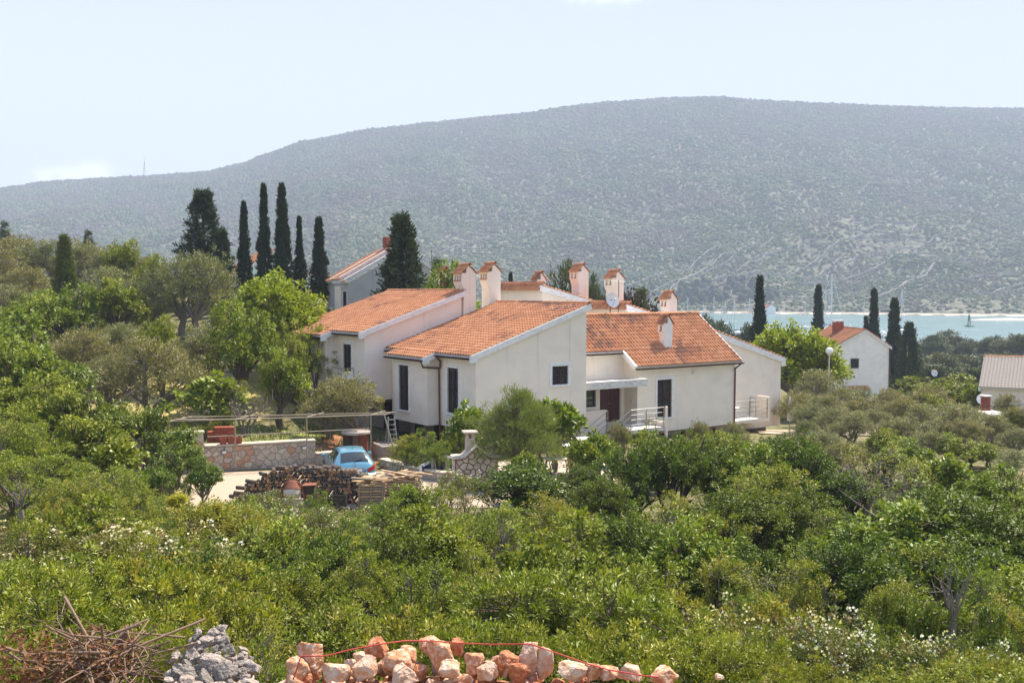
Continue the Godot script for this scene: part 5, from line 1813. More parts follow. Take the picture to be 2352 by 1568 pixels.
	for x in [-0.38, 0.34]:
		var pd := Build.new()
		pd.lathe([Vector2(0.24, -0.6), Vector2(0.22, 0.5), Vector2(0.25, 0.86)], Transform3D(Basis.IDENTITY, Vector3(x, 0, 0)), 14)
		part_of(stt, "pedestal", pd, M.flue_dark if x < 0 else M.rust)

# ---------------------------------------------------------------- houses farther off
func gable_house(called: String, label: String, at: Vector3, turn: float, w: float, dp: float, eave: float, ridge_x: float, ridge: float, foot: float, mat: Material, holes: Array = [], worn := 0.0, most := 120) -> Node3D:
	# the gable looks along +z; x runs from the left eave (0) to the right one (w)
	var h := thing(called, label, "house", at, turn)
	var b := Build.new()
	var g := PackedVector2Array([Vector2(0, foot), Vector2(w, foot), Vector2(w, eave), Vector2(ridge_x, ridge), Vector2(0, eave)])
	wall(b, Vector3.ZERO, Vector3.RIGHT, g, holes)
	wall(b, Vector3.ZERO, Vector3(0, 0, 1), rect_poly(-dp, foot, 0, eave))
	wall(b, Vector3(w, 0, 0), Vector3(0, 0, -1), rect_poly(0, foot, dp, eave))
	var gb := PackedVector2Array()
	for p in g:
		gb.append(Vector2(-p.x, p.y))
	gb.reverse()
	wall(b, Vector3(0, 0, -dp), Vector3.LEFT, gb)
	part_of(h, "wall", b, mat)
	var r := house_part(h, "roof")
	for sd in [0, 1]:
		var run: float = ridge_x if sd == 0 else w - ridge_x
		var rise := ridge - eave
		var dir := Vector3(run * (1 if sd == 0 else -1), rise, 0).normalized()
		var along := Vector3(0, 0, 1) if sd == 0 else Vector3(0, 0, -1)
		var n := (-dir).cross(along)
		var o := Vector3(0 if sd == 0 else w, eave + 0.05, -dp if sd == 0 else 0.0)
		var long := Vector2(run, rise).length()
		var d := Build.new()
		var ring := [o - dir * 0.3 - along * 0.1, o - dir * 0.3 + along * (dp + 0.2), o + dir * long + along * (dp + 0.2), o + dir * long - along * 0.1]
		d.prism(ring.map(func(p): return p - n * 0.02), n * 0.1)
		part_of(r, "slope", d, M.trim)
		var sub := house_part(r, "covering") if false else r
		tiles(sub, o + n * 0.09, along, dir, [Rect2(-0.12, -0.32, dp + 0.3, long + 0.3)], worn, most)
		var vb := Build.new()
		var z := 0.14
		var p0 := Vector3(o.x, eave + 0.1, z) - dir * 0.34
		var p1 := Vector3(ridge_x, ridge + 0.13, z)
		var ring2 := [p0 - Vector3.UP * 0.24, p1 - Vector3.UP * 0.24, p1, p0]
		if sd == 1:
			ring2.reverse()
		vb.prism(ring2.map(func(p): return p - Vector3(0, 0, 0.14)), Vector3(0, 0, 0.14))
		part_of(r, "verge", vb, M.trim)
	ridge_row(r, Vector3(ridge_x, ridge + 0.12, 0.1), Vector3(ridge_x, ridge + 0.12, -dp))
	return h

func build_far_houses() -> void:
	# right: the white two-storey house among the olives
	var at := spot(1922, 900, 120)
	var hh := gable_house("white_cottage", "white two storey house among olives with tiled porch roof and red chimney", Vector3(at.x, 0, at.z), 0.06, 6.35, 11.0, 1.25, 3.45, 3.1, -14.5, M.wall_white, [Rect2(1.75, -1.25, 1.0, 1.15), Rect2(1.75, -6.1, 1.05, 2.0)], -0.05, 200)
	window(hh, Vector3(2.25, -1.25, 0), Vector3.RIGHT, 1.0, 1.15, 2, 0.1)
	window(hh, Vector3(2.275, -6.1, 0), Vector3.RIGHT, 1.05, 2.0, 2, 0.08)
	var ch := Build.new()
	ch.box(Vector3(2.0, 2.0, -6.6), Vector3(3.1, 3.9, -5.7), 0.01)
	part_of(hh, "chimney", ch, M.brick_red)
	var cp := Build.new()
	cp.box(Vector3(1.9, 4.05, -6.7), Vector3(3.2, 4.15, -5.6), 0.01)
	for x in [2.05, 2.55, 3.05]:
		cp.box(Vector3(x - 0.08, 3.9, -6.5), Vector3(x + 0.08, 4.05, -5.8))
	part_of(hh, "chimney_cap", cp, M.concrete)
	var pr := house_part(hh, "porch_roof")
	var pd := Build.new()
	pd.prism([Vector3(1.5, -3.35, 0.0), Vector3(3.9, -3.35, 0.0), Vector3(3.9, -3.75, 1.0), Vector3(1.5, -3.75, 1.0)].map(func(p): return p + Vector3(0, -0.12, 0)), Vector3(0, 0.1, 0))
	part_of(pr, "slab", pd, M.wall_white)
	tiles(pr, Vector3(1.5, -3.74, 1.05), Vector3.RIGHT, Vector3(0, 0.37, -1).normalized(), [Rect2(0, 0, 2.4, 1.05)], 0.1)
	var dpipe := Build.new()
	dpipe.rod(Vector3(6.38, 1.2, 0.06), Vector3(6.38, -10, 0.06), 0.07)
	part_of(hh, "downpipe", dpipe, M.gutter)
	var by := Build.new()
	by.box(Vector3(6.4, -8.0, -3.0), Vector3(11.5, -4.9, -0.5), 0.02)
	part_of(hh, "annex", by, M.wall_white)
	# far right: the house with the grey-beige roof, and a low roof with a brick chimney before it
	var rj := spot(2278, 870, 84)
	var gj := gable_house("grey_roofed_house", "house with a pale grey tiled roof cut by the right edge of the view", Vector3(rj.x, 0, rj.z), -PI / 2 - 0.5, 9.0, 12.0, 0.75, 4.5, 2.6, -6.5, M.wall, [], 0.0, 0)
	for c in gj.get_node("roof").get_children():
		if c is MultiMeshInstance3D:
			c.material_override = M.roof_light
	var lr := spot(2262, 950, 66)
	var lo := thing("flat_roofed_shed", "low flat roofed shed with a brick chimney among the bushes at the right", "shed", Vector3(lr.x, lr.y - 3.0, lr.z), 0.2)
	var lb := Build.new()
	lb.box(Vector3(0, -1.5, -2), Vector3(2.2, 2.75, 0), 0.02)
	part_of(lo, "wall", lb, M.wall_white)
	var lf := Build.new()
	lf.box(Vector3(-0.1, 2.754, -2.1), Vector3(2.3, 2.9, 0.1), 0.02)
	part_of(lo, "roof", lf, M.concrete)
	var lc := Build.new()
	for i in 8:
		lc.brick(Transform3D(Basis(Vector3.UP, 0.02 * (i % 3)), Vector3(0.6, 3.15 + i * 0.115, -0.5)), Vector3(0.42 + 0.015 * (i % 2), 0.1, 0.42 + 0.015 * (i % 2)), 0.008)
	part_of(lo, "chimney", lc, M.brick_red)
	var lcc := Build.new()
	lcc.box(Vector3(0.33, 4.02, -0.77), Vector3(0.87, 4.1, -0.23), 0.01)
	part_of(lo, "chimney_cap", lcc, M.trim)
	# left: the unfinished grey house with stepped orange roofs behind the cypresses
	var gf := thing("grey_house", "unfinished grey house with stepped orange roof strips behind the big dark conifer", "house", spot(800, 663, 80) * Vector3(1, 0, 1), HOUSE_TURN)
	var wd := 9.6
	var b := Build.new()
	wall(b, Vector3.ZERO, Vector3.RIGHT, PackedVector2Array([Vector2(0, 1), Vector2(wd, 1), Vector2(wd, 8.3), Vector2(4.9, 11.0), Vector2(0, 8.45)]), [])
	wall(b, Vector3.ZERO, Vector3(0, 0, 1), rect_poly(-4.0, 1, 0, 8.45), [Rect2(-1.0, 5.6, 0.75, 2.2)])
	wall(b, Vector3(wd, 0, 0), Vector3(0, 0, -1), rect_poly(0, 1, 4.0, 8.3))
	part_of(gf, "wall", b, M.wall_grey)
	var fo := Build.new()
	fo.box(Vector3(0.12, 5.6, 0.25 - 0.5), Vector3(0.16, 7.8, 1.0 - 0.5))
	var cream := Build.new()
	cream.box(Vector3(-0.12, 1.0, -2.2), Vector3(-0.004, 8.2, -1.15), 0.01)
	part_of(gf, "render_panel", cream, M.wall)
	var dkb := Build.new()
	dkb.box(Vector3(0.14, 5.6, 0.25), Vector3(0.16, 7.8, 1.0))
	window(gf, Vector3(0, 5.6, 0.0 - 0.0) + Vector3(0, 0, -0.62) * 1.0, Vector3(0, 0, 1), 0.75, 2.2, 1, 0.06)
	var r := house_part(gf, "roof")
	var up := Vector3(4.9, 2.6, 0).normalized()
	var n := (-up).cross(Vector3(0, 0, 1))
	var steps_ := [[0.0, 0.75, 0.0], [0.85, 2.4, 0.18], [2.5, 4.0, 0.05]]
	for q in steps_:
		var o := Vector3(-0.25, 8.42 + q[2], 0)
		var dk := Build.new()
		dk.prism([o + Vector3(0, 0, -q[0] + 0.05), o + up * 5.8 + Vector3(0, 0, -q[0] + 0.05), o + up * 5.8 + Vector3(0, 0, -q[1]), o + Vector3(0, 0, -q[1])], n * 0.1)
		part_of(r, "slope", dk, M.concrete)
		tiles(r, o + n * 0.1 + Vector3(0, 0, -q[1]), Vector3(0, 0, 1), up, [Rect2(0, 0, q[1] - q[0], 5.6)], -0.35, 110)
		var pb := Build.new()
		pb.bar(o + n * 0.18 + Vector3(0, 0, -q[0] + 0.06), o + n * 0.18 + up * 5.8 + Vector3(0, 0, -q[0] + 0.06), 0.16, 0.3, 0.01)
		part_of(r, "parapet", pb, M.concrete)
	var rs := Build.new()
	rs.prism([Vector3(4.9, 11.0, 0.1), Vector3(4.9, 11.0, -4.0), Vector3(wd + 0.3, 8.15, -4.0), Vector3(wd + 0.3, 8.15, 0.1)].map(func(p): return p), Vector3(0, 0.14, 0))
	part_of(r, "rear_slope", rs, M.concrete)
	var fc := Build.new()
	fc.box(Vector3(4.4, 10.4, -2.6), Vector3(5.0, 12.2, -2.0), 0.01)
	part_of(r, "chimney", fc, M.brick_red)
	# a small brick chimney on the next house, peeping beside the first white chimney
	var bc := spot(1034, 640, 74)
	var nb := gable_house("plastered_cottage", "low house behind the row showing only its small brick chimney left of the white chimneys", Vector3(bc.x - 1.0, 0, bc.z), HOUSE_TURN, 3.2, 4.0, 6.6, 1.6, 7.4, -1.0, M.wall_grey, [], 0.0, 0)
	var bb := Build.new()
	bb.box(Vector3(1.0, 7.0, -1.2), Vector3(1.5, 9.1, -0.7), 0.01)
	part_of(nb, "chimney", bb, M.brick_red)
	var bt := Build.new()
	bt.prism([Vector3(0.85, 9.25, -0.55), Vector3(1.65, 9.25, -0.55), Vector3(1.25, 9.65, -0.55)].map(func(p): return p + Vector3(0, 0, -0.8)), Vector3(0, 0, 0.8))
	bt.box(Vector3(1.05, 9.1, -1.15), Vector3(1.12, 9.25, -0.75)); bt.box(Vector3(1.38, 9.1, -1.15), Vector3(1.45, 9.25, -0.75))
	part_of(nb, "chimney_cap", bt, M.terracotta)
	# the mint house behind the cypresses
	var gm := spot(540, 640, 108)
	gable_house("mint_house", "pale mint house with an orange roof half hidden behind the cypresses", Vector3(gm.x, 0, gm.z), HOUSE_TURN - 0.12, 8.0, 6.5, 9.4, 4.2, 11.9, 3.0, M.wall_mint, [], -0.4, 60)
	# the little house on the far shore, and the mast on the ridge
	var fs := spot(1763, 712, 850)
	gable_house("shore_cottage", "tiny white house with a red roof on the far shore", Vector3(fs.x, SEA + 1.0, fs.z), 0.5, 9.0, 13.0, 4.2, 4.5, 7.0, -1.0, M.wall_white, [], -0.4, 0)
	var tw := spot(337, 404, 2150)
	var t := thing("radio_mast", "thin lattice radio mast standing on the ridge at the left", "radio mast", Vector3(tw.x, hill_height(tw.x, 2150.0), tw.z))
	var lt := Build.new()
	var hgt := 33.0
	for i in 9:
		var y0 := hgt * i / 9.0
		var y1 := hgt * (i + 1) / 9.0
		var w0 := 2.6 * (1.0 - i / 9.5)
		var w1 := 2.6 * (1.0 - (i + 1) / 9.5)
		for k in 4:
			var c0 := Vector3([1, 1, -1, -1][k], 0, [1, -1, -1, 1][k])
			var c1 := Vector3([1, -1, -1, 1][k], 0, [-1, -1, 1, 1][k])
			lt.rod(c0 * w0 + Vector3.UP * y0, c0 * w1 + Vector3.UP * y1, 0.22, 4)
			lt.rod(c0 * w0 + Vector3.UP * y0, c1 * w1 + Vector3.UP * y1, 0.14, 4)
	part_of(t, "lattice", lt, M.steel)
	var ta := Build.new()
	ta.rod(Vector3(0, hgt, 0), Vector3(0, hgt + 4, 0), 0.25, 5)
	part_of(t, "aerial", ta, M.steel)

# ---------------------------------------------------------------- harbour
func hull_shape(len_: float, beam: float, high: float) -> Build:
	var b := Build.new()
	var st := []
	for i in 11:
		var s := i / 10.0
		var w := beam * 0.5 * (0.72 + 0.28 * sin(minf(s * 1.7, 1.0) * PI * 0.5)) * (1.0 - pow(s, 3.2))
		var sheer := high * (0.82 + 0.28 * s * s)
		st.append([Vector3(-len_ / 2 + len_ * s, 0.0 - 0.3, 0), Vector3(-len_ / 2 + len_ * s - 0.04 * len_ * (1.0 if s > 0.8 else 0.0), 0.1, w * 0.7), Vector3(-len_ / 2 + len_ * s, sheer, w), Vector3(-len_ / 2 + len_ * s, sheer, 0)])
	for i in 10:
		for k in 3:
			b.quad(st[i][k], st[i + 1][k], st[i + 1][k + 1], st[i][k + 1])
			var m := Vector3(1, 1, -1)
			b.quad(st[i + 1][k] * m, st[i][k] * m, st[i][k + 1] * m, st[i + 1][k + 1] * m)
	var tr := [st[0][0], st[0][1], st[0][2], st[0][2] * Vector3(1, 1, -1), st[0][1] * Vector3(1, 1, -1)]
	b.fan(tr)
	return b

func build_harbour() -> void:
	var proto := thing("sailing_yacht", "", "sailing yacht", Vector3.ZERO, 0.0, "yachts moored in the bay")
	part_of(proto, "hull", hull_shape(11.0, 3.4, 1.25), M.white_paint)
	var cb := Build.new()
	cb.brick(Transform3D(Basis.IDENTITY, Vector3(-0.3, 1.45, 0)), Vector3(4.6, 0.55, 1.9), 0.15)
	part_of(proto, "cabin", cb, M.white_paint)
	var ms := Build.new()
	ms.rod(Vector3(0.9, 1.2, 0), Vector3(0.9, 15.0, 0), 0.13, 6)
	for y in [6.0, 10.2]:
		ms.rod(Vector3(0.9, y, -0.9), Vector3(0.9, y, 0.9), 0.05, 5)
	ms.rod(Vector3(0.9, 14.9, 0), Vector3(5.3, 1.35, 0), 0.045, 5)
	ms.rod(Vector3(0.9, 14.9, 0), Vector3(-5.3, 1.2, 0), 0.04, 5)
	for z in [-1.5, 1.5]:
		ms.rod(Vector3(0.9, 14.5, 0), Vector3(0.7, 1.2, z), 0.035, 5)
	part_of(proto, "mast", ms, M.mast)
	var bm := Build.new()
	bm.rod(Vector3(0.8, 2.6, 0), Vector3(-3.9, 2.7, 0), 0.17, 6)
	part_of(proto, "boom", bm, M.dinghy_blue)
	var fleet := [
		[1910, 628, 470, 0.3, "tallest yacht mast with three spreaders right of the second cypress at the bay"],
		[1897, 664, 490, 0.2, "yacht with a shorter mast just left of the tallest mast"],
		[1985, 690, 480, 1.2, "yacht mast left of the tree pair behind the white house"],
		[2072, 662, 475, 0.9, "yacht mast right of the last dark cypress on the right"],
		[1640, 680, 520, 0.4, "yacht whose mast stands above the small single chimney's right side"],
		[1687, 682, 455, 1.7, "yacht with the grey mast left of the tall cypress"],
		[1580, 683, 530, 0.1, "yacht mast nearest to the right of the white chimney behind the middle roof"],
		[1722, 684, 560, 0.8, "yacht mast just left of the tall dark cypress"],
		[1790, 703, 520, 1.5, "yacht with brown mast right of the tall dark cypress"],
		[1496, 684, 560, 0.5, "leftmost yacht mast in the bay, above the middle roof's ridge"],
		[1514, 689, 575, 1.1, "second yacht mast from the left in the bay"],
		[1616, 697, 560, 0.2, "low mast between the leftmost group and the single tall white mast"],
		[1659, 698, 540, 2.0, "short yacht mast close to the pale treetops left of the cypress"],
		[1666, 690, 590, 0.7, "faint yacht mast behind the short one left of the cypress"],
		[1850, 694, 540, 0.4, "faint yacht mast over the big green tree left of the second cypress"],
	]
	for i in fleet.size():
		var q: Array = fleet[i]
		var o := proto
		if i > 0:
			o = proto.duplicate()
			o.name = numbered("sailing_yacht")
			add_child(o, true)
		o.set_meta("label", q[4])
		var top := spot(q[0], q[1], q[2])
		var s := (top.y - SEA) / 15.0
		o.scale = Vector3(s, s, s)
		o.rotation.y = q[3]
		o.position = Vector3(top.x, SEA, top.z) - Basis(Vector3.UP, q[3]) * Vector3(0.9 * s, 0, 0)
	var mp := thing("motor_yacht", "", "motor yacht", Vector3.ZERO, 0.0, "motor yachts in the bay")
	part_of(mp, "hull", hull_shape(15.0, 4.4, 1.9), M.white_paint)
	var sp := Build.new()
	sp.brick(Transform3D(Basis.IDENTITY, Vector3(-1.0, 2.5, 0)), Vector3(8.0, 1.3, 3.2), 0.3)
	sp.brick(Transform3D(Basis.IDENTITY, Vector3(-1.6, 3.7, 0)), Vector3(5.0, 1.1, 2.7), 0.3)
	sp.rod(Vector3(-2.2, 4.2, 0), Vector3(-3.0, 6.4, 0), 0.12)
	sp.bar(Vector3(-2.8, 5.6, -1.2), Vector3(-2.8, 5.6, 1.2), 0.3, 0.1)
	part_of(mp, "superstructure", sp, M.white_paint)
	var wn := Build.new()
	wn.box(Vector3(-4.6, 2.5, -1.63), Vector3(2.6, 2.9, 1.63))
	part_of(mp, "window", wn, M.car_glass)
	var mot := [[1966, 753, 430, 0.5, 1.0, "white motor yacht seen between the white house roof and the paired trees"], [1703, 752, 420, 0.2, 0.9, "white motor yacht left of the tall cypress, half behind treetops"], [2078, 753, 430, 1.9, 0.8, "white motor yacht at the foot of the mast beside the right conifer"], [2030, 757, 440, 0.9, 0.7, "small white motor yacht low between the two cypresses at right"], [1722, 770, 400, 2.6, 0.7, "lower white motor yacht just left of the tall cypress"]]
	for i in mot.size():
		var q: Array = mot[i]
		var o := mp
		if i > 0:
			o = mp.duplicate()
			o.name = numbered("motor_yacht")
			add_child(o, true)
		o.set_meta("label", q[5])
		var p := spot(q[0], q[1], q[2])
		o.position = Vector3(p.x, SEA, p.z)
		o.rotation.y = q[3]
		o.scale = Vector3.ONE * q[4]
	var by := thing("channel_buoy", "dark green lattice buoy floating in the bay at the right", "buoy", Vector3(spot(2227, 750, 575).x, SEA, -575.0))
	by.scale = Vector3.ONE * 0.8
	var fl := Build.new()
	fl.lathe([Vector2(0.0, -0.4), Vector2(3.0, -0.4), Vector2(3.0, 0.7), Vector2(1.2, 1.0), Vector2(0.0, 1.0)], Transform3D.IDENTITY, 14)
	part_of(by, "float", fl, M.buoy_green)
	var tw := Build.new()
	for k in 3:
		var a := TAU * k / 3.0
		tw.rod(Vector3(cos(a) * 1.1, 0.9, sin(a) * 1.1), Vector3(cos(a) * 0.3, 8.0, sin(a) * 0.3), 0.25, 5)
	tw.lathe([Vector2(0.7, 4.0), Vector2(0.7, 8.0), Vector2(0.0, 8.0)], Transform3D.IDENTITY, 8)
	tw.rod(Vector3(0, 8, 0), Vector3(0, 10.5, 0), 0.2, 5)
	part_of(by, "tower", tw, M.buoy_green)

# ---------------------------------------------------------------- rocks, rope, lamp, dish, cables
func rock_mesh(seed_: int, faces: int, div := 10) -> ArrayMesh:        # a broken stone: a block cut by random planes, a little rough
	var r := RandomNumberGenerator.new()
	r.seed = seed_
	var f := FastNoiseLite.new()
	f.seed = seed_; f.frequency = 1.1; f.fractal_octaves = 4
	var planes := []
	for i in faces:
		var d := Vector3(r.randfn(), r.randfn(), r.randfn()).normalized()
		planes.append([d, r.randf_range(0.62, 0.95)])
	for ax in [Vector3.RIGHT, Vector3.UP, Vector3.BACK]:
		for s in [-1.0, 1.0]:
			planes.append([(ax * s + Vector3(r.randf_range(-0.25, 0.25), r.randf_range(-0.25, 0.25), r.randf_range(-0.25, 0.25))).normalized(), r.randf_range(0.72, 0.9)])
	var at := func(dir: Vector3) -> Vector3:
		var best := 1.25
		for q in planes:
			var k := dir.dot(q[0])
			if k > 0.05:
				best = minf(best, q[1] / k)
		var p := dir * best
		return p * (1.0 + 0.09 * f.get_noise_3dv(p * 1.3) + 0.05 * f.get_noise_3dv(p * 5.0))
	var b := Build.new()
	for ax in 3:
		for s in [-1.0, 1.0]:
			var g := []
			for i in div + 1:
				var line := []
				for j in div + 1:
					var p := Vector3()
					p[ax] = s
					p[(ax + 1) % 3] = tan((2.0 * i / div - 1.0) * 0.785)
					p[(ax + 2) % 3] = tan((2.0 * j / div - 1.0) * 0.785)
					line.append(at.call(p.normalized()))
				g.append(line)
			for i in div:
				for j in div:
					if s > 0:
						b.quad(g[i][j], g[i + 1][j], g[i + 1][j + 1], g[i][j + 1])
					else:
						b.quad(g[i][j], g[i][j + 1], g[i + 1][j + 1], g[i + 1][j])
	return b.mesh()

func build_small_things() -> void:
	rocks()
	# street lamp with a white globe before the big green tree
	var lp := spot(1907, 806, 78)
	var lm := thing("street_lamp", "street lamp with a white globe on a thin grey post", "street lamp", Vector3(lp.x, ground_height(lp.x, lp.z), lp.z))
	var hgt := lp.y - lm.position.y
	var po := Build.new()
	po.tube([Vector3.ZERO, Vector3(0, hgt - 0.3, 0)], [0.07, 0.045], 8)
	part_of(lm, "post", po, M.concrete)
	var cl := Build.new()
	cl.lathe([Vector2(0.05, -0.36), Vector2(0.13, -0.30), Vector2(0.15, -0.2), Vector2(0.0, -0.2)], Transform3D(Basis.IDENTITY, Vector3(0, hgt, 0)), 12)
	part_of(lm, "collar", cl, M.concrete)
	var gl := SphereMesh.new()
	gl.radius = 0.28; gl.height = 0.56
	part(lm, "globe", gl, M.white_paint, Transform3D(Basis.IDENTITY, Vector3(0, hgt, 0)))
	# dish and aerial on the roofs
	dish(spot(1404, 690, 59.5), 0.43, 1.0, "white satellite dish on a pole behind the ridge of the middle roof", 0.45)
	dish(spot(2148, 857, 88), 0.30, 1.3, "small pale dish before the pine wood at the right", 0.2)
	dish(spot(2262, 918, 68.0), 0.36, 0.8, "white dish beside the brick chimney at the right edge", -0.4)
	aerial(spot(1421, 645, 60.5), 2.6, "tall roof aerial beside the satellite dish")
	aerial(spot(992, 575, 78), 2.4, "thin aerial right of the big dark conifer")
	aerial(spot(2148, 838, 88.3), 1.0, "small aerial above the pale dish at the right")
	# folded parasol
	var up := on_ground(1818, 66)
	var um := thing("folded_parasol", "closed white parasol standing right of the end house", "parasol", up)
	var ub := Build.new()
	ub.lathe([Vector2(0.0, 0.85), Vector2(0.20, 0.8), Vector2(0.19, 1.2), Vector2(0.13, 1.9), Vector2(0.05, 2.35), Vector2(0.0, 2.38)], Transform3D.IDENTITY, 10)
	part_of(um, "canopy", ub, M.white_paint)
	var us := Build.new()
	us.rod(Vector3(0, -0.1, 0), Vector3(0, 2.45, 0), 0.025)
	part_of(um, "pole", us, M.steel)
	# balcony table
	var bt := thing("balcony_table", "small round white table with an orange foot on the right balcony", "table", hl(21.0, 0.0, 2.9 + 0.4), HOUSE_TURN)
	var tt := Build.new()
	tt.lathe([Vector2(0.0, 0.70), Vector2(0.42, 0.70), Vector2(0.42, 0.735), Vector2(0.0, 0.735)], Transform3D.IDENTITY, 18)
	part_of(bt, "tabletop", tt, M.white_paint)
	var tl := Build.new()
	tl.lathe([Vector2(0.22, 0.0), Vector2(0.06, 0.08), Vector2(0.045, 0.45), Vector2(0.08, 0.7)], Transform3D.IDENTITY, 12)
	part_of(bt, "foot", tl, M.chair_orange)
	# power lines on the right
	var lines := [["upper black cable running from the end house past the white house", spot(1758, 832, 66), spot(2120, 905, 112), 1.2], ["lower black cable over the olives at the right", spot(1800, 880, 68), spot(2400, 925, 60), 0.8]]
	for q in lines:
		var pts := []
		for i in 25:
			pts.append(q[1].lerp(q[2], i / 24.0) - Vector3.UP * q[3] * 4.0 * (i / 24.0) * (1.0 - i / 24.0))
		var b := Build.new()
		b.tube(pts, pts.map(func(_p): return 0.018), 5)
		tag(part_of(self, "power_cable", b, M.cable), q[0], "cable", "power cables at the right")

func dish(at: Vector3, r: float, pole: float, label: String, turn: float) -> void:
	var o := thing("satellite_dish", label, "satellite dish", at, turn, "satellite dishes")
	var b := Build.new()
	var t := Transform3D(Basis(Vector3.RIGHT, PI / 2 - 0.25), Vector3.ZERO)
	var prof := []
	for i in 7:
		var x := r * i / 6.0
		prof.append(Vector2(x, 0.45 * x * x / r))
	b.lathe(prof, t, 24)
	var back := prof.map(func(p): return p + Vector2(0, -0.012))
	back.reverse()
	b.lathe(back, t, 24)
	part_of(o, "reflector", b, M.white_paint)
	var a := Build.new()
	a.rod(t * Vector3(0, 0.1 * r, r * 0.95), t * Vector3(0, r * 0.95, r * 0.1), 0.014)
	a.brick(Transform3D(t.basis, t * Vector3(0, r * 0.95, r * 0.08)), Vector3(0.07, 0.12, 0.07), 0.015)
	part_of(o, "feed_arm", a, M.steel)
	var p := Build.new()
	p.rod(Vector3(0, -pole, -0.1), Vector3(0, 0.05, -0.1), 0.028)
	p.bar(Vector3(0, 0, -0.12), Vector3(0, 0, 0.0), 0.12, 0.14, 0.01)
	part_of(o, "pole", p, M.gutter)

func aerial(at: Vector3, high: float, label: String) -> void:
	var o := thing("roof_aerial", label, "aerial", at, 0.3, "television aerials")
	var p := Build.new()
	p.rod(Vector3(0, -high, 0), Vector3(0, 0.05, 0), 0.022)
	part_of(o, "pole", p, M.gutter)
	var b := Build.new()
	b.rod(Vector3(-0.5, -0.03, 0), Vector3(0.45, -0.03, 0), 0.012)
	for i in 6:
		b.rod(Vector3(-0.45 + i * 0.17, -0.03, -0.2), Vector3(-0.45 + i * 0.17, -0.03, 0.2), 0.008, 5)
	part_of(o, "elements", b, M.steel)

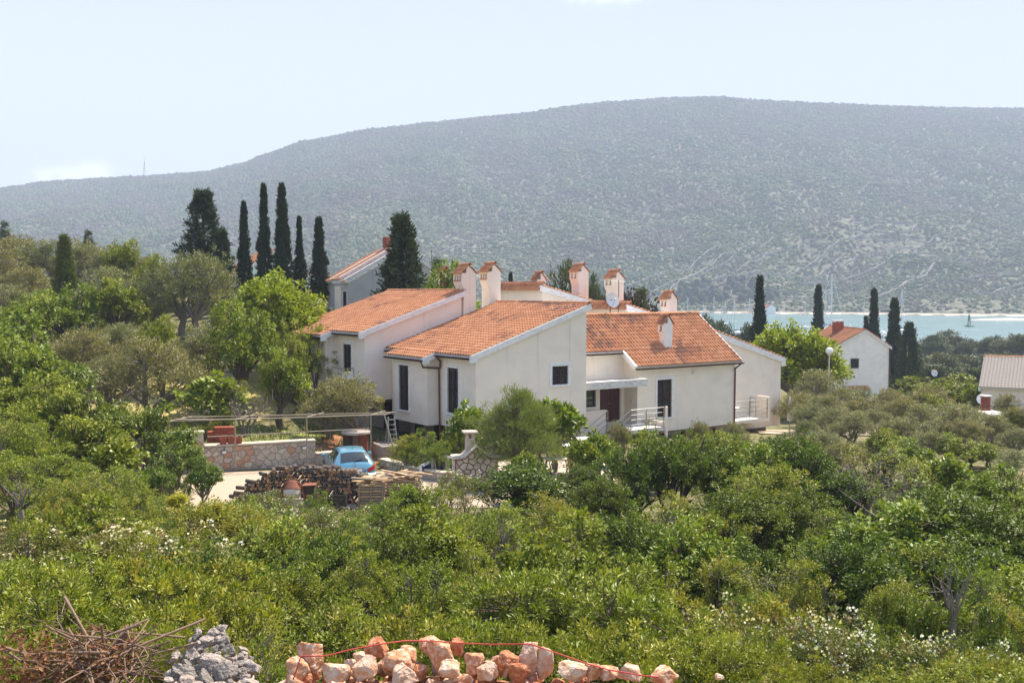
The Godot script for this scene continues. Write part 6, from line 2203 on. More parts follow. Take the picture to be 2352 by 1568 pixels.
func rocks() -> void:
	var kinds := []
	for i in 9:
		kinds.append(rock_mesh(100 + i, 11 + i % 5, 15))
	# [px, py, width in pixels, height ratio, stone, turn, tilt, label]
	var big := [
		[677, 1552, 62, 1.1, 0, 0.4, 0.2, "rust edged rock leaning behind the pointed one at the left end of the pile"],
		[706, 1530, 70, 1.5, 0, 1.9, 0.15, "pointed tan rock standing at the left end of the pile"],
		[765, 1558, 84, 0.8, 1, 0.8, -0.1, "broad white topped rock at the lower left of the pile"],
		[822, 1518, 34, 1.0, 1, 2.2, 0.3, "small pale rock under the red rope left of the rust boulder"],
		[858, 1496, 74, 0.8, 2, 1.2, 0.0, "rust red boulder on top of the pile at the left, under the rope"],
		[836, 1545, 62, 1.0, 1, 2.8, 0.35, "pale wedge shaped rock below the rust red boulder"],
		[905, 1535, 88, 0.85, 0, 0.3, 0.2, "large mottled rock in the left middle of the pile"],
		[936, 1511, 52, 0.95, 0, 1.4, 0.1, "blocky orange rock under the rope just left of the summit"],
		[985, 1487, 70, 0.55, 0, 0.7, 0.12, "flat rock forming the summit of the pile"],
		[1010, 1512, 78, 0.95, 0, 2.0, -0.25, "big orange and grey faced rock right below the summit"],
		[1047, 1497, 40, 1.2, 2, 0.5, 0.3, "dark orange rock standing just right of the summit"],
		[1086, 1528, 66, 0.85, 0, 1.1, -0.15, "orange rock with a pitted face right of the big grey faced one"],
		[1033, 1550, 66, 0.7, 1, 0.2, 0.0, "grey white slab at the bottom middle of the pile"],
		[920, 1562, 80, 0.8, 1, 1.7, 0.2, "cream and rust rock at the bottom left of centre"],
		[1121, 1553, 50, 1.0, 1, 2.4, 0.15, "yellowish rock at the bottom below the pitted orange one"],
		[1163, 1536, 72, 1.05, 2, 0.9, 0.1, "tall rust coloured rock right of centre"],
		[1192, 1552, 58, 1.1, 2, 2.9, 0.2, "deep orange rock leaning on the tall rust coloured one"],
		[1214, 1520, 60, 1.75, 1, 0.6, -0.4, "tall pale slab leaning upright under the rope at the right"],
		[1252, 1532, 56, 1.5, 1, 2.1, -0.35, "smooth pale rock leaning against the tall pale slab"],
		[1315, 1556, 84, 0.55, 1, 1.3, 0.0, "low cream rock right of the leaning slabs"],
		[1366, 1550, 48, 1.0, 0, 0.1, 0.2, "knobbly orange rock where the rope comes down"],
		[1405, 1557, 60, 0.75, 0, 1.8, 0.0, "rounded orange rock just right of where the rope comes down"],
		[1455, 1556, 66, 0.8, 1, 2.6, -0.1, "pale knobbly rock near the right end of the pile"],
		[1532, 1562, 74, 0.6, 0, 0.7, 0.0, "orange rock lying alone at the right end of the pile"],
		[1660, 1566, 26, 0.7, 1, 1.1, 0.0, "little rock lying apart at the far right of the pile"],
	]
	var mats := [M.rock_orange, M.rock_pale, M.rock_rust]
	var depth := 9.4
	for i in big.size():
		var q: Array = big[i]
		var d = depth + (1568 - q[1]) * 0.008 + rng.randf_range(-0.1, 0.1)
		var p := spot(q[0], q[1] + 4, d)
		var s: float = q[2] / FOCAL * d * 0.5 * 0.94
		var o := MeshInstance3D.new()
		o.mesh = kinds[i % kinds.size()]
		o.name = numbered("rock")
		add_child(o, true)
		o.transform = Transform3D(Basis(Vector3(0, 0, 1), q[6]) * Basis(Vector3.UP, q[5]) * Basis.from_scale(Vector3(s, s * q[3], s * 0.95)), p)
		o.material_override = mats[q[4]]
		tag(o, q[7], "rock", "orange limestone rocks piled in the foreground")
	# the smaller rubble that fills the heap below and between
	for i in 290:
		var px := rng.randf_range(640, 1700)
		var crest := 1522.0 + 62.0 * pow(absf(px - 1020.0) / 390.0, 1.6)
		var py := crest + rng.randf_range(6.0, 120.0)
		var d := depth + 0.25 + (1568 - py) * 0.006 + rng.randf_range(-0.1, 0.45)
		var p := spot(px, py, d)
		var s := rng.randf_range(0.045, 0.10) * (1.0 if rng.randf() < 0.7 else 1.6)
		var o := MeshInstance3D.new()
		o.mesh = kinds[rng.randi() % kinds.size()]
		o.name = numbered("rubble_rock")
		add_child(o, true)
		o.transform = Transform3D(Basis.from_euler(Vector3(rng.randf() * 6, rng.randf() * 6, rng.randf() * 6)) * Basis.from_scale(Vector3(s, s * 0.8, s * 0.9)), p)
		o.material_override = mats[[0, 0, 1, 1, 2][rng.randi() % 5]]
		tag(o, "small orange or cream rubble stone wedged between the larger rocks of the pile", "rock", "rubble stones of the foreground pile")
	var heap := Build.new()
	var hp := []
	for i in 25:
		var px := 620.0 + i * 47.0
		var crest := 1556.0 + 62.0 * pow(absf(px - 1020.0) / 390.0, 1.6)
		hp.append([spot(px, crest + 170, 8.6), spot(px, crest + 14, 9.75), spot(px, crest + 10, 10.2), spot(px, crest + 200, 11.2)])
	for i in 24:
		for k in 3:
			heap.quad(hp[i][k], hp[i + 1][k], hp[i + 1][k + 1], hp[i][k + 1])
	struct("rubble_bank", heap, M.red_soil)
	# the red rope across the rocks
	var rope := [[664, 1575, 9.25], [677, 1536, 9.22], [682, 1520, 9.2], [742, 1519, 9.2], [800, 1504, 9.25], [868, 1491, 9.3], [930, 1483, 9.5], [1000, 1485, 9.62], [1060, 1489, 9.6], [1130, 1492, 9.6], [1200, 1491, 9.3], [1222, 1492, 9.25], [1290, 1516, 9.4], [1350, 1537, 9.45], [1400, 1552, 9.4], [1480, 1566, 9.3], [1520, 1570, 9.2]]
	var rp := rope.map(func(q): return spot(q[0], q[1], q[2]))
	var rb := Build.new()
	rb.tube(rp, rp.map(func(_p): return 0.0065), 7)
	tag(part_of(self, "red_rope", rb, M.rope_red), "thin red rope stretched across the top of the orange rocks", "rope")
	# grey drystone heap at the lower left
	var grey := []
	for i in 5:
		grey.append(rock_mesh(300 + i, 10, 9))
	var taken := []
	for i in 1500:
		if taken.size() >= 170:
			break
		var px := 475.0 + rng.randf_range(-1, 1) * 92.0 * (0.75 + 0.4 * rng.randf())
		var crest := 1446.0 + absf(px - 478) * 0.95 + 18.0 * sin(px * 0.11)
		var py := crest + pow(rng.randf(), 0.9) * (1610 - crest)
		var s := 0.5 * rng.randf_range(0.09, 0.24) * (1.0 if rng.randf() < 0.85 else 1.5)
		var room := s * FOCAL / 11.5
		var free := true
		for q in taken:
			if Vector2(px, py * 1.25).distance_to(Vector2(q.x, q.y * 1.25)) < (room + q.z) * 0.50:
				free = false
		if not free:
			continue
		taken.append(Vector3(px, py, room))
		var d := 12.6 - (py - 1400) / 190.0 * 2.2 + rng.randf_range(-0.12, 0.12)
		var o := MeshInstance3D.new()
		o.mesh = grey[rng.randi() % grey.size()]
		o.name = numbered("drystone_rock")
		add_child(o, true)
		o.transform = Transform3D(Basis.from_euler(Vector3(rng.randf() * 0.6, rng.randf() * 6, rng.randf() * 0.6)) * Basis.from_scale(Vector3(s, s * 0.75, s * 0.9)), spot(px, py, d))
		o.material_override = [M.limestone_grey, M.limestone_grey, M.limestone_pink, M.limestone_dark][rng.randi() % 4]
		tag(o, "weathered grey limestone rock in the tumbled drystone heap at the lower left", "rock", "rocks of the tumbled drystone heap")
	var gb := Build.new()
	var gp := []
	for i in 8:
		var px := 370.0 + i * 29.0
		var crest := 1412.0 + absf(px - 470) * 0.55
		gp.append([spot(px, 1760, 10.0), spot(px, crest + 120, 12.35), spot(px, crest + 70, 12.9), spot(px, crest + 140, 14.0)])
	for i in 7:
		for k in 3:
			gb.quad(gp[i][k], gp[i + 1][k], gp[i + 1][k + 1], gp[i][k + 1])
	struct("rubble_core", gb, M.limestone_grey)

# ---------------------------------------------------------------- plants
var proto := {}

class Leaves:
	var v := PackedVector3Array()
	var n := PackedVector3Array()
	var c := PackedColorArray()
	func leaf(at: Vector3, dir: Vector3, face: Vector3, long: float, wide: float, col: Color, soft: Vector3) -> void:
		var side := dir.cross(face).normalized()
		var up := side.cross(dir)
		var a := at + dir * (long * 0.45) + side * wide + up * (wide * 0.35)
		var b := at + dir * (long * 0.45) - side * wide + up * (wide * 0.35)
		var tip := at + dir * long
		var m := (up + soft).normalized()
		v.append(at); v.append(tip); v.append(a); v.append(at); v.append(b); v.append(tip)
		n.append((m - side * 0.3)); n.append((m - side * 0.3)); n.append((m - side * 0.3)); n.append((m + side * 0.3)); n.append((m + side * 0.3)); n.append((m + side * 0.3))
		for i in 6:
			c.append(col)
	func mesh() -> ArrayMesh:
		var m := ArrayMesh.new()
		var a := []
		a.resize(Mesh.ARRAY_MAX)
		a[Mesh.ARRAY_VERTEX] = v; a[Mesh.ARRAY_NORMAL] = n; a[Mesh.ARRAY_COLOR] = c
		m.add_surface_from_arrays(Mesh.PRIMITIVE_TRIANGLES, a)
		return m

func any_dir(r: RandomNumberGenerator) -> Vector3:
	var y := r.randf_range(-1.0, 1.0)
	var a := r.randf() * TAU
	var s := sqrt(1.0 - y * y)
	return Vector3(cos(a) * s, y, sin(a) * s)

func shade_of(r: RandomNumberGenerator, palette: Array) -> Color:
	var k: Color = palette[r.randi() % palette.size()]
	var s := r.randf_range(0.75, 1.25)
	return Color(k.r * s, k.g * s, k.b * s, 1.0)

# a plant with limbs, twigs and sprays of leaves. how: lobes [[centre, radii, sprays]], per (leaves of a spray), reach (of a spray), long, wide,
# droop (-1 hanging .. 1 upright), palette, stems, girth, fork (height where limbs part), twigs, flowers
func grow(called: String, seed_: int, how: Dictionary) -> void:
	var r := RandomNumberGenerator.new()
	r.seed = seed_
	var wood := Build.new()
	var lv := Leaves.new()
	var fork: float = how.get("fork", 0.6)
	var girth: float = how.get("girth", 0.1)
	var stems: int = how.get("stems", 1)
	var tops := []
	for i in stems:
		var a := TAU * i / stems + r.randf()
		var spread: float = 0.0 if stems == 1 else how.get("spread", 0.3)
		var foot := Vector3(cos(a), 0, sin(a)) * spread * 0.3 + Vector3(0, -0.35, 0)
		var knee := Vector3(cos(a) * spread * 0.6 + r.randf_range(-0.1, 0.1), fork * 0.55, sin(a) * spread * 0.6 + r.randf_range(-0.1, 0.1))
		var top := Vector3(cos(a) * spread + r.randf_range(-0.1, 0.1), fork, sin(a) * spread + r.randf_range(-0.1, 0.1))
		var g := girth / sqrt(float(stems))
		wood.tube([foot, knee, top], [g * 1.3, g, g * 0.85], 8, false)
		tops.append(top)
	var high := 0.0
	for q in how.lobes:
		var mid: Vector3 = q[0]
		var rad: Vector3 = q[1]
		var start: Vector3 = tops[0]
		for t in tops:
			if t.distance_to(mid) < start.distance_to(mid):
				start = t
		var bend := start.lerp(mid, 0.5) + Vector3(r.randf_range(-0.15, 0.15), r.randf_range(-0.1, 0.2), r.randf_range(-0.15, 0.15)) * rad.x
		var g: float = girth * 0.62 / sqrt(float(stems))
		wood.tube([start, bend, mid, mid + (mid - bend).normalized() * rad.y * 0.5], [g, g * 0.7, g * 0.4, g * 0.12], 6, false)
		for i in int(q[2]):
			var d := any_dir(r)
			if d.y < -0.35 and r.randf() < 0.7:
				d.y = -d.y
			var depth := 0.55 + 0.47 * pow(r.randf(), 0.45)
			var at := mid + d * rad * depth
			var shoot = r.randf() < how.get("shoots", 0.22)
			if shoot:
				at = mid + (d + Vector3.UP * 0.5).normalized() * rad * r.randf_range(1.1, 1.55)
			if shoot or r.randf() < how.get("twigs", 0.4):
				var b0 := mid + d * rad * 0.25
				wood.tube([b0, b0.lerp(at, 0.55) + any_dir(r) * 0.06 * rad.x, at + d * how.reach * 0.4], [g * 0.28, g * 0.18, g * 0.07], 4, false)
			high = maxf(high, at.y + how.reach * 0.6)
			var lean: float = r.randf_range(0.8, 1.2) * (0.62 if shoot else 1.0)
			var hue := shade_of(r, how.palette)
			var out := (d + Vector3.UP * 0.35).normalized()
			for k in int(how.per * (0.5 if shoot else 1.0)):
				var o := any_dir(r) * pow(r.randf(), 0.6)
				var p: Vector3 = at + (o * how.reach + out * (how.reach * 0.3 * r.randf())) * lean
				var dir = (o * 0.8 + out * 0.5 + any_dir(r) * 0.5 + Vector3.UP * how.droop).normalized()
				var f := (Vector3.UP * 0.55 + any_dir(r) * 0.75 + out * 0.35).normalized()
				var s := r.randf_range(0.7, 1.2)
				var col := hue.lerp(shade_of(r, how.palette), 0.5)
				lv.leaf(p, dir, f, how.long * s, how.wide * s, col, out * 0.35 + Vector3.UP * 0.1)
			if r.randf() < how.get("flowers", 0.0):
				for k in 9:
					var o := any_dir(r)
					lv.leaf(at + out * how.reach * 0.9 + o * 0.07, (o + Vector3.UP).normalized(), any_dir(r), 0.042, 0.02, how.get("petal", Color(0.72, 0.70, 0.60)), out)
	if how.has("bare"):
		for i in how.bare:
			var a := r.randf() * TAU
			var p := tops[r.randi() % tops.size()] as Vector3
			var d := Vector3(cos(a) * 0.7, r.randf_range(0.5, 1.3), sin(a) * 0.7).normalized()
			var l: float = r.randf_range(0.5, 1.0) * how.get("bare_long", 1.2)
			var p1 := p + d * l * 0.5 + any_dir(r) * 0.1 * l
			var p2 := p + d * l + any_dir(r) * 0.15 * l
			wood.tube([p, p1, p2], [girth * 0.3, girth * 0.2, girth * 0.06], 5, false)
			for k in 4:
				var e := p1.lerp(p2, r.randf()) + any_dir(r) * 0.02
				wood.tube([e, e + (d + any_dir(r) * 0.9).normalized() * l * r.randf_range(0.2, 0.45)], [girth * 0.11, girth * 0.04], 4, false)
			high = maxf(high, p2.y)
	proto[called] = {"wood": wood.mesh(), "crown": lv.mesh() if not lv.v.is_empty() else null, "high": maxf(high, fork), "leaf": how.get("leaf", "leaf_broad"), "bark": how.get("bark", "bark_brown")}

# columns and cones: cypress and conifer
func grow_spire(called: String, seed_: int, high: float, width: Callable, sprays: int, per: int, reach: float, long: float, wide: float, outward: float, palette: Array, leaf := "leaf_dark", trunk := 0.14, ragged := 0.12, whorls := 0) -> void:
	var r := RandomNumberGenerator.new()
	r.seed = seed_
	var wood := Build.new()
	wood.tube([Vector3(0, -0.4, 0), Vector3(0, high * 0.5, 0), Vector3(0, high * 0.97, 0)], [trunk, trunk * 0.6, 0.015], 8, false)
	var lv := Leaves.new()
	var f := FastNoiseLite.new()
	f.seed = seed_; f.frequency = 0.5 if ragged < 0.3 else 0.85
	for i in sprays:
		var t := pow(r.randf(), 1.15)
		var y := high * (0.03 + 0.97 * t)
		var a := r.randf() * TAU
		var w: float = width.call(t)
		if whorls > 0:
			var row := floorf(t * whorls) / whorls
			y = high * (0.05 + 0.95 * row) + r.randf_range(-0.22, 0.22)
			a = floorf(a / TAU * 7.0) / 7.0 * TAU + row * 40.0 + r.randf_range(-0.2, 0.2)
		w *= 1.0 + ragged * 2.6 * f.get_noise_3d(cos(a) * 3.0, y * 1.1, sin(a) * 3.0)
		var k := 0.25 + 0.75 * sqrt(r.randf())
		var out := Vector3(cos(a), 0, sin(a))
		var tip := out * w * k + Vector3(0, y - w * k * 0.18 * (1.0 if whorls else 0.0), 0)
		if whorls > 0 and r.randf() < 0.25:
			wood.tube([Vector3(0, y, 0), tip], [trunk * 0.16, trunk * 0.04], 4, false)
		var hue := shade_of(r, palette)
		for j in per:
			var p := tip + any_dir(r) * reach * r.randf()
			var dir := (out * outward + Vector3.UP * (1.0 - outward) + any_dir(r) * 0.45).normalized()
			lv.leaf(p, dir, (out * 0.7 + any_dir(r)).normalized(), long * r.randf_range(0.6, 1.2), wide * r.randf_range(0.7, 1.2), hue.lerp(shade_of(r, palette), 0.4), out * 0.5)
	proto[called] = {"wood": wood.mesh(), "crown": lv.mesh(), "high": high, "leaf": leaf, "bark": "bark_dark"}

func lobes_in(seed_: int, n: int, mid: Vector3, spread: Vector3, rad: float, sprays: int) -> Array:
	var r := RandomNumberGenerator.new()
	r.seed = seed_
	var a := []
	for i in n:
		var d := any_dir(r)
		d.y = absf(d.y) * 1.5 - 0.6
		var q := rad * r.randf_range(0.65, 1.15)
		a.append([mid + d * spread * r.randf_range(0.45, 1.0), Vector3(q, q * r.randf_range(0.65, 0.95), q), int(sprays * q * q / rad / rad)])
	return a

func make_plants() -> void:
	var olive := [Color(0.213, 0.217, 0.092), Color(0.268, 0.268, 0.125), Color(0.159, 0.165, 0.062), Color(0.342, 0.325, 0.170)]
	var broad := [Color(0.183, 0.239, 0.027), Color(0.242, 0.294, 0.038), Color(0.124, 0.176, 0.019), Color(0.315, 0.342, 0.055)]
	var deep := [Color(0.105, 0.148, 0.019), Color(0.146, 0.194, 0.027), Color(0.081, 0.116, 0.017)]
	var bright := [Color(0.278, 0.356, 0.032), Color(0.351, 0.410, 0.046), Color(0.205, 0.280, 0.025)]
	var laurel := [Color(0.205, 0.249, 0.021), Color(0.271, 0.308, 0.032), Color(0.134, 0.176, 0.016), Color(0.366, 0.363, 0.057)]
	var scrub := [Color(0.222, 0.258, 0.034), Color(0.300, 0.315, 0.049), Color(0.161, 0.199, 0.027), Color(0.344, 0.294, 0.071)]
	for i in 3:
		grow("olive_%d" % i, 10 + i, {"lobes": lobes_in(20 + i, 12 + i, Vector3(0, 1.95, 0), Vector3(1.5, 1.05, 1.5), 0.85, 24), "per": 56, "reach": 0.26, "long": 0.115, "wide": 0.019, "droop": 0.25, "palette": olive, "stems": 2 + i % 2, "spread": 0.4, "girth": 0.20, "fork": 0.8, "twigs": 0.5, "leaf": "leaf_olive", "bark": "bark_grey"})
	for i in 3:
		grow("broad_%d" % i, 30 + i, {"lobes": lobes_in(40 + i, 13, Vector3(0, 2.1, 0), Vector3(1.3, 1.35, 1.3), 0.74, 15), "per": 52, "reach": 0.23, "long": 0.145, "wide": 0.042, "droop": -0.35, "palette": broad, "stems": 1 + i % 2, "spread": 0.25, "girth": 0.14, "fork": 0.9, "twigs": 0.6, "bark": "bark_brown"})
	for i in 2:
		grow("cherry_%d" % i, 50 + i, {"lobes": lobes_in(60 + i, 15, Vector3(0, 2.2, 0), Vector3(1.35, 1.25, 1.35), 0.5, 15), "per": 42, "reach": 0.22, "long": 0.15, "wide": 0.036, "droop": -0.8, "palette": [broad[0], broad[2], deep[1]], "stems": 2, "spread": 0.4, "girth": 0.13, "fork": 0.7, "twigs": 0.7, "leaf": "leaf_glossy", "bark": "bark_grey"})
	for i in 2:
		grow("fig_%d" % i, 70 + i, {"lobes": lobes_in(75 + i, 9, Vector3(0, 1.6, 0), Vector3(1.1, 0.75, 1.1), 0.5, 15), "per": 15, "reach": 0.25, "long": 0.22, "wide": 0.085, "droop": -0.1, "palette": broad, "stems": 3, "spread": 0.5, "girth": 0.12, "fork": 0.6, "twigs": 0.9, "leaf": "leaf_glossy", "bark": "bark_grey"})
	grow("walnut", 80, {"lobes": lobes_in(81, 19, Vector3(0, 3.3, 0), Vector3(2.1, 1.9, 2.1), 1.25, 27), "per": 56, "reach": 0.36, "long": 0.23, "wide": 0.066, "droop": -0.3, "palette": bright, "girth": 0.26, "fork": 1.5, "twigs": 0.4, "bark": "bark_grey"})
	for i in 3:
		grow("laurel_%d" % i, 90 + i, {"lobes": lobes_in(95 + i, 19, Vector3(0, 1.45, 0), Vector3(1.55, 0.95, 1.55), 0.58, 19), "per": 84, "reach": 0.115, "long": 0.070, "wide": 0.0115, "droop": 0.05, "palette": laurel, "stems": 4, "spread": 0.5, "girth": 0.10, "fork": 0.4, "twigs": 0.5, "leaf": "leaf_glossy", "bark": "bark_brown"})
	for i in 4:
		grow("scrub_%d" % i, 100 + i, {"lobes": lobes_in(105 + i, 13, Vector3(0, 1.15, 0), Vector3(1.0, 0.85, 1.0), 0.5, 17), "per": 70, "reach": 0.135, "long": 0.058, "wide": 0.016, "droop": 0.1, "palette": scrub if i < 2 else broad, "stems": 4, "spread": 0.4, "girth": 0.09, "fork": 0.4, "twigs": 0.6, "bare": 5, "bare_long": 1.3, "bark": "bark_grey"})
	grow("bramble", 115, {"lobes": lobes_in(116, 20, Vector3(0, 1.1, 0), Vector3(1.7, 0.8, 1.7), 0.55, 17), "per": 62, "reach": 0.14, "long": 0.05, "wide": 0.016, "droop": 0.15, "palette": [Color(0.150, 0.185, 0.042), Color(0.200, 0.215, 0.060), Color(0.215, 0.135, 0.075), Color(0.110, 0.146, 0.030)], "stems": 4, "spread": 0.5, "girth": 0.07, "fork": 0.3, "twigs": 0.5, "flowers": 0.34})
	for i in 3:
		grow("sapling_%d" % i, 180 + i, {"lobes": lobes_in(185 + i, 12, Vector3(0, 1.9, 0), Vector3(0.95, 1.7, 0.95), 0.42, 15), "per": 54, "reach": 0.16, "long": 0.07, "wide": 0.021, "droop": 0.0, "palette": scrub if i == 0 else broad if i == 1 else laurel, "stems": 3, "spread": 0.35, "girth": 0.09, "fork": 0.7, "twigs": 0.9, "shoots": 0.4, "bare": 6, "bare_long": 1.9, "bark": "bark_grey"})
	grow("ivy_bush", 120, {"lobes": lobes_in(121, 13, Vector3(0, 1.15, 0), Vector3(1.15, 0.95, 1.15), 0.7, 40), "per": 34, "reach": 0.17, "long": 0.085, "wide": 0.036, "droop": -0.2, "palette": deep, "girth": 0.16, "fork": 0.8, "twigs": 0.1, "leaf": "leaf_glossy"})
	for i in 2:
		grow("thicket_%d" % i, 124 + i, {"lobes": lobes_in(126 + i, 16, Vector3(0, 1.9, 0), Vector3(1.45, 1.5, 1.45), 0.76, 15), "per": 70, "reach": 0.19, "long": 0.085, "wide": 0.029, "droop": -0.25, "palette": [deep[0], deep[1], deep[2], broad[2]], "stems": 3, "spread": 0.4, "girth": 0.16, "fork": 1.0, "twigs": 0.6, "bare": 4, "bare_long": 2.0, "bark": "bark_dark"})
	grow("twiggy", 130, {"lobes": lobes_in(131, 6, Vector3(0, 1.9, 0), Vector3(1.3, 0.9, 1.3), 0.6, 10), "per": 22, "reach": 0.3, "long": 0.08, "wide": 0.02, "droop": 0.1, "palette": scrub, "stems": 4, "spread": 0.5, "girth": 0.13, "fork": 0.8, "twigs": 1.0, "bare": 26, "bare_long": 1.9, "bark": "bark_grey"})
	grow("dead", 133, {"lobes": [], "per": 0, "reach": 0.1, "long": 0.1, "wide": 0.02, "droop": 0.0, "palette": scrub, "stems": 1, "girth": 0.10, "fork": 1.6, "bare": 8, "bare_long": 0.9, "bark": "bark_grey"})
	# young pine: upright feathery shoots
	grow("young_pine", 140, {"lobes": [[Vector3(0, 1.3, 0), Vector3(1.25, 0.8, 1.25), 120], [Vector3(0.1, 2.1, 0), Vector3(0.95, 0.8, 0.95), 100], [Vector3(0, 2.9, 0), Vector3(0.5, 0.7, 0.5), 50], [Vector3(-0.5, 2.5, 0.2), Vector3(0.35, 0.5, 0.35), 24], [Vector3(0.6, 2.3, 0.1), Vector3(0.35, 0.5, 0.35), 24], [Vector3(0.02, 3.45, 0), Vector3(0.14, 0.45, 0.14), 16]], "per": 60, "reach": 0.24, "long": 0.20, "wide": 0.0065, "droop": 0.9, "palette": [Color(0.230, 0.263, 0.061), Color(0.277, 0.304, 0.081), Color(0.176, 0.209, 0.047)], "girth": 0.10, "fork": 1.0, "twigs": 0.5, "leaf": "leaf_olive"})
	for i in 2:
		grow("pine_%d" % i, 150 + i, {"lobes": lobes_in(151 + i, 17, Vector3(0, 4.6, 0), Vector3(2.7, 3.4, 2.7), 1.5, 18), "per": 36, "reach": 0.75, "long": 0.55, "wide": 0.07, "droop": 0.4, "palette": [Color(0.093, 0.123, 0.045), Color(0.128, 0.153, 0.063), Color(0.068, 0.093, 0.038), Color(0.150, 0.143, 0.068)], "girth": 0.24, "fork": 2.0, "twigs": 0.2, "leaf": "leaf_dark", "bark": "bark_dark"})
	var cy := [Color(0.025, 0.041, 0.019), Color(0.035, 0.053, 0.022), Color(0.045, 0.062, 0.027)]
	grow_spire("cypress_0", 160, 9.0, func(t): return 0.80 * pow(1.0 - t, 0.78) * smoothstep(-0.02, 0.12, t) + 0.04, 900, 13, 0.2, 0.30, 0.045, 0.18, cy, "leaf_dark", 0.16, 0.28)
	grow_spire("cypress_1", 161, 9.0, func(t): return 0.85 * pow(1.0 - t, 0.75) * (0.75 + 0.35 * sin(t * 5.0)) * smoothstep(-0.02, 0.08, t) + 0.05, 900, 13, 0.2, 0.30, 0.045, 0.25, cy, "leaf_dark", 0.16, 0.3)
	var kf := [Color(0.056, 0.078, 0.034), Color(0.080, 0.104, 0.046), Color(0.044, 0.062, 0.028)]
	grow_spire("conifer_0", 165, 9.0, func(t): return 2.6 * pow(1.0 - t, 0.8) * smoothstep(-0.05, 0.15, t) + 0.12, 1300, 14, 0.38, 0.34, 0.05, 0.7, kf, "leaf_dark", 0.2, 0.34, 15)
	grow_spire("conifer_1", 166, 9.0, func(t): return 1.9 * pow(1.0 - t, 0.55) * smoothstep(-0.05, 0.2, t) + 0.1, 1100, 14, 0.36, 0.34, 0.05, 0.6, kf, "leaf_dark", 0.2, 0.40, 16)
	grow_spire("spruce", 167, 6.0, func(t): return 1.5 * (1.0 - t) + 0.06, 420, 14, 0.22, 0.22, 0.03, 0.85, [Color(0.085, 0.112, 0.054), Color(0.119, 0.145, 0.068)], "leaf_dark", 0.12, 0.1, 13)
	grow_spire("pale_conifer", 168, 7.0, func(t): return 1.35 * pow(1.0 - t, 0.9) + 0.1, 800, 14, 0.34, 0.3, 0.045, 0.5, [Color(0.162, 0.204, 0.060), Color(0.128, 0.162, 0.051)], "leaf_olive", 0.14, 0.16)
	grow("purple_tree", 170, {"lobes": lobes_in(171, 8, Vector3(0, 2.8, 0), Vector3(1.0, 1.0, 1.0), 0.7, 22), "per": 26, "reach": 0.32, "long": 0.16, "wide": 0.05, "droop": -0.2, "palette": [Color(0.060, 0.031, 0.031), Color(0.084, 0.048, 0.042)], "girth": 0.12, "fork": 1.2, "leaf": "leaf_dark"})
	grow("yellow_bush", 172, {"lobes": lobes_in(173, 9, Vector3(0, 1.6, 0), Vector3(0.45, 1.1, 0.45), 0.4, 18), "per": 30, "reach": 0.2, "long": 0.11, "wide": 0.032, "droop": 0.1, "palette": [Color(0.510, 0.493, 0.051), Color(0.408, 0.442, 0.051), Color(0.578, 0.476, 0.068)], "girth": 0.07, "fork": 0.7})

const NAMES := {"olive": ["olive_tree", "olive tree"], "broad": ["leafy_tree", "tree"], "cherry": ["cherry_tree", "cherry tree"], "fig": ["fig_tree", "fig tree"], "walnut": ["walnut_tree", "tree"], "laurel": ["laurel_shrub", "shrub"], "scrub": ["green_shrub", "shrub"], "bramble": ["bramble_bush", "shrub"], "ivy_bush": ["ivy_bush", "shrub"], "sapling": ["young_tree", "tree"], "thicket": ["dense_tree", "tree"], "twiggy": ["twiggy_shrub", "shrub"], "dead": ["dead_tree", "dead tree"], "young_pine": ["young_pine", "pine"], "pine": ["pine_tree", "pine"], "cypress": ["cypress_tree", "cypress"], "conifer": ["conifer_tree", "conifer"], "spruce": ["spruce_tree", "spruce"], "pale_conifer": ["conifer_tree", "conifer"], "purple_tree": ["purple_tree", "tree"], "yellow_bush": ["yellow_bush", "shrub"]}

func tinted(called: String, k: int) -> Material:
	var key := called + "_tint_%d" % k
	if not M.has(key):
		var m: StandardMaterial3D = M[called].duplicate()
		m.albedo_color = [lin(0.95, 0.95, 0.95), lin(0.99, 0.93, 0.80), lin(0.84, 0.90, 0.84), lin(1.0, 1.0, 1.0)][k]
		M[key] = m
	return M[key]

func plant(kind: String, px: float, top: float, d: float, wide: float, label: String, group := "") -> Node3D:
	var p: Dictionary = proto[kind]
	var base := on_ground(px, d)
	var tall := EYE.y - (top - 663.0) / FOCAL * d - base.y
	var s := tall / (p.high as float)
	var stem := kind.rstrip("0123456789").rstrip("_")
	var nm: Array = NAMES[stem]
	var o := thing(nm[0], label, nm[1], base, rng.randf() * TAU, group)
	o.scale = Vector3(s * wide, s, s * wide)
	part(o, "trunk", p.wood, M[p.bark])
	if p.crown:
		part(o, "crown", p.crown, tinted(p.leaf, rng.randi() % 3))
	return o

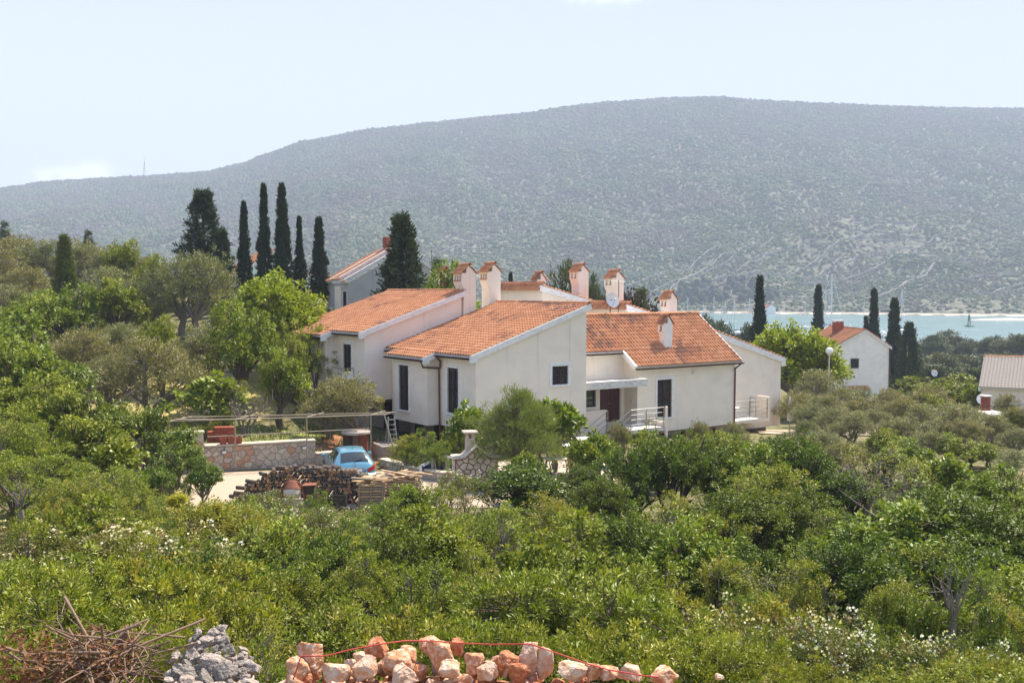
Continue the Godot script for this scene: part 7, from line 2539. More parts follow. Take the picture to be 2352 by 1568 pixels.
func build_trees() -> void:
	make_plants()
	var far := "trees on the left slope"
	for q in [
		# behind the houses
		["conifer_1", 470, 434, 84, 1.0, "tall dark conifer left of the five cypresses"],
		["conifer_1", 512, 528, 82, 0.8, "lower dark conifer at the right foot of the tallest left conifer"],
		["cypress_0", 562, 470, 82, 0.85, "leftmost of the five slim cypresses, standing before the mint house"],
		["cypress_0", 608, 431, 82, 0.75, "second slim cypress from the left in the row of five"],
		["cypress_0", 650, 430, 82, 0.95, "middle and tallest broad based cypress of the row of five"],
		["cypress_1", 689, 502, 83, 0.85, "short thin cypress, fourth in the row of five"],
		["cypress_0", 734, 504, 83, 1.2, "rightmost broad cypress of the five, next to the grey house"],
		["conifer_0", 925, 484, 73, 0.72, "big dark conifer rising behind the left white roof"],
		["spruce", 1004, 584, 88, 0.7, "small dark spruce right of the big conifer behind the left roof"],
		["broad_0", 1018, 608, 76, 0.8, "bright green treetop just left of the small brick chimney"],
		["pine_0", 1288, 600, 84, 0.7, "dark pine crown behind the two white chimneys of the back house"],
		["pine_1", 1338, 640, 82, 0.6, "dark foliage between the two back chimneys"],
		["cypress_1", 1173, 632, 95, 0.5, "tiny cypress tip right of the second chimney"],
		["purple_tree", 1442, 665, 78, 0.8, "dark purple leaved tree behind the satellite dish"],
		["spruce", 1473, 651, 76, 0.75, "slender spruce right of the purple tree behind the roofs"],
		["cypress_1", 1745, 640, 118, 0.95, "tall cypress standing alone before the bay"],
		["cypress_0", 1880, 661, 160, 0.9, "leaning slim cypress behind the big round green tree"],
		["cypress_1", 2008, 668, 150, 0.95, "loose cypress with open foliage behind the white cottage"],
		["cypress_1", 1990, 730, 148, 0.9, "short cypress at the left foot of the loose one"],
		["cypress_0", 2055, 690, 140, 1.2, "cypress right behind the eave of the white cottage"],
		["conifer_0", 2090, 736, 132, 0.75, "broad dark conifer at the right side of the white cottage"],
		["pine_0", 1655, 736, 165, 0.8, "pale pine crown before the moored boats"],
		["pine_1", 1716, 742, 170, 0.7, "grey green pine just left of the tall lone cypress"],
		["pine_0", 1612, 722, 175, 0.7, "pine tip above the right end of the middle roof"],
		["walnut", 1822, 734, 82, 1.05, "big round bright green tree right of the end house"],
		["olive_1", 1890, 850, 74, 1.2, "olive at the foot of the street lamp"],
		["olive_0", 1838, 893, 66, 1.2, "olive against the corner of the end house"],
		["olive_2", 1965, 885, 80, 1.4, "olive in front of the white cottage door"],
		["olive_0", 2045, 886, 80, 1.3, "olive right of the white cottage door"],
		["olive_1", 1960, 945, 53, 1.4, "olive in the front row of the right grove, left of the low round one"],
		["olive_2", 2140, 880, 74, 1.3, "olive behind the large dark green one, near the pale dish"],
		["olive_0", 1860, 960, 52, 1.1, "low olive beside the folded parasol"],
		["broad_2", 2040, 985, 44, 1.1, "green tree in front of the low round olive"],
		["olive_1", 1890, 905, 62, 1.3, "olive below the street lamp in the middle of the grove"],
		["olive_2", 1985, 908, 66, 1.5, "olive in the centre of the right grove"],
		["olive_0", 2085, 906, 64, 1.4, "olive left of the big dark green olive in the right grove"],
		["olive_1", 2190, 928, 52, 1.5, "large dark green olive standing forward in the right grove"],
		["olive_2", 2285, 945, 54, 1.3, "olive right of the large dark green one"],
		["olive_0", 2340, 980, 49, 1.3, "olive at the right edge below the shed"],
		["olive_2", 2075, 955, 50, 1.4, "low round olive before the large dark green one"],
		["olive_1", 2320, 905, 72, 0.9, "brownish olive between the shed and the grey roof"],
		["broad_1", 2110, 866, 88, 1.2, "green tree with dish behind it right of the white cottage"],
		["broad_0", 2190, 862, 82, 1.5, "wide bright green tree before the grey roofed house"],
		["broad_2", 2150, 905, 72, 1.3, "light green tree in front of the wide bright one"],
		["broad_1", 2245, 880, 78, 1.0, "green tree touching the gable of the grey roofed house"],
		["broad_0", 2340, 940, 60, 0.8, "green tree at the right edge above the olives"],
		["olive_1", 1850, 1000, 45.0, 1.3, "low olive just right of the tall green tree under the parasol"],
		["olive_0", 1950, 1010, 43.0, 1.4, "olive between the grove's near edge and the half bare trees"],
		["broad_1", 2050, 1030, 41.0, 1.3, "green tree in the gap before the low round olive"],
		["olive_2", 2230, 960, 50.0, 1.4, "olive behind the green tree at the near edge of the right grove"],
		["olive_1", 2140, 990, 47.0, 1.3, "olive in front of the large dark green one, to its left"],
		["olive_0", 2280, 1015, 46.0, 1.3, "olive right of the green tree at the grove's near edge"],
		["olive_2", 1925, 930, 57.0, 1.4, "olive in the middle left of the right grove"],
		["olive_0", 2020, 935, 58.0, 1.4, "olive in the very middle of the right grove"],
		["olive_1", 2130, 930, 58.0, 1.3, "olive just behind the large dark green one"],
		["olive_2", 1870, 925, 60.0, 1.2, "olive by the parasol's right"],
		["scrub_2", 2180, 1060, 40.0, 1.5, "low shrub before the large leaved fig"],
		["scrub_3", 1880, 1050, 39.0, 1.5, "low shrub left of the half bare trees"],
		["scrub_2", 2330, 1110, 37.0, 1.5, "low shrub at the right edge under the dark shrub"],
		["olive_2", 2340, 930, 60.0, 1.2, "olive at the right edge below the flat roofed shed"],
		["olive_0", 2230, 925, 62.0, 1.2, "olive left of the brick chimney shed"],
		["laurel_0", 2320, 1075, 46, 1.2, "dark shrub at the right edge below the olive grove"],
	]:
		plant(q[0], q[1], q[2], q[3], q[4], q[5])
	# the pine wood by the water at the right
	var words := ["leftmost", "second", "third", "fourth", "fifth", "sixth", "seventh", "eighth", "ninth"]
	for i in 9:
		plant("pine_%d" % (i % 2), 2125 + i * 29 + rng.randf_range(-5, 5), [790, 768, 757, 784, 778, 775, 770, 766, 774][i], 270 + rng.randf_range(-15, 15), 1.5, words[i] + " pine along the skyline of the wood at the right, before the water", "pines by the water")
	for i in 9:
		plant("pine_%d" % ((i + 1) % 2), 2112 + i * 31 + rng.randf_range(-6, 6), 812 + rng.randf_range(-6, 8), 205 + rng.randf_range(-12, 12), 1.7, words[i] + " pine from the left in the nearer row of the wood at the right", "pines by the water")
	for i in 5:
		plant("pine_%d" % (i % 2), 2125 + i * 36 + rng.randf_range(-6, 6), 838 + rng.randf_range(-5, 6), 150 + rng.randf_range(-8, 8), 1.8, words[i] + " low pine at the near edge of the wood, left of the grey roof", "pines by the water")

	for q in [
		# the left slope from the skyline down
		["spruce", 15, 503, 125, 0.8, "small dark spruce on the skyline at the left edge"],
		["spruce", 206, 524, 118, 0.9, "spindly grey spruce on the left skyline"],
		["pale_conifer", 151, 545, 78, 1.0, "yellow green conifer standing among the left olives"],
		["olive_0", 40, 532, 98, 1.4, "olive on the left skyline below the small spruce"],
		["olive_1", 110, 552, 96, 1.3, "olive on the left skyline just left of the yellow green conifer"],
		["olive_2", 195, 545, 98, 1.2, "olive on the skyline behind the yellow green conifer"],
		["olive_0", 255, 556, 92, 1.2, "olive on the skyline under the spindly spruce"],
		["broad_2", 285, 548, 84, 0.8, "thin bright green tree rising from the left skyline"],
		["olive_1", 330, 588, 84, 1.1, "olive on the skyline left of the big trunked olive"],
		["broad_0", 352, 586, 79, 0.8, "bright tree just left of the big trunked olive"],
		["olive_2", -20, 560, 84, 1.3, "olive cut by the left edge high on the slope"],
		["olive_0", 70, 602, 80, 1.4, "brownish olive in the upper left grove"],
		["olive_1", 235, 612, 76, 1.3, "wide olive right of the yellow green conifer"],
		["olive_2", 10, 640, 70, 1.2, "olive at the left edge in the middle of the grove"],
		["olive_0", 432, 562, 71, 1.05, "big olive with a forked grey trunk before the dark conifers"],
		["broad_1", 262, 640, 68, 1.1, "tree with a visible reddish trunk in the middle of the left slope"],
		["broad_0", 150, 655, 66, 1.1, "dark green tree below the yellow green conifer"],
		["broad_2", 70, 672, 63, 1.2, "light green tree on the left slope below the brownish olive"],
		["olive_1", 345, 655, 70, 1.0, "olive between the reddish trunk and the forked trunk"],
		["thicket_0", 500, 640, 74, 0.8, "dark bushy tree under the tall left conifers"],
		["walnut", 632, 616, 62, 0.95, "tall bright green tree before the cypresses"],
		["broad_1", 560, 690, 60, 0.9, "green tree leaning left of the tall bright one"],
		["olive_2", 725, 690, 66, 0.7, "grey green olive at the left roof corner"],
		["laurel_1", 690, 735, 57, 0.9, "shrub hiding the left end of the left house"],
		["twiggy", 540, 655, 63, 0.8, "bare pale twigs beside the tall bright green tree"],
		["broad_0", 5, 715, 56, 1.2, "green tree at the left edge half way down"],
		["olive_0", 190, 738, 58, 1.25, "grey olive in the middle of the left slope"],
		["olive_1", 290, 742, 60, 1.1, "second grey olive to the right of the one in mid slope"],
		["broad_2", 362, 722, 58, 0.7, "slender green tree standing between the grey olives"],
		["olive_2", 478, 738, 58, 1.2, "pale olive left of the trees by the house"],
		["cherry_0", 100, 795, 48, 1.2, "lighter green tree with arching branches at the left"],
		["broad_1", 25, 770, 47, 1.1, "tall green tree at the left edge above the brambles"],
		["olive_1", 355, 776, 52, 1.2, "thin olive with several dark stems by the yellow grass"],
		["olive_0", 245, 800, 53, 1.0, "olive with a dark leaning trunk left of the yellow grass"],
		["broad_0", 552, 695, 55, 0.75, "narrow green tree with a straight dark trunk"],
		["broad_1", 640, 800, 52, 0.85, "green tree against the left house's wall"],
		["fig_0", 485, 850, 49.5, 1.3, "spreading tree over the clay blocks behind the wall"],
		["twiggy", 560, 862, 49, 0.9, "tree with pale bare twigs above the pergola"],
		["olive_2", 800, 852, 50, 1.15, "olive over the stone table beside the house"],
		["olive_1", 752, 872, 51, 0.9, "left half of the olive pair by the house"],
		["laurel_2", 480, 962, 47.3, 0.8, "dark evergreen shrub beside the clay blocks"],
		["laurel_0", 420, 968, 47.2, 0.8, "dark evergreen shrub at the left end of the wall"],
		["ivy_bush", 510, 935, 47.8, 0.6, "ivy covered stump above the clay blocks"],
		["cherry_1", 300, 925, 41.5, 1.0, "cherry tree with hanging leaves left of the wall"],
		["cherry_0", 215, 900, 42.5, 0.9, "cherry tree behind the hanging leaved one at left"],
		["cherry_1", 420, 1028, 39.5, 0.95, "cherry branches reaching across the left end of the driveway"],
		["broad_2", 130, 880, 42, 1.0, "green tree between the left edge and the cherries"],
		["cherry_0", 350, 1050, 36, 0.9, "low cherry tree left of the driveway"],
		["laurel_1", 20, 930, 38, 1.2, "green shrub at the left edge above the pale climber"],
		["fig_1", 255, 1010, 37, 1.0, "dark leaved tree in front of the cherries"],
		# the yard
		["young_pine", 1190, 884, 42.2, 1.5, "young feathery pine beside the barbecue"],
		["fig_0", 1085, 925, 45.5, 0.9, "fig tree left of the young pine, against the bay"],
		["fig_1", 1270, 915, 45.0, 1.0, "fig tree right of the young pine"],
		["fig_0", 1240, 905, 44.2, 0.6, "upright fig branch just behind the young pine"],
		["scrub_2", 965, 985, 44.2, 1.0, "reddish green bush before the house corner"],
		["scrub_3", 1005, 1012, 43.4, 0.8, "green bush right of the reddish one before the house"],
		["ivy_bush", 1190, 1058, 35.5, 1.45, "dense dark green bush in front of the terrace"],
		["fig_1", 1205, 1040, 38.5, 0.8, "fig leaves rising behind the dense dark bush"],
		["bramble", 1050, 1088, 34.5, 1.2, "rounded bush with pale flowers before the barbecue"],
		["fig_0", 1395, 985, 41.5, 0.9, "fig tree right of the garden table"],
		["olive_2", 1425, 965, 46.5, 0.7, "small olive in front of the landing"],
		["thicket_0", 1452, 1000, 33.0, 0.85, "dense green tree below the front door"],
		["thicket_1", 1545, 985, 33.5, 0.9, "tall dense green tree below the middle window"],
		["olive_0", 1612, 962, 47.5, 0.8, "olive under the middle house's right part"],
		["olive_1", 1690, 972, 47.5, 0.85, "olive under the balcony house"],
		["twiggy", 1500, 945, 48.0, 0.4, "bare little sapling before the middle window"],
		["thicket_0", 1650, 1010, 33.5, 0.95, "green tree below the right end of the middle house"],
		["broad_1", 1725, 1025, 33.0, 1.0, "lighter green tree below the balcony"],
		["thicket_1", 1830, 988, 34.0, 0.9, "tall green tree below the folded parasol"],
		["scrub_0", 1770, 1070, 30.0, 1.1, "yellowish shrub between the trees below the balcony"],
		["twiggy", 1985, 1000, 35.0, 1.1, "half bare tree with many grey branches at the right"],
		["twiggy", 2060, 1045, 32.0, 1.1, "second half bare tree right of the first"],
		["fig_0", 2195, 1040, 38.0, 1.2, "large leaved fig before the right olive grove"],
		["broad_0", 2290, 1075, 33.0, 1.1, "green tree at the right below the grove"],
	]:
		plant(q[0], q[1], q[2], q[3], q[4], q[5])

	var maquis := "shrubs of the foreground thicket"
	for q in [
		["thicket_1", 1700, 1110, 27.0, 1.0, "dark green tree right of the centre of the thicket"],
		["thicket_0", 1860, 1105, 27.5, 1.0, "dark tree left of the half bare branches in the thicket"],
		["broad_1", 2060, 1165, 26.5, 1.1, "bushy tree in the middle of the right thicket"],
		["thicket_1", 2190, 1105, 25.5, 1.1, "big rounded tree in the right part of the thicket"],
		["thicket_0", 2310, 1130, 24.5, 1.1, "tall tree cut by the right edge of the thicket"],
		["thicket_1", 1390, 1085, 31.0, 0.8, "dark tree right of the dense bush before the terrace"],
		["scrub_2", 1330, 1100, 35.5, 0.9, "green shrub under the garden table's terrace"],
		["twiggy", 1480, 1150, 28.0, 1.0, "thin grey branches before the dark trees in the centre"],
		["twiggy", 1390, 1180, 29.0, 0.9, "bare leaning branches in the centre of the thicket"],
		["twiggy", 1590, 1180, 29.5, 0.8, "sparse pale saplings right of the thicket's centre"],
		["scrub_0", 1640, 1180, 29.0, 1.0, "light green shrub between the two dark trees"],
		["thicket_0", 1740, 1235, 26.5, 0.9, "shadowy tree low in the right thicket"],
		["scrub_3", 1930, 1240, 26.0, 1.1, "green shrub at the edge of the clearing on the right"],
		["broad_2", 2030, 1290, 24.0, 0.8, "small tree with layered branches by the clearing"],
		["thicket_1", 2250, 1240, 25.0, 1.1, "large shrub behind the broken snag at the right"],
		["broad_0", 2345, 1300, 23.0, 0.9, "leafy shrub at the right edge behind the snag"],
		["sapling_0", 1270, 1130, 27.5, 1.0, "thin pale sapling before the dense dark bush"],
		["sapling_1", 1010, 1120, 30.0, 1.0, "young tree rising left of the barbecue's foot"],
		["sapling_2", 690, 1175, 29.0, 0.9, "pointed young tree before the flowering brambles"],
		["sapling_0", 520, 1150, 30.0, 0.9, "young tree by the near end of the gravel"],
		["sapling_1", 800, 1180, 27.0, 1.1, "young tree in front of the firewood's right end"],
		["sapling_0", 905, 1265, 22.5, 1.0, "young yellow green tree low in the centre"],
		["sapling_2", 1080, 1270, 22.0, 1.0, "young tree right below the dead stem"],
		["sapling_0", 1230, 1255, 23.0, 1.0, "sparse young tree above the big laurel mound"],
		["sapling_1", 1360, 1225, 25.0, 1.0, "young tree with reddish shoots in the centre right"],
		["sapling_2", 1620, 1250, 24.0, 1.0, "young tree between the ivy hung shrub and the light drooping one"],
		["sapling_0", 1560, 1130, 29.0, 1.0, "tall thin young tree before the central dark trees"],
		["sapling_1", 1765, 1160, 27.0, 1.1, "young tree in front of the dark right trees"],
		["sapling_2", 1905, 1180, 26.0, 1.1, "young tree at the back of the clearing"],
		["sapling_1", 2130, 1250, 22.5, 1.1, "young tree left of the broken snag, behind it"],
		["sapling_0", 2330, 1380, 18.0, 1.0, "young tree at the right edge in front of the tall shrub"],
		["sapling_1", 1720, 1360, 19.0, 1.0, "young tree left of the white flowered roses"],
		["sapling_2", 420, 1330, 18.5, 1.0, "young tree above the grey stones"],
		["sapling_0", 540, 1360, 17.5, 0.9, "young tree right above the grey stones"],
		["sapling_1", 660, 1290, 20.0, 1.0, "young tree left of the lower centre"],
		["sapling_0", 790, 1290, 20.5, 1.0, "young pale tree above the left rocks"],
		["sapling_2", 240, 1180, 24.5, 1.0, "young tree in the left brambles"],
		["sapling_1", 350, 1190, 26.0, 1.1, "dark young tree below the cherries"],
		["sapling_0", 130, 1150, 26.0, 1.0, "pale young tree at the left behind the stump"],
		["broad_1", 1850, 1060, 36.0, 1.2, "green tree left of the half bare trees at the right"],
		["broad_2", 2120, 1060, 38.0, 1.2, "green tree between the half bare trees and the fig"],
		["olive_0", 1900, 985, 46.0, 1.3, "olive at the near edge of the right grove"],
		["olive_2", 2010, 1005, 44.5, 1.3, "grey olive before the low round one"],
		["thicket_1", 1935, 1075, 33.0, 1.1, "dark green tree before the half bare trees"],
		["broad_0", 2240, 1010, 45.0, 1.4, "green tree at the near edge of the right grove"],
		["olive_1", 2330, 1035, 43.0, 1.3, "olive by the right edge above the green tree"],
		["thicket_0", 2140, 1110, 30.0, 1.1, "dark tree in the gap left of the big rounded tree"],
		["broad_2", 1790, 1015, 43.0, 1.0, "light green tree under the folded parasol"],
		["broad_1", 1700, 1000, 45.0, 0.9, "green tree close under the balcony"],
		["broad_0", 1600, 1000, 42.0, 0.9, "green tree close under the middle house's right window"],
		["thicket_1", 1340, 1060, 36.5, 0.9, "dark leafy tree right of the garden table's foot"],
		["fig_1", 1340, 1010, 40.0, 0.7, "fig branch before the white chest"],
		["cherry_0", 460, 1050, 37.5, 0.8, "cherry with hanging leaves at the end of the driveway"],
		["cherry_1", 390, 985, 41.0, 0.9, "tall cherry hiding the left end of the retaining wall"],
		["broad_0", 60, 860, 44.0, 1.2, "green tree at the left between the arching tree and the climber"],
		["broad_2", 200, 950, 39.5, 1.1, "light green tree behind the pale climber"],
		["sapling_0", 180, 1090, 27.0, 1.1, "tall loose young tree rising above the left brambles"],
		["sapling_1", 70, 1180, 21.5, 1.0, "young tree behind the left laurel mound"],
		["sapling_2", 300, 1240, 20.0, 1.0, "tall young tree above the brush pile"],
		["sapling_1", 440, 1225, 22.0, 1.1, "tall green young tree left of centre"],
		["sapling_0", 600, 1215, 23.0, 1.1, "tall loose young tree between the yellow bush and the centre"],
		["sapling_1", 700, 1255, 21.5, 1.0, "tall leafy young tree below the cement mixer"],
		["sapling_2", 850, 1275, 20.5, 1.0, "tall shrubby young tree left of the lower centre"],
		["sapling_1", 975, 1290, 19.5, 1.0, "tall young tree behind the rock pile's summit"],
		["sapling_0", 1150, 1300, 18.5, 1.0, "wispy young tree at the left side of the big laurel mound"],
		["sapling_1", 1480, 1290, 19.5, 1.1, "tall young tree right of the big laurel mound"],
		["sapling_0", 1660, 1270, 21.0, 1.1, "wispy young tree left of the dead grey branches"],
		["sapling_2", 1860, 1300, 20.5, 1.1, "tall young tree at the clearing's left edge"],
		["sapling_0", 2060, 1330, 19.0, 1.0, "wispy young tree right before the clearing"],
		["sapling_1", 2260, 1290, 19.5, 1.0, "tall young tree directly right of the broken snag"],
		["scrub_0", 935, 1000, 44.6, 0.9, "shrub at the foot of the bay below the ladder's right"],
		["laurel_0", 1045, 985, 45.2, 0.7, "shrub against the base of the nearest house corner"],
		["laurel_1", 415, 1470, 11.8, 0.6, "laurel sprig at the left foot of the drystone heap"],
		["scrub_2", 575, 1470, 13.5, 0.8, "shrub at the right foot of the drystone heap"],
		["twiggy", 540, 1420, 13.2, 0.7, "dry twigs over the right side of the drystone heap"],
		["thicket_0", 905, 1190, 24.5, 0.80, "tall dark hearted tree in the left centre of the thicket"],
		["broad_1", 1000, 1165, 26.0, 0.80, "tall leafy tree in the centre of the thicket, left of the dead stem"],
		["broad_2", 620, 1195, 25.0, 0.80, "tall leafy tree left of the centre, under the gravel"],
		["thicket_1", 760, 1205, 25.0, 0.80, "dark tree between the left and the middle of the thicket"],
		["thicket_0", 520, 1235, 22.5, 0.80, "dark tree left of the middle, above the grey stones"],
		["broad_0", 1290, 1195, 24.5, 0.80, "tall leafy tree in the centre right of the thicket"],
		["thicket_1", 1440, 1165, 26.0, 0.90, "dark tree before the central grey branches"],
		["broad_2", 1600, 1195, 24.5, 0.90, "leafy tree before the sparse pale saplings"],
		["thicket_0", 1980, 1195, 24.5, 0.90, "dark tree behind the clearing"],
		["broad_1", 230, 1145, 26.0, 0.80, "leafy tree rising from the left brambles"],
		["thicket_1", 380, 1265, 20.0, 0.70, "dark shrub right of the left laurel mounds"],
		["broad_1", 1500, 990, 41.0, 1.00, "green tree right under the landing's right end"],
		["broad_2", 1380, 1000, 44.0, 0.80, "light green tree right of the garden table"],
		["broad_0", 1660, 990, 43.0, 0.90, "green tree under the right corner of the middle house"],
		["thicket_1", 1780, 995, 41.0, 0.90, "dark green tree below the end house's balcony corner"],
		["broad_1", 2100, 1010, 42.0, 1.20, "green tree right of the low round olive"],
		["broad_2", 2180, 995, 47.0, 1.20, "light green tree before the big dark olive"],
		["laurel_2", 455, 1500, 11.2, 0.55, "laurel sprig in front of the drystone heap"],
		["laurel_1", 385, 1480, 11.6, 0.60, "laurel sprig between the brush pile and the drystone heap"],
		["dead", 2195, 1315, 19.5, 0.55, "broken grey snag with two prongs at the right"],
		["twiggy", 1810, 1290, 23.5, 1.0, "dead grey branches spreading left of the clearing"],
		["scrub_1", 1690, 1330, 21.5, 1.1, "drooping light shrub left of the dead grey branches"],
		["broad_1", 1530, 1235, 26.0, 0.8, "ivy hung shrub in the centre right"],
		["scrub_2", 1430, 1270, 24.5, 1.0, "green shrub in the centre behind the laurel mound"],
		["scrub_0", 1290, 1180, 29.0, 1.0, "reddish tipped shrub right of the dead stem"],
		["dead", 1158, 1195, 27.5, 0.45, "dead upright stem with stubs in the middle of the thicket"],
		["scrub_3", 1120, 1150, 30.5, 1.1, "round green shrub behind the dead stem"],
		["twiggy", 1060, 1190, 27.5, 0.9, "grey twiggy shrub left of the dead stem"],
		["broad_2", 940, 1108, 31.5, 0.9, "bright shrub in front of the wider plank heap"],
		["scrub_3", 870, 1140, 30.5, 1.0, "green shrub below the plank stacks"],
		["broad_0", 990, 1215, 27.5, 1.0, "tall green shrub in the centre left of the thicket"],
		["broad_1", 880, 1230, 26.5, 0.9, "dark hearted shrub in the centre left"],
		["scrub_2", 725, 1125, 34.2, 0.7, "pointed bright bush right beside the cement mixer"],
		["bramble", 600, 1132, 33.0, 1.2, "flowering bush left of the cement mixer"],
		["bramble", 740, 1168, 31.0, 1.2, "flowering brambles below the cement mixer"],
		["scrub_1", 560, 1150, 30.5, 1.1, "green shrub below the driveway's near end"],
		["yellow_bush", 400, 1130, 31.5, 1.0, "upright yellow leaved bush left of the driveway"],
		["scrub_0", 470, 1160, 29.0, 1.1, "light shrub right of the yellow bush"],
		["scrub_1", 640, 1230, 26.5, 1.1, "light green shrub left of the centre"],
		["scrub_0", 760, 1240, 26.0, 1.0, "pale shrub in the left centre of the thicket"],
		["laurel_2", 90, 1040, 31.0, 1.5, "pale climber smothering a shrub at the left edge"],
		["laurel_1", 175, 1105, 29.0, 1.2, "pale climber mound right of the first at the left"],
		["scrub_2", 290, 1120, 31.0, 1.1, "dark shaded shrub behind the pale climber"],
		["dead", 38, 1105, 25.0, 0.6, "reddish sawn off tree stump with forked arms at the left edge"],
		["bramble", 120, 1215, 24.0, 1.4, "flowering brambles around the sawn off stump"],
		["bramble", 250, 1230, 23.5, 1.3, "flowering brambles right of the sawn off stump"],
		["bramble", 390, 1240, 23.5, 1.3, "flowering brambles below the yellow bush"],
		["scrub_0", 330, 1285, 21.5, 1.1, "yellow green shrub in the left middle"],
		["scrub_1", 470, 1270, 22.5, 1.2, "tall light shrub in the left middle"],
		["scrub_3", 580, 1290, 21.5, 1.0, "green shrub left of the dark hollow"],
		["laurel_0", 60, 1262, 19.5, 1.3, "glossy yellow green laurel mound at the left edge"],
		["laurel_1", 170, 1290, 18.5, 1.2, "glossy laurel mound right of the one at the left edge"],
		["laurel_2", 275, 1325, 17.5, 1.1, "glossy laurel mound above the brush pile"],
		["laurel_0", 360, 1420, 13.2, 0.9, "small glossy laurel beside the grey stones"],
		["laurel_2", 30, 1430, 14.0, 1.0, "laurel behind the dry brush at the left edge"],
		["laurel_1", 150, 1500, 11.6, 0.8, "laurel sprig in front of the dry brush"],
		["twiggy", 470, 1330, 17.0, 0.9, "grey dead twigs above the drystone heap"],
		["scrub_0", 700, 1330, 20.5, 1.1, "shrub with reddish leaves left of the lower centre"],
		["scrub_1", 830, 1340, 20.0, 1.0, "light shrub below the dark hollow"],
		["scrub_3", 940, 1330, 20.5, 1.0, "green shrub in the lower centre"],
		["scrub_0", 1060, 1340, 20.0, 1.1, "light shrub left of the big laurel mound"],
		["scrub_2", 620, 1420, 16.5, 1.1, "shrub right of the drystone heap"],
		["scrub_0", 740, 1410, 16.5, 1.1, "brownish shrub above the left end of the rocks"],
		["scrub_1", 870, 1415, 16.5, 1.0, "shrub behind the rust red boulder"],
		["scrub_3", 1000, 1420, 16.5, 1.0, "shrub behind the summit of the rock pile"],
		["laurel_0", 1210, 1335, 18.5, 1.2, "left part of the big laurel mound behind the rocks"],
		["laurel_2", 1320, 1325, 18.5, 1.3, "middle of the big laurel mound behind the rocks"],
		["laurel_1", 1420, 1350, 18.0, 1.2, "right part of the big laurel mound behind the rocks"],
		["laurel_0", 1130, 1410, 16.0, 1.0, "laurel left of the hollow behind the rocks"],
		["laurel_1", 1300, 1425, 15.5, 1.0, "laurel with brown branches over the hollow behind the rocks"],
		["laurel_2", 1500, 1420, 15.5, 1.2, "laurel right behind the leaning pale slab"],
		["laurel_0", 1620, 1440, 15.0, 1.2, "dense laurel at the lower right of the rocks"],
		["laurel_1", 1740, 1470, 14.2, 1.1, "low laurel at the bottom right of centre"],
		["scrub_1", 1570, 1350, 20.0, 1.1, "grassy light shrub right of the laurel mound"],
		["scrub_0", 1800, 1395, 18.0, 1.1, "pale shrub in front of the dead grey branches"],
		["bramble", 1760, 1420, 16.5, 1.2, "white flowered rose bush left of the clearing's foot"],
		["bramble", 1880, 1440, 15.5, 1.2, "white flowered rose bush in the lower right"],
		["bramble", 2000, 1462, 14.8, 1.3, "white flowered rose bush below the clearing"],
		["bramble", 2130, 1485, 14.4, 1.2, "white flowered rose bush before the snag"],
		["bramble", 2260, 1495, 14.2, 1.2, "white flowered rose bush right of the snag's foot"],
		["cherry_1", 2110, 1380, 18.0, 0.7, "young cherry with hanging leaves left of the snag"],
		["cherry_0", 2290, 1395, 17.5, 0.7, "young cherry with hanging leaves right of the snag"],
		["scrub_2", 1990, 1430, 17.0, 0.9, "yellow green shrub at the foot of the clearing"],
		["laurel_2", 1890, 1530, 12.6, 1.0, "laurel at the bottom edge right of the rocks"],
		["laurel_0", 2060, 1545, 12.4, 1.0, "laurel at the bottom edge under the rose bushes"],
		["scrub_0", 2210, 1540, 12.6, 1.0, "shrub at the bottom edge left of the right corner"],
		["scrub_1", 2330, 1520, 12.8, 1.0, "shrub in the lower right corner"],
	]:
		plant(q[0], q[1], q[2], q[3] * (0.9 if q[2] > 1140 and q[2] < 1330 and not q[0].begins_with("sapling") else 1.0), q[4] * (0.9 if q[3] < 22.5 else 1.15 if not q[0].begins_with("sapling") else 1.0), q[5], maquis)
	undergrowth()
	brush_pile()

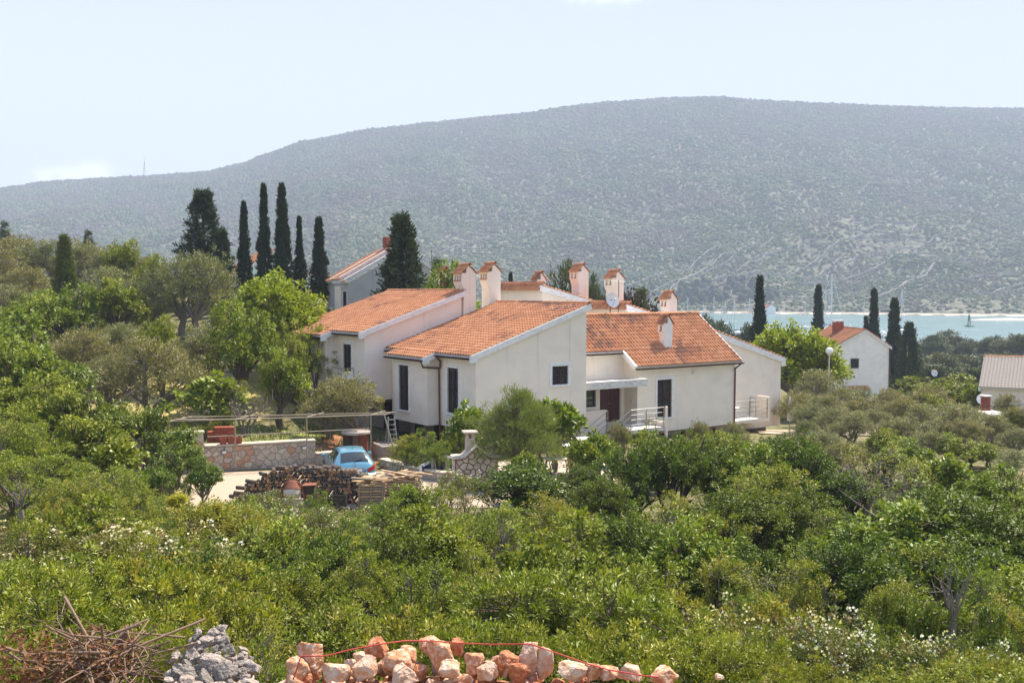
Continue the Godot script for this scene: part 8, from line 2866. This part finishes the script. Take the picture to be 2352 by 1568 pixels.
func undergrowth() -> void:
	var r := RandomNumberGenerator.new()
	r.seed = 4242
	var meshes := []
	var pal := [[Color(0.198, 0.233, 0.032), Color(0.265, 0.283, 0.047), Color(0.139, 0.176, 0.023)], [Color(0.148, 0.201, 0.023), Color(0.198, 0.255, 0.031), Color(0.106, 0.151, 0.018)], [Color(0.284, 0.260, 0.068), Color(0.218, 0.230, 0.045), Color(0.305, 0.192, 0.077)]]
	for k in 3:
		var lv := Leaves.new()
		for i in 22:
			var a := r.randf() * TAU
			var rad := sqrt(r.randf()) * 0.75
			var at := Vector3(cos(a) * rad, r.randf_range(0.1, 0.62) * (1.15 - rad * 0.7), sin(a) * rad)
			var out := (at * Vector3(1, 0.4, 1) + Vector3.UP * 0.5).normalized()
			for j in 60:
				var o := any_dir(r) * r.randf()
				lv.leaf(at + o * 0.13, (o + Vector3.UP * 0.1 + any_dir(r) * 0.9).normalized(), (Vector3.UP * 0.6 + any_dir(r)).normalized(), 0.052 * r.randf_range(0.7, 1.3), 0.014 * r.randf_range(0.7, 1.3), shade_of(r, pal[k]), out * 0.4)
		meshes.append(lv.mesh())
	var places := [[], [], []]
	var d := 10.2
	while d < 41.0:
		var gap := 0.42 + d * 0.014
		var half := d * 0.62 + 3.0
		var x := -half
		while x < half:
			var px := x + r.randf_range(-gap, gap) * 0.6
			var pd := d + r.randf_range(-gap, gap) * 0.6
			x += gap
			var u := 1176.0 + px / pd * FOCAL
			if pd > 35.0 and px > -13.0 and px < 6.5:
				continue
			if pd < 13.5 and (u > 340 and u < 1560):
				continue
			if pd < 11.5 and u > 560 and u < 1700:
				continue
			var clump := relief.get_noise_2d(px * 5.0, pd * 5.0)
			var s := (0.42 + 0.6 * r.randf() * r.randf() + clump * 1.0) * (0.72 + pd * 0.014)
			if s < 0.34:
				continue
			var k := 0 if clump > 0.05 else (1 if r.randf() < 0.7 else 2)
			places[k].append(Transform3D(Basis(Vector3.UP, r.randf() * TAU).scaled(Vector3(s * 1.2, s * r.randf_range(0.8, 1.3), s * 1.2)), Vector3(px, ground_height(px, -pd) - 0.05, -pd)))
		d += gap
	for k in 3:
		stuff(self, "undergrowth", meshes[k], M.leaf_broad, places[k])
	# rough grass and low growth on the slopes behind
	var tuft := Leaves.new()
	for i in 46:
		var a := r.randf() * TAU
		var at := Vector3(cos(a), 0, sin(a)) * sqrt(r.randf()) * 0.5
		tuft.leaf(at, (Vector3.UP + any_dir(r) * 0.55).normalized(), any_dir(r), r.randf_range(0.2, 0.5), 0.018, shade_of(r, [Color(0.17, 0.18, 0.06), Color(0.24, 0.22, 0.09), Color(0.12, 0.15, 0.045)]), Vector3.UP * 0.4)
	var tp := []
	d = 38.0
	while d < 120.0:
		var gap := 0.7 + d * 0.006
		var x := -d * 0.62
		while x < d * 0.62:
			var px := x + r.randf_range(-gap, gap)
			var pd := d + r.randf_range(-gap, gap)
			x += gap
			if pd < 46.3 and px > -14.5 and px < 6.5:
				continue
			if px > -12.0 and px < 24.0 and pd > 47.0 and pd < 78.0 and not (px < -6.0 and pd < 53.0):
				continue
			if relief.get_noise_2d(px * 3.0, pd * 3.0) < -0.12:
				continue
			var s := r.randf_range(0.6, 1.4)
			tp.append(Transform3D(Basis(Vector3.UP, r.randf() * TAU).scaled(Vector3(s, s * r.randf_range(0.5, 1.2), s)), Vector3(px, ground_height(px, -pd) - 0.03, -pd)))
		d += gap
	stuff(self, "grass_tufts", tuft.mesh(), M.leaf_olive, tp)
	# young weeds along the low wall
	var wp := []
	for i in 160:
		var t := r.randf()
		var px := lerpf(-5.6, -2.7, t) + r.randf_range(-0.2, 0.9)
		var pd := lerpf(46.2, 43.2, t) + r.randf_range(0.1, 1.4)
		var s := r.randf_range(0.7, 1.3)
		wp.append(Transform3D(Basis(Vector3.UP, r.randf() * TAU).scaled(Vector3(s, s, s)), Vector3(px, ground_height(px, -pd), -pd)))
	stuff(self, "weeds", tuft.mesh(), M.leaf_broad, wp)

func brush_pile() -> void:
	var r := RandomNumberGenerator.new()
	r.seed = 99
	var at := spot(215, 1560, 11.0)
	at.y = ground_height(at.x, at.z)
	var o := thing("brush_pile", "heap of cut dry branches with brown leaves at the lower left", "brush pile", at)
	o.scale = Vector3(1.1, 0.9, 1.0)
	var top := spot(215, 1440, 11.0).y - at.y
	for i in 46:
		var a := r.randf() * TAU
		var len_ := r.randf_range(0.7, 1.7)
		var mid := Vector3(cos(a) * r.randf_range(0.0, 0.75), top * r.randf_range(0.45, 0.95), sin(a) * r.randf_range(0.0, 0.45))
		var dir := Vector3(r.randf_range(-1, 1), r.randf_range(-0.55, 0.35), r.randf_range(-0.6, 0.9)).normalized()
		var b := Build.new()
		var p0 := mid - dir * len_ * 0.5
		var p1 := mid + any_dir(r) * 0.10
		var p2 := mid + dir * len_ * 0.5 + any_dir(r) * 0.12
		var g := r.randf_range(0.008, 0.02)
		b.tube([p0, p1, p2], [g, g * 0.75, g * 0.3], 6)
		for k in 4:
			var e := p1.lerp(p2, r.randf())
			var e2 := e + (dir + any_dir(r) * 0.8).normalized() * r.randf_range(0.25, 0.6)
			b.tube([e, e.lerp(e2, 0.5) + any_dir(r) * 0.05, e2], [g * 0.5, g * 0.35, g * 0.12], 5)
		part_of(o, "branch", b, M.twig)
	var stump := Build.new()
	var sp := spot(268, 1437, 11.2) - at
	stump.tube([sp + Vector3(-0.28, -0.75, 0.0), sp + Vector3(-0.1, -0.3, 0), sp], [0.055, 0.05, 0.045], 9)
	part_of(o, "cut_stem", stump, M.twig)
	var lv := Leaves.new()
	for i in 170:
		var p := Vector3(r.randf_range(-1.05, 0.25), top * r.randf_range(0.35, 0.92), r.randf_range(-0.5, 0.45))
		for j in 9:
			var d := (Vector3.DOWN * 0.7 + any_dir(r)).normalized()
			lv.leaf(p + any_dir(r) * 0.08, d, any_dir(r), 0.09 * r.randf_range(0.6, 1.2), 0.02, shade_of(r, [Color(0.26, 0.12, 0.06), Color(0.34, 0.18, 0.09), Color(0.19, 0.085, 0.045)]), Vector3.UP * 0.2)
	part(o, "dry_leaves", lv.mesh(), M.leaf_dry)
